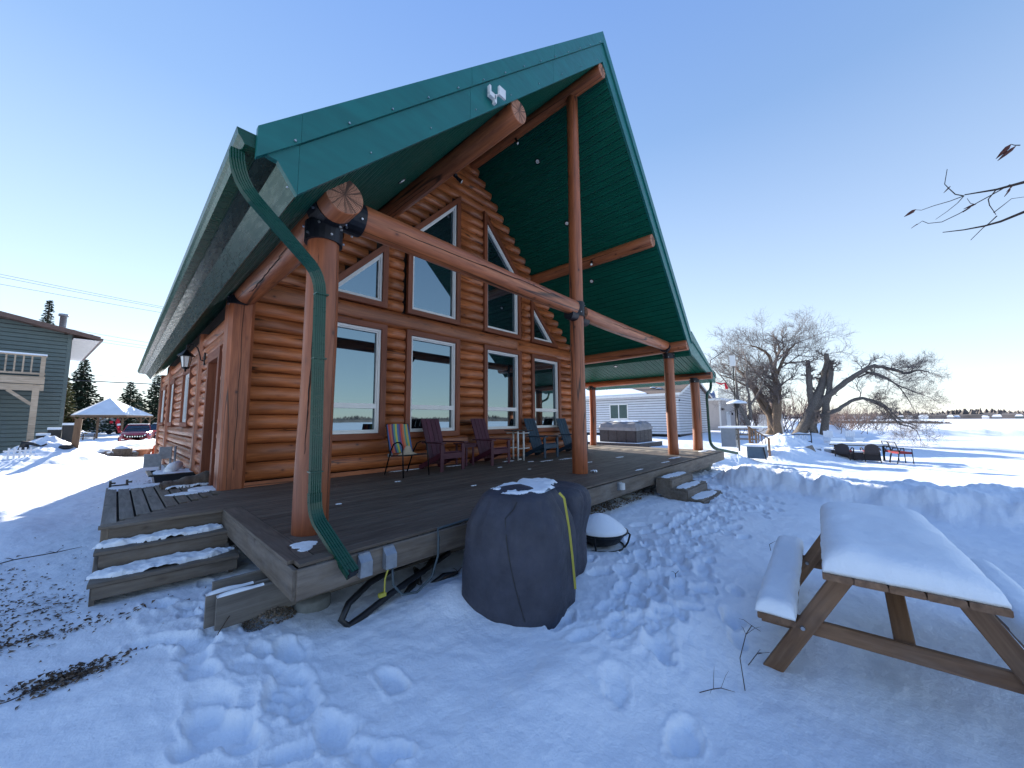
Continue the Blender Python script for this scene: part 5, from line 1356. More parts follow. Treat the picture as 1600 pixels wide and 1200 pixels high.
WB2 = thing('leaning_willow', 'leaning willow with three sawn-off stems and long limbs arching over the snow towards the lake', 'tree', (40, 3, -.7))
guided(WB2, {
 'stub_m': ([(3.98, -.8), (3.13, .94), (2.23, 3.06), (1.74, 4.91), (1.56, 6.28)], .50, .16),
 'stub_a': ([(2.74, 1.74), (2.8, 3.37), (2.83, 4.74), (2.84, 5.95)], .24, .17), 'stub_b': ([(2.21, -.9), (1.95, 1.2), (1.6, 3.3), (1.35, 5.78)], .31, .17), 'stub_c': ([(2.81, -.8), (2.81, .67), (2.6, 1.9)], .30, .26),
 'arch': ([(2.75, 1.47), (1.42, 3.07), (.18, 4.14), (-.99, 4.95), (-1.87, 4.9), (-2.8, 4.35), (-3.5, 4.38), (-4.1, 4.36)], .24, .03),
 'arch1b': ([(-.61, 4.7), (-1.63, 4.09), (-2.58, 3.29), (-3.51, 2.76)], .09, .03), 'arch1c': ([(-.2, 4.21), (-1.13, 4.5), (-2.27, 3.55), (-2.9, 2.32)], .08, .03),
 'arch2': ([(2.45, 1.1), (1.12, 1.7), (.11, 2.49), (-.8, 2.4), (-1.62, 1.64), (-2.06, .76), (-2.84, .29)], .17, .04), 'arch2b': ([(-.45, 2.57), (-1.48, 2.03), (-2.24, .9), (-3.08, .43)], .08, .03)},
 ('stub_m', 'stub_b', 'stub_c'), 'bark', 6, 40, 1.4, 1.4, .12, step=.50, lev=3, tw_from=.35, minr=.008)
def shrub(name, label, c, w_, h_, n_, seed, mat='red_twigs', lev=2, group=None, up=.35):
    t = thing(name, label, 'shrub', c, 0, group); rnd = random.Random(seed); b_ = MB().mat(mat)
    for i in range(n_):
        p = Vector(c)+Vector((rnd.gauss(0, w_*.35), rnd.gauss(0, w_*.45), 0)); d = Vector((rnd.gauss(0, .4), rnd.gauss(0, .4), 1))
        spawn(b_, p, d, h_*rnd.uniform(.5, .85), h_*.012, lev, rnd, 0, .7, up)
    o = b_.build('branches', t, M=Matrix.Identity(4)); o['kind'] = 'stuff'
    return t
shrub('bare_shrub', 'reddish bare thicket behind the sawn willow stems', (52, 5.6, -.6), 3.2, 4.6, 24, 1, group='bare thickets by the shore')
shrub('bare_shrub', 'reddish bare thicket between the tall willow and the sawn stems', (58, 9.5, -.6), 3.0, 4.6, 22, 2, group='bare thickets by the shore')
shrub('bare_shrub', 'low brown thicket right of the sawn stems at the lake edge', (75, 3.2, -1.4), 5.0, 4.2, 30, 3, mat='red_twigs', group='bare thickets by the shore')
shrub('bare_shrub', 'farthest brown thicket reaching out along the lake edge', (95, 1.0, -1.7), 6.0, 5.0, 44, 4, mat='fine_twigs', group='bare thickets by the shore')
shrub('bare_shrub', 'small bare bush in front of the white panel fence', (37, 6.9, -.3), 1.0, 2.2, 10, 5)

def spruce(label, x, y, z0, h, r_, seed, mat='needles', group=None, flat=1.0, dens=1.0):
    t = thing('spruce_tree', label, 'tree', (x, y, z0), 0, group); rnd = random.Random(seed)
    MB().mat('bark').tube([(x, y, z0), (x, y, z0+h*.97)], [.022*h, .003*h], 7).build('trunk', t, smooth='sides', M=Matrix.Identity(4))
    b_ = MB().mat(mat); nl = int(h*2.7*dens)+4
    for l_ in range(nl):
        f = l_/nl; zz = z0+h*(.10+.88*f); R = r_*(1-f)**.85*rnd.uniform(.78, 1.12)+.10; nbr = 9 if f < .8 else 6
        for k in range(nbr):
            a = 2*PI*(k+rnd.random()*.8)/nbr; Rk = R*rnd.uniform(.65, 1.15); d = Vector((math.cos(a), math.sin(a), 0)); s_ = Vector((-d.y, d.x, 0))
            nseg = max(3, int(Rk*3.2))
            for q in range(nseg):
                u = (q+rnd.random()*.6)/nseg; c = Vector((x, y, zz))+d*Rk*u+Vector((0, 0, -.30*Rk*u+.14*Rk*u*u+rnd.gauss(0, .04)))
                wd = (.18+.24*(1-u))*Rk*.55+.12; ln = .42*Rk/nseg*1.6+.20
                for _ in range(4):
                    off = s_*rnd.uniform(-wd, wd)+Vector((0, 0, rnd.uniform(-.13, .08))); dr = (d*.8+s_*rnd.uniform(-.9, .9)+Vector((0, 0, rnd.uniform(-.5, .15)))).normalized()
                    p0 = c+off; p1 = p0+dr*ln; n_ = dr.cross(Vector((rnd.gauss(0, .5), rnd.gauss(0, .5), 1))).normalized()*ln*.28
                    b_.add([p0, p0+dr*ln*.5+n_, p1, p0+dr*ln*.5-n_], [(0, 1, 2, 3)])
    o = b_.build('crown', t, M=Matrix.Identity(4)); o['kind'] = 'stuff'; return t
GS = 'spruces beyond the gazebo'
spruce('dark spruce right behind the corner of the grey-green house', -3.3, 72, -.5, 10.0, 2.8, 1, 'needles', dens=1.35)
spruce('yellow-lit spruce pressed against the grey-green house corner', -3.9, 60, -.5, 6.6, 1.5, 2, 'needles_sunlit')
spruce('spruce top rising over the roof of the grey-green house', -6.6, 72, -.5, 17.2, 1.9, 3, 'needles')
spruce('tallest dark spruce above the right half of the gazebo roof', 1.1, 76, -.5, 7.7, 2.3, 4, 'needles', GS)
spruce('spruce half hidden by the log wall, at the right of the group', 3.3, 66, -.5, 8.0, 2.2, 5, 'needles', GS)
spruce('shorter spruce in the gap right of the tallest one', 2.3, 88, -.5, 6.8, 1.9, 6, 'needles', GS)
spruce('tiny distant spruce tip just left of the gazebo peak', -2.2, 105, -.5, 6.8, 1.4, 7, 'needles', GS)
spruce('low distant spruce left of the car, under the gazebo roof', -1.2, 95, -.5, 3.6, 2.2, 8, 'needles', GS)
spruce('gnarled dark spruce between the gazebo and the tallest one', -.3, 90, -.5, 5.6, 2.4, 9, 'needles', GS)

# ---------------------------------------------------------------- neighbour's grey-green house (left)
HA = math.radians(6.0); HR = Matrix.Rotation(HA, 4, 'Z')
hx, hy = -1.86, 29.5
nh = thing('neighbour_house', 'grey-green sided two-storey house with a low brown-edged roof, at the far left', 'house', (hx, hy, -.6), HA); T = Matrix.Translation((hx, hy, 0)) @ HR
def hb(name, mat, c, d, par=nh): b_ = MB().mat(mat).box(c, d); return linkobj(name, b_.mesh(name), par, T)
ztop = 5.55; sl_ = .20
# lap siding as real laps
b_ = MB().mat('siding_green'); nl = 34; lh = .2
for k in range(nl):
    z0, z1 = -.8+k*lh, -.8+(k+1)*lh
    if z0 > ztop+9*sl_: break
    xr = 0 if z0 < ztop-.05 else -(z0-ztop)/sl_
    if xr <= -9: break
    b_.add([(-9, -.05, z0), (xr, -.05, z0), (xr, -.022, z1-.03), (-9, -.022, z1-.03), (-9, .01, z0), (xr, .01, z0), (-9, .01, z1-.03), (xr, .01, z1-.03)], [(0, 1, 2, 3), (0, 4, 5, 1), (3, 2, 7, 6)])
b_.box((-4.5, 4.5, 2.3), (8.9, 8.9, 6.4)); linkobj('wall', b_.mesh('wall'), nh, T)
hb('corner_trim', 'siding_green', (-.06, -.03, 2.4), (.14, .03, 6.4)); hb('corner_trim', 'brown_metal', (.012, .05, 2.4), (.02, .14, 6.4))
b_ = MB().mat('brown_metal').prism([(-9, -.55, ztop+9*sl_+.06), (.95, -.55, ztop-.95*sl_+.02), (.95, -.55, ztop-.95*sl_+.22), (-9, -.55, ztop+9*sl_+.34)], None, (0, 10.5, 0)); linkobj('roof', b_.mesh('roof'), nh, T)
b_ = MB().mat('soffit_white')
for k in range(26): b_.box((.48, -.5+k*.4+.2, ztop-.95*sl_-.0), (.90, .38, .02))
linkobj('soffit', b_.mesh('soffit'), nh, T)
b_ = MB().mat('brown_metal').box((1.0, 4.7, ztop-.11), (.10, 10.5, .12)); linkobj('gutter', b_.mesh('gutter'), nh, T)
ch_ = MB().mat('galvanised').lathe([(.13, 0), (.13, 1.0), (.19, 1.0), (.19, 1.12), (0, 1.14)], 14, (-.30, 1.6, ztop+.25)); linkobj('chimney_pipe', ch_.mesh('chimney_pipe', 'sides'), nh, T)
o = snow_patch(0, 0, 0, 1, 1, .1, 5); bpy.data.objects.remove(o)
b_ = MB().mat('snow').box((.3, .3, ztop+.14), (.8, 1.2, .03)); linkobj('roof_snow', b_.mesh('roof_snow'), nh, T @ Matrix.Rotation(0, 4, 'Y'))
for xx in (-3.9, -2.2): hb('wall_light', 'galvanised', (xx, -.05, 1.2), (.35, .08, .16))
# balcony
bl = thing('balcony', 'unpainted timber balcony with upright balusters and a braced post, on the grey-green house', 'balcony', (hx-1.2, hy-2, 0), HA)
def bb(name, mat, c, d): c = (c[0]+.45, c[1], c[2]); b_ = MB().mat(mat).box(c, d); return linkobj(name, b_.mesh(name), bl, T)
bz = 3.02
bb('beam', 'fresh_lumber', (-5.0, -1.95, bz-.02), (7.6, .06, .30)); bb('beam', 'fresh_lumber', (-5.0, -1.88, bz-.34), (7.6, .12, .28)); bb('floor', 'fresh_lumber', (-5.0, -.95, bz+.15), (7.6, 1.9, .05))
bb('post', 'fresh_lumber', (-1.42, -1.85, 1.05), (.20, .20, 3.5)); bb('rail_post', 'fresh_lumber', (-1.30, -1.92, bz+.62), (.14, .14, 1.05)); bb('top_rail', 'fresh_lumber', (-5.0, -1.92, bz+1.12), (7.6, .14, .06)); bb('bottom_rail', 'fresh_lumber', (-5.0, -1.92, bz+.30), (7.6, .06, .08))
bb('rail_snow', 'snow', (-5.0, -1.92, bz+1.18), (7.6, .16, .07))
for k in range(24): bb('baluster', 'fresh_lumber', (-1.62-k*.235, -1.92, bz+.70), (.05, .05, .80))
b_ = MB().mat('fresh_lumber').bar((-1.05, -1.85, 1.9), (-1.75, -1.85, 2.55), .1, .12); linkobj('brace', b_.mesh('brace'), bl, T)
# white lattice panel
t = thing('lattice_panel', 'white lattice panel standing in the snow before the grey-green house', 'lattice', (-2.3, 22.1, -.5), .1); T2 = WM[t.name]
for k in range(5): linkobj('slat', MB().mat('lattice_white').box((-.24+k*.12, 0, .33), (.05, .02, .70)).mesh('slat'), t, T2)
for k in range(4): linkobj('slat', MB().mat('lattice_white').box((0, -.02, .12+k*.15), (.72, .02, .05)).mesh('slat'), t, T2)
# fence post, pallets, machine under snow
o = board('wooden_post', (-1.16, 24.3, -.8), (-1.10, 24.35, 1.22), .21, .21, 'brown_timber', None, up=(0, 1, 0)); tag(o, 'thick brown wooden post standing in the snow left of the flower pots', 'post')
t = thing('bin_stack', 'dark plastic bins with snowy tops stacked behind the thick wooden post', 'bin', (-1.75, 27, -.4))
for dx, dz, h_ in ((0, 0, 1.3), (.42, .1, 1.5), (-.3, -.1, 1.0)):
    b_ = MB().mat('black_plastic').box((-1.9+dx, 27, .1+dz), (.38, .5, h_)).mat('snow').box((-1.9+dx, 27, .1+dz+h_/2+.05), (.42, .52, .10)); b_.build('bin', t, local=(-1.9+dx, 27, .1))
t = thing('buried_machine', 'dark machine parts poking out of the rounded snow mound by the grey-green house', 'machine', (-1.9, 25, 0))
MB().mat('black_plastic').lathe([(.0, -.1), (.18, -.08), (.22, 0), (.18, .08), (0, .1)], 14, (-1.35, 24.1, .05)).build('wheel', t, smooth=True, local=(-1.35, 24.1, .05))
MB().mat('black_plastic').tube([(-2.45, 24.2, -.1), (-2.40, 24.15, .28), (-2.2, 24.1, .22), (-2.0, 24.0, .12), (-1.85, 24, .22)], [.16, .12, .06, .04, .03], 8).build('lever', t, smooth=True, local=(-2.3, 24.1, 0))
# rocks, pots, cone
def rockmesh(b_, c, r_, seed, sz=.75):
    rnd = random.Random(seed); n_, m_ = 9, 6; vs = []
    for j in range(m_+1):
        for i in range(n_):
            th = PI*j/m_; ph = 2*PI*i/n_; d = Vector((math.sin(th)*math.cos(ph), math.sin(th)*math.sin(ph), math.cos(th)))
            k = r_*(1+.45*mnoise.noise(d*1.3+Vector((seed, 0, 0)))); vs.append((c[0]+d.x*k, c[1]+d.y*k, c[2]+d.z*k*sz))
    b_.add(vs, [(j*n_+i, (j+1)*n_+i, (j+1)*n_+(i+1) % n_, j*n_+(i+1) % n_) for j in range(m_) for i in range(n_)]); return b_
for i, (x, y, r_, mt, lab) in enumerate(((-.30, 25.5, .34, 'rock', 'low brown boulder with a snow cap, nearest the wooden post'), (.02, 24.9, .24, 'rock', 'small flat stone leaning on the log-sided planter'), (.62, 25.0, .20, 'rock', 'small stone beside the terracotta pot'), (.30, 26.3, .34, 'rock', 'taller boulder behind the round planter'))):
    o = rockmesh(MB().mat(mt), (x, y, -.42), r_, i+2).build('boulder', None, local=(x, y, -.42)); tag(o, lab, 'rock')
    tag(rockmesh(MB().mat('snow'), (x, y, -.42+r_*.52), r_*.78, i+9, .35).build('snow_cushion', None, smooth=True, local=(x, y, -.2)), 'cushion of snow on the '+lab.split(' with')[0], 'snow', 'snow on the boulders')
b_ = MB().mat('bark_tan').lathe([(0, 0), (.30, 0), (.34, .42), (.30, .42), (0, .36)], 16, (.28, 24.9, -.56)).mat('snow').lathe([(.29, .40), (.2, .50), (0, .55)], 16, (.28, 24.9, -.56)); tag(b_.build('round_planter', None, smooth='sides', local=(.28, 24.9, -.5)), 'round rough planter topped with snow among the boulders', 'planter')
b_ = MB().mat('terracotta').lathe([(0, 0), (.22, 0), (.32, .26), (.34, .26), (.34, .32), (.28, .32), (0, .26)], 16, (.86, 25.3, -.56)); tag(b_.build('flower_pot', None, local=(.9, 25, -.5)), 'wide terracotta flower pot in the snow', 'flower pot')
b_ = MB().mat('terracotta').lathe([(0, 0), (.16, 0), (.25, .30), (.2, .30), (0, .24)], 14, (1.12, 26.3, -.56)); tag(b_.build('flower_pot', None, local=(1.1, 26, -.5)), 'upright brown clay tub between the wide pot and the orange cone', 'flower pot')
b_ = MB().mat('rock').box((.72, 24.3, -.55), (1.0, .5, .10)); tag(b_.build('paving_slab', None, local=(.7, 24.3, -.5)), 'flat reddish slab lying before the pots', 'slab')
b_ = MB().mat('orange_plastic').box((1.42, 26.3, -.55), (.26, .26, .04)).lathe([(.11, .0), (.045, .42), (0, .43)], 12, (1.42, 26.3, -.53)); tag(b_.build('traffic_cone', None, local=(1.4, 26.3, -.5)), 'small orange cone at the right end of the rocks and pots', 'cone')

# ---------------------------------------------------------------- gazebo, trailer, cars
gzb = thing('gazebo', 'timber gazebo with a snow-covered hipped roof behind the parked cars', 'gazebo', (-.5, 58, -.6))
pk = (-.62, 59, 3.72); R_ = [(-2.75, 56, 1.90), (.64, 56, 1.90), (2.95, 61.5, 1.90), (1.6, 65, 1.9), (-2.4, 65, 1.9), (-3.45, 60.5, 1.90)]
for k in range(6):
    a, c = R_[k], R_[(k+1) % 6]
    MB().mat('far_roof').prism([a, c, pk], None, (0, 0, -.10)).build('roof_panel', gzb, local=a)
    MB().mat('brown_timber').bar((a[0], a[1], 1.74), (c[0], c[1], 1.74), .10, .18).build('eave_beam', gzb, local=a)
for (x, y) in ((-2.45, 56.3), (-1.3, 57.4), (.45, 56.4), (1.9, 59.5), (2.7, 61.3), (-3.1, 60.4)):
    MB().mat('brown_timber').box((x, y, .55), (.17, .17, 2.3)).bar((x-.5, y, 1.66), (x, y, 1.15), .08, .08).bar((x+.5, y, 1.66), (x, y, 1.15), .08, .08).build('post', gzb, local=(x, y, 0))
b_ = MB().mat('trailer_white').prism([(-3.0, 78, -.1), (-3.0, 78, 1.7), (-2.4, 78, 2.35), (1.6, 78, 2.35), (2.2, 78, 1.7), (2.2, 78, -.1)], None, (0, 3, 0))
tr = thing('travel_trailer', 'white travel trailer with a small dark window seen under the gazebo', 'trailer', (-.5, 78, -.5)); b_.build('body', tr, local=(-.5, 78, .5))
MB().mat('car_glass').box((-.75, 77.97, 1.20), (.65, .05, .34)).build('window', tr, local=(-.7, 78, 1)); MB().mat('galvanised').box((-2.6, 77.97, .8), (.5, .05, 1.2)).build('door', tr, local=(-2.6, 78, 1))
for xx in (-.6, .3): MB().mat('tyre').tube([(xx, 77.9, -.25), (xx, 78.2, -.25)], .33, 14).build('wheel', tr, local=(xx, 78, -.2))
for k, (x, y) in enumerate(((-2.6, 52), (-1.7, 53.5))):
    b_ = MB().mat('brown_timber')
    b_.box((x, y, -.0), (1.0, .5, .06)).box((x, y-.45, -.22), (1.0, .2, .05)).box((x, y+.45, -.22), (1.0, .2, .05))
    for s_ in (-.35, .35): b_.bar((x+s_, y-.5, -.6), (x+s_, y, 0), .06, .08).bar((x+s_, y+.5, -.6), (x+s_, y, 0), .06, .08)
    tag(b_.build('small_picnic_table', None, local=(x, y, 0)), ('left' if k == 0 else 'right')+' weathered picnic table in the snow near the gazebo', 'picnic table')
b_ = MB().mat('red_cloth').tube([(.15, 56.5, 1.5), (.1, 56.5, 1.1), (.2, 56.5, .7), (.25, 56.5, .2)], [.12, .18, .16, .12], 8).mat('snow').tube([(.18, 56.45, .95), (.22, 56.45, .75)], [.17, .17], 8).mat('red_cloth').box((-.35, 56.5, 1.1), (.25, .2, .25))
tag(b_.build('hanging_decoration', None, smooth=True, local=(.15, 56.5, .8)), 'red and white hanging decoration under the gazebo eave', 'decoration')
def car(label, x, y, z0, rz, paint, group, suv=True):
    t = thing('parked_car', label, 'car', (x, y, z0), rz, group); T = WM[t.name]
    # local: front towards -Y; width 1.86 (X), length 4.6
    def cs(y_, w0, zb, z1, w1, ztop): return [(-w0*.96, y_, zb), (-w0, y_, zb+.25), (-w0, y_, z1), (-w1, y_, ztop), (w1, y_, ztop), (w0, y_, z1), (w0, y_, zb+.25), (w0*.96, y_, zb)]
    S_ = [cs(-2.30, .72, .34, .62, .62, .86), cs(-2.18, .88, .26, .70, .74, .98), cs(-1.7, .93, .24, .84, .82, 1.05), cs(-1.05, .93, .24, .96, .84, 1.12), cs(-.95, .93, .24, .98, .84, 1.13), cs(1.9, .93, .26, 1.02, .86, 1.14), cs(2.25, .86, .34, .95, .80, 1.05)]
    b_ = MB().mat(paint); n = 8; vs = [p for s_ in S_ for p in s_]
    b_.add(vs, [(j*n+k, j*n+(k+1) % n, (j+1)*n+(k+1) % n, (j+1)*n+k) for j in range(len(S_)-1) for k in range(n)]+[tuple(range(n)), tuple((len(S_)-1)*n+k for k in range(n))[::-1]])
    linkobj('body', b_.mesh('body', True), t, T)
    G_ = [(-.98, .80, 1.10), (-.28, .64, 1.62), (.2, .64, 1.68), (1.5, .62, 1.62), (2.12, .72, 1.10)]
    gh = MB().mat('car_glass'); vs = []
    for y_, w_, z_ in G_: vs += [(-w_, y_, z_), (w_, y_, z_)]
    vs += [(-.83, y_, 1.09) for y_, _, _ in G_]+[(.83, y_, 1.09) for y_, _, _ in G_]
    gh.add(vs, [(2*i, 2*i+1, 2*i+3, 2*i+2) for i in range(4)]+[(2*i, 2*i+2, 10+i+1, 10+i) for i in range(4)]+[(2*i+1, 15+i, 15+i+1, 2*i+3) for i in range(4)])
    linkobj('glasshouse', gh.mesh('glasshouse'), t, T)
    linkobj('roof', MB().mat(paint).prism([(-.65, -.30, 1.635), (.65, -.30, 1.635), (.66, .2, 1.70), (.64, 1.52, 1.64), (-.64, 1.52, 1.64), (-.66, .2, 1.70)], None, (0, 0, .03)).mesh('roof'), t, T)
    for s_ in (-1, 1):
        linkobj('pillar', MB().mat(paint).bar((s_*.81, -.99, 1.08), (s_*.65, -.27, 1.64), .05, .06).mesh('pillar'), t, T)
        linkobj('mirror', MB().mat(paint).box((s_*1.02, -.72, 1.12), (.20, .12, .16)).mesh('mirror'), t, T)
        linkobj('headlight', MB().mat('chrome').prism([(s_*.88, -2.12, .80), (s_*.52, -2.31, .78), (s_*.54, -2.30, .90), (s_*.90, -2.0, .94)], None, (0, -.03, 0)).mesh('headlight'), t, T)
        linkobj('fog_light', MB().mat('chrome').box((s_*.66, -2.31, .52), (.16, .04, .08)).mesh('fog_light'), t, T)
        for yw in (-1.45, 1.40):
            linkobj('wheel', MB().mat('tyre').tube([(s_*.98, yw, .36), (s_*.74, yw, .36)], .36, 18).mat('galvanised').tube([(s_*.985, yw, .36), (s_*.97, yw, .36)], .22, 12).mesh('wheel'), t, T)
    linkobj('grille', MB().mat('dark_metal').box((0, -2.305, .74), (1.02, .03, .17)).mesh('grille'), t, T)
    for k in range(7): linkobj('grille_slot', MB().mat('chrome').tube([(-.42+k*.14, -2.325, .69), (-.42+k*.14, -2.325, .79)], .045, 8).mesh('grille_slot'), t, T)
    linkobj('bumper', MB().mat('dark_metal').box((0, -2.27, .34), (1.5, .12, .16)).mesh('bumper'), t, T)
    linkobj('windscreen_snow', MB().mat('snow').box((0, .6, 1.72), (1.15, 1.6, .06)).mesh('windscreen_snow'), t, T)
    return t
car('red sports utility car parked facing us at the end of the snowy yard', 1.33, 44.5, -.80, math.radians(-6), 'car_red', None)
car('teal car mostly hidden behind the red one and the log wall', 3.0, 48.5, -.75, math.radians(-6), 'car_teal', None)

# overhead wires
GW = 'overhead wires behind the houses'
WIR = [(11.85, 11.40, .012, 'topmost overhead wire over the left yard'), (11.65, 11.25, .012, 'second overhead wire, just under the topmost one'), (11.12, 10.85, .012, 'third overhead wire from the top'), (8.75, 7.95, .011, 'thin wire at the height of the grey-green roof edge'), (8.25, 7.65, .011, 'thin wire just below the grey-green roof edge'), (8.0, 7.42, .011, 'lowest of the three middle wires'), (5.05, 4.80, .011, 'upper of the two low wires above the gazebo'), (4.42, 4.38, .035, 'thick black cable above the gazebo')]
for za, zb, r_, lab in WIR:
    pts = []
    for i in range(25):
        t_ = i/24; x = -40+t_*80; f = (x+6.5)/8.5; pts.append((x, 45+.02*x, za+(zb-za)*f+.0009*(x+2)**2))
    tag(MB().mat('black_plastic').tube(pts, r_, 4).build('overhead_wire', None, local=(0, 45, za)), lab, 'wire', GW)
for x in (-40, 40):
    zt = 16
    tag(MB().mat('brown_timber').tube([(x, 45, -.6), (x, 45, zt)], [.16, .11], 10).box((x, 45, zt-1.2), (.12, 2.2, .12)).build('utility_pole', None, smooth='sides', local=(x, 45, 0)), ('left' if x < 0 else 'right')+' wooden utility pole carrying the overhead wires', 'utility pole')

# ---------------------------------------------------------------- right: hot tub, white house, yard
t = thing('hot_tub', 'dark panelled hot tub with a sagging grey cover patched with snow, beyond the deck', 'hot tub', (21.1, 10.3, -.3))
hx0, hx1, hy0, hy1 = 20.0, 22.2, 9.2, 11.45
for a, c, nrm in (((hx0, hy0), (hx0, hy1), (-1, 0)), ((hx0, hy0), (hx1, hy0), (0, -1)), ((hx1, hy0), (hx1, hy1), (1, 0)), ((hx0, hy1), (hx1, hy1), (0, 1))):
    for k in range(4):
        p, q = Vector((*a, 0)).lerp(Vector((*c, 0)), k/4+.006), Vector((*a, 0)).lerp(Vector((*c, 0)), (k+1)/4-.006)
        board('side_panel', (p.x, p.y, .15), (q.x, q.y, .15), .06, .90, 'hot_tub_panel', t)
b_ = MB().mat('hot_tub_panel').box(((hx0+hx1)/2, (hy0+hy1)/2, .15), (2.12, 2.17, .88)); b_.build('core', t, local=(21, 10, .1))
def lump(b_, x0, x1, y0, y1, z0, h, seed, amp):
    nx = ny = 26; vs = []
    for j in range(ny):
        for i in range(nx):
            u, v_ = i/(nx-1), j/(ny-1); x, y = x0+(x1-x0)*u, y0+(y1-y0)*v_
            e_ = min(1, 14*min(u, 1-u, v_, 1-v_)); vs.append((x, y, z0+h*e_**.5+amp*e_*mnoise.noise(Vector((x*2.1, y*2.1, seed)))))
    b_.add(vs, [(j*nx+i, j*nx+i+1, (j+1)*nx+i+1, (j+1)*nx+i) for j in range(ny-1) for i in range(nx-1)])
b_ = MB().mat('hot_tub_cover'); lump(b_, hx0-.06, hx1+.06, hy0-.06, hy1+.06, .56, .30, 3, .16); b_.prism([(hx0-.06, hy0-.06, .38), (hx1+.06, hy0-.06, .45), (hx1+.06, hy0-.06, .57), (hx0-.06, hy0-.06, .57)], None, (0, .02, 0)); b_.prism([(hx0-.06, hy0-.06, .38), (hx0-.06, hy1+.06, .42), (hx0-.06, hy1+.06, .57), (hx0-.06, hy0-.06, .57)], None, (.02, 0, 0)); b_.build('cover', t, smooth=False, local=(21, 10, .6))
snow_patch(21.1, 10.3, .90, 1.0, 1.0, .07, 81, thr=.25, nx=40, ny=40, label='patches of snow on the hot tub cover')
t = thing('tub_platform', 'low dark timber platform under the hot tub with snow on its edge', 'platform', (21.1, 10.3, -.5))
board('edge_board', (19.6, 8.85, -.45), (19.6, 12.4, -.45), .05, .30, 'hot_tub_panel', t); board('edge_board', (19.58, 8.83, -.45), (22.8, 8.83, -.45), .05, .30, 'hot_tub_panel', t)
MB().mat('snow').box((21.3, 10.6, -.32), (3.4, 3.5, .07)).build('platform_snow', t, local=(21.3, 10.6, -.3))
# white house
wh = thing('white_house', 'single-storey white-sided house with a snow-covered roof beyond the hot tub', 'house', (36, 15, -.5))
X0, X1, Y0, Y1, ZE, SLP = 32.0, 40.2, 10.9, 21.5, 3.22, .36
b_ = MB().mat('siding_white'); k = 0; z_ = -.45
while z_ < ZE-.1:
    q = z_+.175; b_.add([(X0-.05, Y1, z_), (X0-.05, Y0-.05, z_), (X0-.03, Y0-.03, q), (X0-.03, Y1, q), (X1, Y0-.05, z_), (X1, Y0-.03, q), (X0+.01, Y0+.01, z_), (X0+.01, Y1, z_), (X1, Y0+.01, z_), (X0+.01, Y0+.01, q), (X0+.01, Y1, q), (X1, Y0+.01, q)], [(0, 1, 2, 3), (1, 4, 5, 2), (0, 7, 6, 1), (1, 6, 8, 4), (3, 2, 9, 10), (2, 5, 11, 9)]); z_ += .22
xm = (X0+X1)/2
while z_ < ZE+(xm-X0)*SLP-.1:
    d_ = (z_-ZE)/SLP+.05; b_.add([(X0+d_, Y0-.028, z_), (X1-d_, Y0-.028, z_), (X1-d_-.3, Y0-.03, z_+.19), (X0+d_+.3, Y0-.03, z_+.19)], [(0, 1, 2, 3)]); z_ += .22
b_.mat('siding_gap_shade').box(((X0+X1)/2+.01, (Y0+Y1)/2+.01, (ZE-.8)/2), (X1-X0-.02, Y1-Y0-.02, ZE+.8)); b_.prism([(X0+.02, Y0, ZE-.02), (X1-.02, Y0, ZE-.02), (xm, Y0, ZE+(xm-X0)*SLP-.05)], None, (0, Y1-Y0, 0)); b_.build('wall', wh, local=(X0, Y0, 0))
for sg in (-1, 1):
    xe = X0-.45 if sg < 0 else X1+.45; ze = ZE-.45*SLP+.02; zr = ZE+(xm-X0)*SLP+.02
    MB().mat('shingles').prism([(xe, Y0-.35, ze), (xm, Y0-.35, zr), (xm, Y0-.35, zr+.12), (xe, Y0-.35, ze+.12)], None, (0, Y1-Y0+.7, 0)).build('roof', wh, local=(xe, Y0, ze))
    MB().mat('window_white').box((xe+sg*.02, (Y0+Y1)/2, ze+.03), (.04, Y1-Y0+.7, .20)).build('fascia', wh, local=(xe, Y0, ze))
    a = Vector((xe, Y0-.37, ze+.02)); c = Vector((xm, Y0-.37, zr+.02)); MB().mat('window_white').bar(a, c, .03, .18, up=(0, 0, 1)).build('rake_board', wh, M=Matrix.Identity(4))
MB().mat('dark_metal').box((X0-.04, 15.6, -.42), (.03, 9.5, .35)).box((36, Y0-.04, -.42), (8.2, .03, .35)).build('skirting', wh, local=(X0, 15, -.4))
ob = MB().mat('window_glass').box((X0-.04, 16.25, 1.75), (.03, 1.7, 1.25)).build('window', wh, local=(X0, 16.2, 1.7))
for c, d in (((X0-.06, 16.25, 2.42), (.06, 1.86, .10)), ((X0-.06, 16.25, 1.08), (.06, 1.86, .10)), ((X0-.06, 15.37, 1.75), (.06, .10, 1.3)), ((X0-.06, 17.13, 1.75), (.06, .10, 1.3)), ((X0-.06, 16.25, 1.75), (.05, .09, 1.25))): MB().mat('window_white').box(c, d).build('frame', ob, local=c)
MB().mat('snow').prism([(X0-.4, 13.4, ZE-.03), (X0-.4, 21.7, ZE-.03), (X0+2.6, 21.7, ZE+1.03), (X0+1.4, 15.6, ZE+.60)], None, (0, 0, .14)).build('roof_snow', wh, local=(X0, 15, ZE))
for k, (x, y) in enumerate(((33.6, 13.6), (34.4, 13.0), (33.9, 12.4), (34.9, 13.8), (35.2, 12.6), (33.2, 12.9), (34.3, 11.7))): 
    MB().mat('snow').lathe([(.55, 0), (.4, .06), (0, .1)], 9, (x, y, ZE+(x-X0)*SLP+.10), .8, .5).build('roof_snow_patch', wh, smooth=True, local=(x, y, ZE))
MB().mat('brown_metal').tube([(34.0, 13.4, ZE+.5), (34.0, 13.4, ZE+1.25)], .06, 8).build('vent_pipe', wh, local=(34, 13.4, 4))
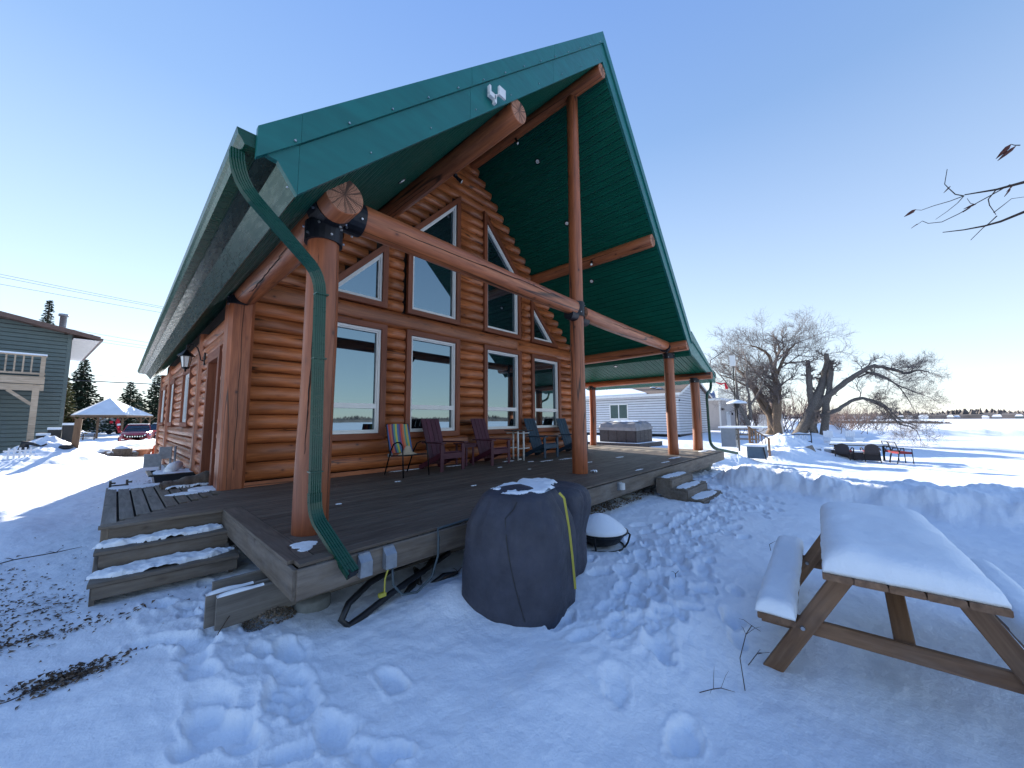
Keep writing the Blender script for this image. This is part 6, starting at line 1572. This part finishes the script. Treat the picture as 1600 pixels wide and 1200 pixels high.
MB().mat('dark_metal').box((X0+.1, Y0-.06, 2.6), (.1, .1, .14)).tube([(X0+.1, Y0-.1, 2.6), (X0+.35, Y0-.4, 2.55)], .02, 6).build('camera_bracket', wh, local=(X0, Y0, 2.6))
# beige garage with roof deck
gb = thing('beige_garage', 'beige flat-roofed garage with a white door and a white railing on its roof', 'garage', (50, 14, -.4))
MB().mat('siding_beige').box((53, 14.2, 1.3), (14, 5.9, 3.7)).build('wall', gb, local=(53, 14, 1.3)); MB().mat('snow').box((53, 14.2, 3.25), (14.6, 6.5, .20)).build('roof_snow', gb, local=(53, 14, 3.2)); MB().mat('window_white').box((53, 14.2, 3.10), (14.4, 6.3, .12)).build('fascia', gb, local=(53, 14, 3.1))
MB().mat('window_white').box((49.4, 11.2, .8), (1.8, .08, 2.1)).build('door', gb, local=(49.4, 11.2, .8)); MB().mat('window_white').box((46.0, 11.22, 1.3), (.16, .14, 3.7)).build('downpipe', gb, local=(46, 11.2, 1)); MB().mat('dark_metal').box((47.1, 11.15, 2.1), (.8, .1, .22)).build('sign_panel', gb, local=(47, 11.1, 2)); MB().mat('dark_metal').box((51.0, 11.1, 1.6), (.12, .14, .3)).build('wall_lamp', gb, local=(51, 11.1, 1.6))
for k in range(26): MB().mat('window_white').box((46.2+k*.42, 11.3, 3.85), (.05, .05, 1.1)).build('baluster', gb, local=(46.2+k*.42, 11.3, 3.8))
MB().mat('window_white').box((51.4, 11.3, 4.42), (10.6, .08, .08)).build('top_rail', gb, local=(51, 11.3, 4.4))
b_ = MB().mat('blue_tarp'); lump(b_, 46.2, 47.9, 12.0, 13.2, 3.3, .75, 4, .5); tag(b_.build('blue_tarp', None, local=(47, 12.5, 3.5)), 'crumpled blue tarp heap on the flat garage roof', 'tarpaulin')
# grey cupboard with shelf, step railing, deck box, patio heater
b_ = MB().mat('grey_plastic').box((21.9, 4.93, .08), (.8, .66, .96)); tag(b_.build('grey_cabinet', None, local=(21.9, 4.9, .1)), 'grey box-shaped cabinet standing in the snow beside the timber shelf', 'cabinet')
t = thing('timber_shelf', 'weathered shelf of stacked timber with snow on top, right of the grey cabinet', 'shelf', (22.2, 4.25, -.4))
for z_ in (.0, .22, .5): board('shelf_board', (21.9, 3.7, z_), (21.9, 4.58, z_), .6, .05, 'grey_timber', t)
for yy in (3.75, 4.5): board('leg', (21.65, yy, -.6), (21.65, yy, .5), .08, .08, 'grey_timber', t, up=(0, 1, 0))
MB().mat('snow').box((22.2, 4.4, .60), (1.6, 1.9, .09)).build('shelf_snow', t, local=(22, 4.4, .6))
b_ = MB().mat('blue_grey_box').box((19.0, 3.28, -.40), (.8, .62, .50)).mat('black_plastic').bar((18.56, 2.98, -.16), (18.5, 2.90, -.66), .03, .05).mat('snow').box((19.0, 3.35, -.11), (.9, .75, .08)); tag(b_.build('storage_box', None, local=(19, 3.3, -.4)), 'blue-grey storage box with a snowy lid at the end of the downspout', 'box')
t = thing('step_railing', 'brown wooden stair railing with upright balusters going down into the snow', 'railing', (21, 3.5, -.3))
board('post', (21, 3.90, -.35), (21, 3.90, .66), .09, .09, 'brown_timber', t, up=(0, 1, 0)); board('post', (21, 3.14, -.75), (21, 3.14, .12), .09, .09, 'brown_timber', t, up=(0, 1, 0))
board('hand_rail', (20.98, 3.96, .66), (20.98, 3.08, .06), .12, .05, 'brown_timber', t); board('bottom_rail', (21, 3.9, -.08), (21, 3.14, -.54), .05, .09, 'brown_timber', t)
for k in range(5): yy = 3.78-k*.125; board('baluster', (21, yy, -.08-(3.9-yy)*.6), (21, yy, .60-(3.9-yy)*.68), .04, .04, 'brown_timber', t, up=(0, 1, 0))
t = thing('patio_heater', 'mushroom-shaped patio heater with snow on its wide hood', 'patio heater', (24, 4.98, -.5))
MB().mat('dark_metal').tube([(24, 4.98, -.5), (24, 4.98, 1.55)], .04, 10).build('pole', t, smooth='sides', local=(24, 5, 0)); MB().mat('dark_metal').lathe([(.05, 0), (.13, .08), (.17, .30), (.12, .33), (0, .33)], 14, (24, 4.98, 1.55)).build('burner', t, local=(24, 5, 1.6))
MB().mat('galvanised').lathe([(.50, 0), (.49, .02), (.2, .10), (0, .13)], 26, (24, 4.98, 1.88)).build('hood', t, local=(24, 5, 1.9)); MB().mat('snow').lathe([(.505, .01), (.48, .07), (.3, .15), (.1, .20), (0, .21)], 26, (24, 4.98, 1.89)).build('snow_cap', t, smooth=True, local=(24, 5, 1.9))
b_ = MB().mat('lattice_white')
for k in range(7): b_.box((42+k*.0, 6.9-k*.28, .45), (.04, .26, 1.9))
tag(b_.build('white_fence', None, local=(42, 6, .4)), 'short white panel fence behind the tall willow trunk', 'fence')
t = thing('ring_hanger', 'black ring with a red ribbon hanging before the willow, just off the roof corner', 'ring', (24, 6.2, 3.3))
MB().mat('dark_metal').tube([(24, 6.27+.30*math.cos(a), 3.57+.36*math.sin(a)) for a in np.linspace(0, 2*PI, 25)], .03, 6, cap=False).build('hoop', t, smooth=True, M=Matrix.Identity(4)); MB().mat('dark_metal').tube([(24, 6.3, 3.93), (24, 6.2, 4.5), (24, 5.4, 5.0)], .02, 6).build('hook', t, smooth=True, M=Matrix.Identity(4))
MB().mat('red_cloth').tube([(24, 6.0, 3.2), (24, 5.7, 3.05), (24, 5.5, 3.1), (24, 5.42, 2.75)], [.03, .06, .05, .09], 6).build('ribbon', t, smooth=True, M=Matrix.Identity(4))
b_ = MB().mat('window_white').box((24, 5.05, 4.35), (.06, .28, .62)).mat('dark_metal').tube([(24.05, 5.05, 4.1), (24.1, 5.1, -.6)], .03, 6); tag(b_.build('white_board', None, local=(24, 5, 4)), 'plain white upright board on a thin pole beside the black ring', 'board')

# patio furniture round the snowed-in fire place
def wicker(x, y, rz, label, z0, back=True):
    t = thing('wicker_chair', label, 'chair', (x, y, z0), rz, 'wicker chairs in the snow'); T = WM[t.name]
    b_ = MB().mat('wicker'); n = 10; P = []
    for i in range(n+1): a = PI*i/n; P.append((-.27*math.cos(a), .23, .50+.33*math.sin(a)**.7 if 0 < i < n else .42))
    b_.prism([(p[0], p[1], p[2]) for p in P], None, (0, .05, 0)); linkobj('back', b_.mesh('back'), t, T)
    linkobj('seat', MB().mat('wicker').box((0, -.02, .39), (.56, .52, .10)).mesh('seat'), t, T); linkobj('cushion', MB().mat('red_cushion').box((0, -.04, .47), (.48, .46, .07)).mesh('cushion'), t, T)
    for s_ in (-1, 1):
        linkobj('arm', MB().mat('wicker').tube([(s_*.30, .26, .55), (s_*.31, 0, .64), (s_*.30, -.28, .60), (s_*.28, -.30, .0)], .025, 8).mesh('arm', True), t, T)
        linkobj('leg', MB().mat('dark_metal').tube([(s_*.26, .25, .42), (s_*.27, .30, -.05)], .02, 8).mesh('leg'), t, T)
    return t
ZP = gz(24, 0)+.03
wicker(24.2, .62, math.radians(78), 'dark round-backed wicker chair on the left, turned away from us', ZP)
wicker(24.5, -.32, math.radians(100), 'dark round-backed wicker chair in the middle of the snowy seating', ZP)
def metal_chair(x, y, rz, label):
    t = thing('metal_chair', label, 'chair', (x, y, ZP), rz, 'metal chairs with red cushions'); T = WM[t.name]
    linkobj('cushion', MB().mat('red_cushion').box((0, 0, .44), (.50, .48, .09)).mesh('cushion'), t, T)
    for s_ in (-1, 1): linkobj('side_frame', MB().mat('dark_metal').tube([(s_*.26, -.26, -.05), (s_*.26, -.24, .62), (s_*.26, .16, .62), (s_*.26, .22, .45), (s_*.26, .32, -.05)], .018, 8).tube([(s_*.26, .20, .42), (s_*.25, .34, .92)], .018, 8).mesh('side_frame', True), t, T)
    linkobj('back_frame', MB().mat('dark_metal').tube([(-.25, .34, .92), (.25, .34, .92)], .02, 8).tube([(-.25, .28, .70), (.25, .28, .70)], .014, 8).tube([(-.25, .23, .52), (.25, .23, .52)], .014, 8).mesh('back_frame'), t, T)
metal_chair(24.9, -1.35, math.radians(25), 'open metal chair with a bright red cushion at the right end of the seating')
metal_chair(25.6, -1.15, math.radians(20), 'rear metal chair with a red cushion, just behind the right-hand one')
t = thing('patio_table', 'low dark patio table buried under snow behind the wicker chairs', 'table', (26.2, .1, ZP)); MB().mat('dark_metal').box((26.2, .1, ZP+.66), (1.0, 2.2, .04)).build('table_top', t, local=(26.2, .1, ZP+.6)); MB().mat('snow').box((26.2, .1, ZP+.73), (.98, 2.16, .10)).build('snow_cap', t, local=(26.2, .1, ZP+.7))
for yy in (-.8, 1.0): MB().mat('dark_metal').box((26.0, yy, ZP+.3), (.08, .08, .7)).build('leg', t, local=(26, yy, ZP))
t = thing('snowy_bench', 'low dark bench block between the two wicker chairs', 'bench', (24.6, .2, ZP)); MB().mat('wicker').box((24.7, .15, ZP+.22), (.5, 1.6, .36)).build('seat_block', t, local=(24.7, .15, ZP)); MB().mat('snow').box((24.7, .15, ZP+.44), (.52, 1.62, .08)).build('snow_cap', t, local=(24.7, .15, ZP+.4))
t = thing('reclined_chair', 'bare wooden chair tipped back and half sunk in the snow', 'chair', (23.6, 1.85, ZP), .3)
board('back_board', (23.6, 1.72, ZP+.05), (23.6, 1.95, ZP+.66), .10, .42, 'grey_timber', t, up=(0, 1, .3)); board('seat_board', (23.5, 1.72, ZP+.10), (23.5, 1.30, ZP+.14), .5, .08, 'grey_timber', t)
for k, (x, y, mt) in enumerate(((25.6, 1.72, 'grey_plastic'), (25.6, 1.25, 'galvanised'), (25.2, .95, 'black_plastic'))): tag(MB().mat(mt).box((x, y, ZP+.25), (.35, .34, .38)).mat('snow').box((x, y, ZP+.48), (.38, .38, .08)).build('stacking_block', None, local=(x, y, ZP)), ['grey crate left of the row behind the tipped chair', 'pale metal box in the middle of the row behind the tipped chair', 'black box right end of the row, by the wicker chair'][k], 'box')
for k, (x, y) in enumerate(((31.5, 1.35), (32.5, .3))):
    t = thing('white_garden_chair', ['left', 'right'][k]+' white slatted garden chair heaped with snow under the willow', 'chair', (x, y, -.75), -.9, 'white garden chairs under the willow'); T = WM[t.name]
    for q in range(5): linkobj('back_slat', MB().mat('lattice_white').box((-.24+q*.12, .25, .55), (.10, .03, .8 if q != 2 else .9)).mesh('back_slat'), t, T)
    linkobj('seat', MB().mat('lattice_white').box((0, -.1, .35), (.6, .6, .06)).mesh('seat'), t, T); linkobj('snow_cap', MB().mat('snow').box((0, -.1, .45), (.6, .6, .16)).mesh('snow_cap'), t, T)
    for s_ in (-1, 1): linkobj('arm', MB().mat('lattice_white').box((s_*.34, -.08, .55), (.12, .7, .03)).mesh('arm'), t, T); linkobj('leg', MB().mat('lattice_white').box((s_*.3, -.35, .25), (.08, .04, .6)).mesh('leg'), t, T)
# bench back with the numerals 2000
t = thing('iron_bench', 'black iron bench back with the number 2000 between the willow stems', 'bench', (31.0, 3.0, -.75))
for c, d in (((31, 2.95, -.05), (.05, 1.30, .05)), ((31, 2.95, -.48), (.05, 1.30, .05)), ((31, 2.32, -.35), (.05, .05, .9)), ((31, 3.58, -.35), (.05, .05, .9))): MB().mat('dark_metal').box(c, d).build('bar', t, local=c)
cu = bpy.data.curves.new('numerals', 'FONT'); cu.body = '2000'; cu.size = .46; cu.extrude = .012; cu.align_x = 'CENTER'; cu.align_y = 'CENTER'
tmp = bpy.data.objects.new('tmp', cu); COL.objects.link(tmp); bpy.context.view_layer.update()
me = bpy.data.meshes.new_from_object(tmp.evaluated_get(bpy.context.evaluated_depsgraph_get())); bpy.data.objects.remove(tmp); me.materials.clear(); me.materials.append(MATS['lattice_white'])
linkobj('numerals', me, t, Matrix.Translation((30.96, 2.95, -.27)) @ Matrix(((0, 0, -1, 0), (-1, 0, 0, 0), (0, 1, 0, 0), (0, 0, 0, 1))))

# ---------------------------------------------------------------- far shore
rf = random.Random(8)
b_ = MB().mat('far_wood')
for i in range(9000):
    a = math.radians(rf.uniform(72, 345)); R0 = rf.uniform(860, 1020)
    if math.degrees(a) > 130 and rf.random() < .35: continue
    h_ = rf.uniform(8.5, 15)*(.75+.5*abs(mnoise.noise(Vector((a*9, 0, 0)))*2)); w_ = h_*rf.uniform(.16, .5)
    x, y = R0*math.sin(a), R0*math.cos(a)
    if y > 260: continue
    s_ = 5; vs = [(x+w_*math.cos(2*PI*k/s_), y+w_*math.sin(2*PI*k/s_), -2+h_*(.25 if h_ > 10 else .45)) for k in range(s_)]+[(x, y, -2), (x, y, -2+h_)]
    b_.add(vs, [(k, (k+1) % s_, s_+1) for k in range(s_)]+[((k+1) % s_, k, s_) for k in range(s_)])
o = b_.build('far_woods', None); tag(o, 'brown winter woods along the far shore of the frozen lake', 'woods', kind='stuff')
b_ = MB().mat('far_wood')
b_.lathe([(840, -2.2), (845, 3.5), (900, 6.8), (1060, 7.4), (1060, -3)], 160)
o = b_.build('far_shore', None, smooth=False); tag(o, kind='structure')
# (only the side beyond the lake is land-like; the rest sits behind the trees)
for i in range(24):
    a = math.radians(78+i*1.15+rf.uniform(-.4, .4)) if i < 24 else math.radians(150+i*4); R0 = rf.uniform(800, 835); x, y = R0*math.sin(a), R0*math.cos(a)
    w_, h_ = rf.uniform(5, 10), rf.uniform(2.6, 3.8); T3 = Matrix.Translation((x, y, -2)) @ Matrix.Rotation(-a, 4, 'Z')
    b_ = MB().mat(rf.choice(['far_wall', 'soffit_white', 'siding_white', 'far_wall', 'siding_green'])).box((0, 0, h_/2), (w_, 7, h_)); b_.mat('far_roof').prism([(-w_/2-.5, -4, h_), (w_/2+.5, -4, h_), (w_/2-1, 0, h_+rf.uniform(1.6, 3)), (-w_/2+1, 0, h_+2.4)], None, (0, 7.5, 0))
    tag(linkobj('cottage', b_.mesh('cottage'), None, T3), 'tiny snow-roofed cottage in the row along the far lake shore', 'cottage', 'cottages on the far shore')
# reeds on the ice
b_ = MB().mat('bark_tan')
for i in range(900):
    x, y = rf.uniform(250, 330), rf.uniform(-30, 40)-0; h_ = rf.uniform(.5, 1.1); b_.add([(x-.1, y-1.0, LAKE_Z), (x+.1, y+1.0, LAKE_Z), (x, y, LAKE_Z+h_)], [(0, 1, 2)])
tag(b_.build('reed_bed', None), 'thin tan line of reeds out on the frozen lake', 'reeds', kind='stuff')

# ---------------------------------------------------------------- twigs on the snow and the branch at upper right
rt_ = random.Random(12)
def ground_twig(pts, r_, label, k=0):
    P = [(x, y, gz(x, y)+h) for x, y, h in pts]
    b_ = MB().mat('twig').tube(P, [r_]*(len(P)-1)+[r_*.4], 5)
    if k:
        for _ in range(k):
            i = rt_.randrange(1, len(P)-1); a = Vector(P[i]); d = Vector((rt_.gauss(0, 1), rt_.gauss(0, 1), .5)).normalized()*rt_.uniform(.05, .12); b_.tube([a, a+d*.6+Vector((0, 0, .01)), a+d], [r_*.6, r_*.5, r_*.2], 4)
    tag(b_.build('fallen_twig', None, smooth=True, local=P[0]), label, 'twig', 'fallen twigs on the snow')
ground_twig([(1.28, .72, .01), (1.36, .66, .02), (1.45, .62, .02), (1.52, .55, .03), (1.62, .50, .01)], .0025, 'thin branched twig on the snow at the bottom centre', 4)
ground_twig([(.88, .99, .0), (.885, .99, .10), (.89, .985, .16)], .002, 'single stalk standing up from the snow at the bottom left of centre', 0)
ground_twig([(2.46, .80, .01), (2.52, .74, .04), (2.60, .72, .02), (2.66, .66, .01)], .0025, 'small forked twig in the snow left of the picnic table', 3)
ground_twig([(2.72, .62, .01), (2.82, .66, .14), (2.92, .64, .25), (3.0, .62, .28), (3.05, .58, .24)], .0028, 'arching twig tangled beside the picnic bench', 3)
ground_twig([(3.02, .66, .0), (3.10, .62, .06), (3.16, .60, .05), (3.22, .64, .01)], .0028, 'dark twig in the hollow at the near foot of the picnic table', 3)
ground_twig([(.60, 3.50, .0), (.70, 3.60, .14), (.74, 3.66, .22)], .0035, 'dark stick leaning on the beam ends under the deck corner', 0)
ground_twig([(-.95, 3.6, .01), (-.7, 3.55, .02), (-.45, 3.62, .015), (-.2, 3.75, .0)], .006, 'long dark stick lying in the left snow, nearest the camera', 2)
ground_twig([(-1.25, 3.4, .01), (-1.12, 3.5, .05), (-1.0, 3.42, .03), (-.95, 3.3, 0)], .006, 'crooked stick at the left edge of the snow', 3)
ground_twig([(-1.0, 6.9, .02), (-.7, 7.2, .05), (-.4, 7.3, .03), (-.2, 7.5, .01)], .006, 'bent stick on the snow left of the landing boards', 4)
ground_twig([(-1.1, 4.9, .01), (-.8, 5.1, .03), (-.5, 5.2, .01)], .005, 'fine dark twig on the snow left of the lower side step', 2)
ground_twig([(-1.9, 5.6, .01), (-1.6, 5.5, .04), (-1.3, 5.2, .01)], .006, 'forked twig near the left edge beyond the snow hump', 3)
ground_twig([(5.6, .9, .0), (5.66, .92, .05), (5.75, .85, .09)], .003, 'short twig in the smooth snow between the steps and the picnic table', 0)
ground_twig([(3.95, 1.45, 0), (3.96, 1.46, .06), (4.0, 1.44, .09)], .004, 'little upright sprig in the trampled snow', 1)
ground_twig([(2.2, 2.95, .05), (2.45, 3.05, .06), (2.6, 3.2, .02)], .008, 'dark twig in the hollow beside the larger covered grill', 2)
b_ = MB()
for i in range(3400):
    c = rt_.choice([(-.62, 4.55, .75, .12), (-1.4, 4.8, .9, .25), (-.9, 6.0, .7, 1.2), (.75, 12.2, .5, 2.0), (-.1, 3.75, .2, .12), (-.6, 5.2, .8, .6)])
    x, y = c[0]+rt_.gauss(0, c[2]*.6), c[1]+rt_.gauss(0, c[3]*.6)
    if (x > -.08 and y > 4.85 and y < 9.2 and x < 1.3) or x > 1.2: continue
    b_.mat(rt_.choice(['leaf_litter', 'twig', 'bark_tan'])); a = rt_.uniform(0, 6.28); l_ = rt_.uniform(.01, .035)*(1+.06*y); i0 = i
    b_.v += []; z_ = 0
    b_.add([(x, y, i), (x+l_*math.cos(a), y+l_*math.sin(a), i), (x+l_*.5*math.cos(a+1), y+l_*.5*math.sin(a+1), i)], [(0, 1, 2)])
A_ = np.array(b_.v); zz = ground_z(A_[:, 0], A_[:, 1]); rr_ = np.repeat(np.random.RandomState(2).uniform(.0, .012, len(A_)//3), 3)
b_.v = [(float(a), float(c), float(d+e_)+float(q)) for (a, c, _), d, e_, q in zip(A_, zz, rr_, np.tile([0, .006, .012], len(A_)//3))]
tag(b_.build('leaf_litter', None), 'brown leaf litter and chips scattered over the thin snow at the left', 'leaf litter', kind='stuff')

ov = thing('overhanging_tree', 'bare branch with a few withered dark red leaves reaching in at the upper right', 'tree', (5.2, -2.9, -.8))
MB().mat('bark').tube([(5.2, -2.9, -.9), (5.15, -2.8, 1.0), (5.0, -2.6, 2.6), (5.1, -2.8, 4.5), (5.3, -3.1, 7.0)], [.16, .14, .12, .10, .05], 10).build('trunk', ov, smooth=True, M=Matrix.Identity(4))
def br(name, pts, r0, r1): MB().mat('twig').tube(pts, [r0+(r1-r0)*i/(len(pts)-1) for i in range(len(pts))], 6).build(name, ov, smooth=True, M=Matrix.Identity(4))
br('branch', [(5.05, -2.6, 2.4), (4.4, -1.9, 2.42), (3.7, -1.2, 2.43), (3.5, -.80, 2.40), (3.5, -.70, 2.40), (3.5, -.58, 2.42)], .016, .0030)
br('branch', [(5.05, -2.6, 2.3), (4.4, -1.9, 2.30), (3.8, -1.2, 2.28), (3.5, -.785, 2.225), (3.5, -.70, 2.20), (3.5, -.64, 2.195), (3.5, -.56, 2.20), (3.5, -.475, 2.215)], .013, .0022)
def tw(pts, r_=.0032, n=0): br('twig', [(3.5+.02*math.sin(i*2+pts[0][0]*9), y, z_) for i, (y, z_) in enumerate(pts)], r_, r_*.5)
tw([(-.58, 2.421), (-.545, 2.44), (-.52, 2.48), (-.51, 2.53), (-.527, 2.62)]); tw([(-.58, 2.421), (-.52, 2.405), (-.45, 2.395), (-.40, 2.40), (-.375, 2.41)], .0026); tw([(-.58, 2.42), (-.55, 2.38), (-.50, 2.335), (-.455, 2.315)], .0024)
tw([(-.75, 2.405), (-.68, 2.38), (-.62, 2.345), (-.55, 2.305), (-.48, 2.29), (-.42, 2.295), (-.395, 2.315), (-.372, 2.31)], .003); tw([(-.62, 2.345), (-.60, 2.36), (-.585, 2.385)], .002)
tw([(-.70, 2.40), (-.67, 2.36), (-.665, 2.31), (-.68, 2.265), (-.69, 2.255)], .003); tw([(-.69, 2.24), (-.66, 2.21), (-.63, 2.18), (-.58, 2.125)], .003); tw([(-.68, 2.265), (-.72, 2.30), (-.745, 2.315), (-.80, 2.31)], .0026)
tw([(-.80, 2.62), (-.79, 2.645), (-.775, 2.65)], .003)
def leaf(y, z_, dy, dz, w_):
    a = Vector((3.5, y, z_)); d = Vector((.004, dy, dz)); n_ = Vector((0, -dz, dy)).normalized()*w_
    MB().mat('dead_leaf').tube([a, a+d*.25, a+d*.6, a+d], [.0015, w_, w_*.8, .0012], 6).build('leaf', ov, smooth=True, M=Matrix.Identity(4))
for q in ((-.375, 2.41, .055, -.028, .010), (-.375, 2.31, .03, -.018, .0025), (-.53, 2.50, .03, -.03, .004), (-.62, 2.345, .05, -.012, .006), (-.60, 2.335, .035, -.022, .004), (-.775, 2.65, .06, -.06, .012), (-.79, 2.63, .07, -.055, .009), (-.77, 2.62, .05, -.045, .008), (-.765, 2.405, .03, -.035, .004), (-.75, 2.38, .025, -.035, .004)): leaf(*q)
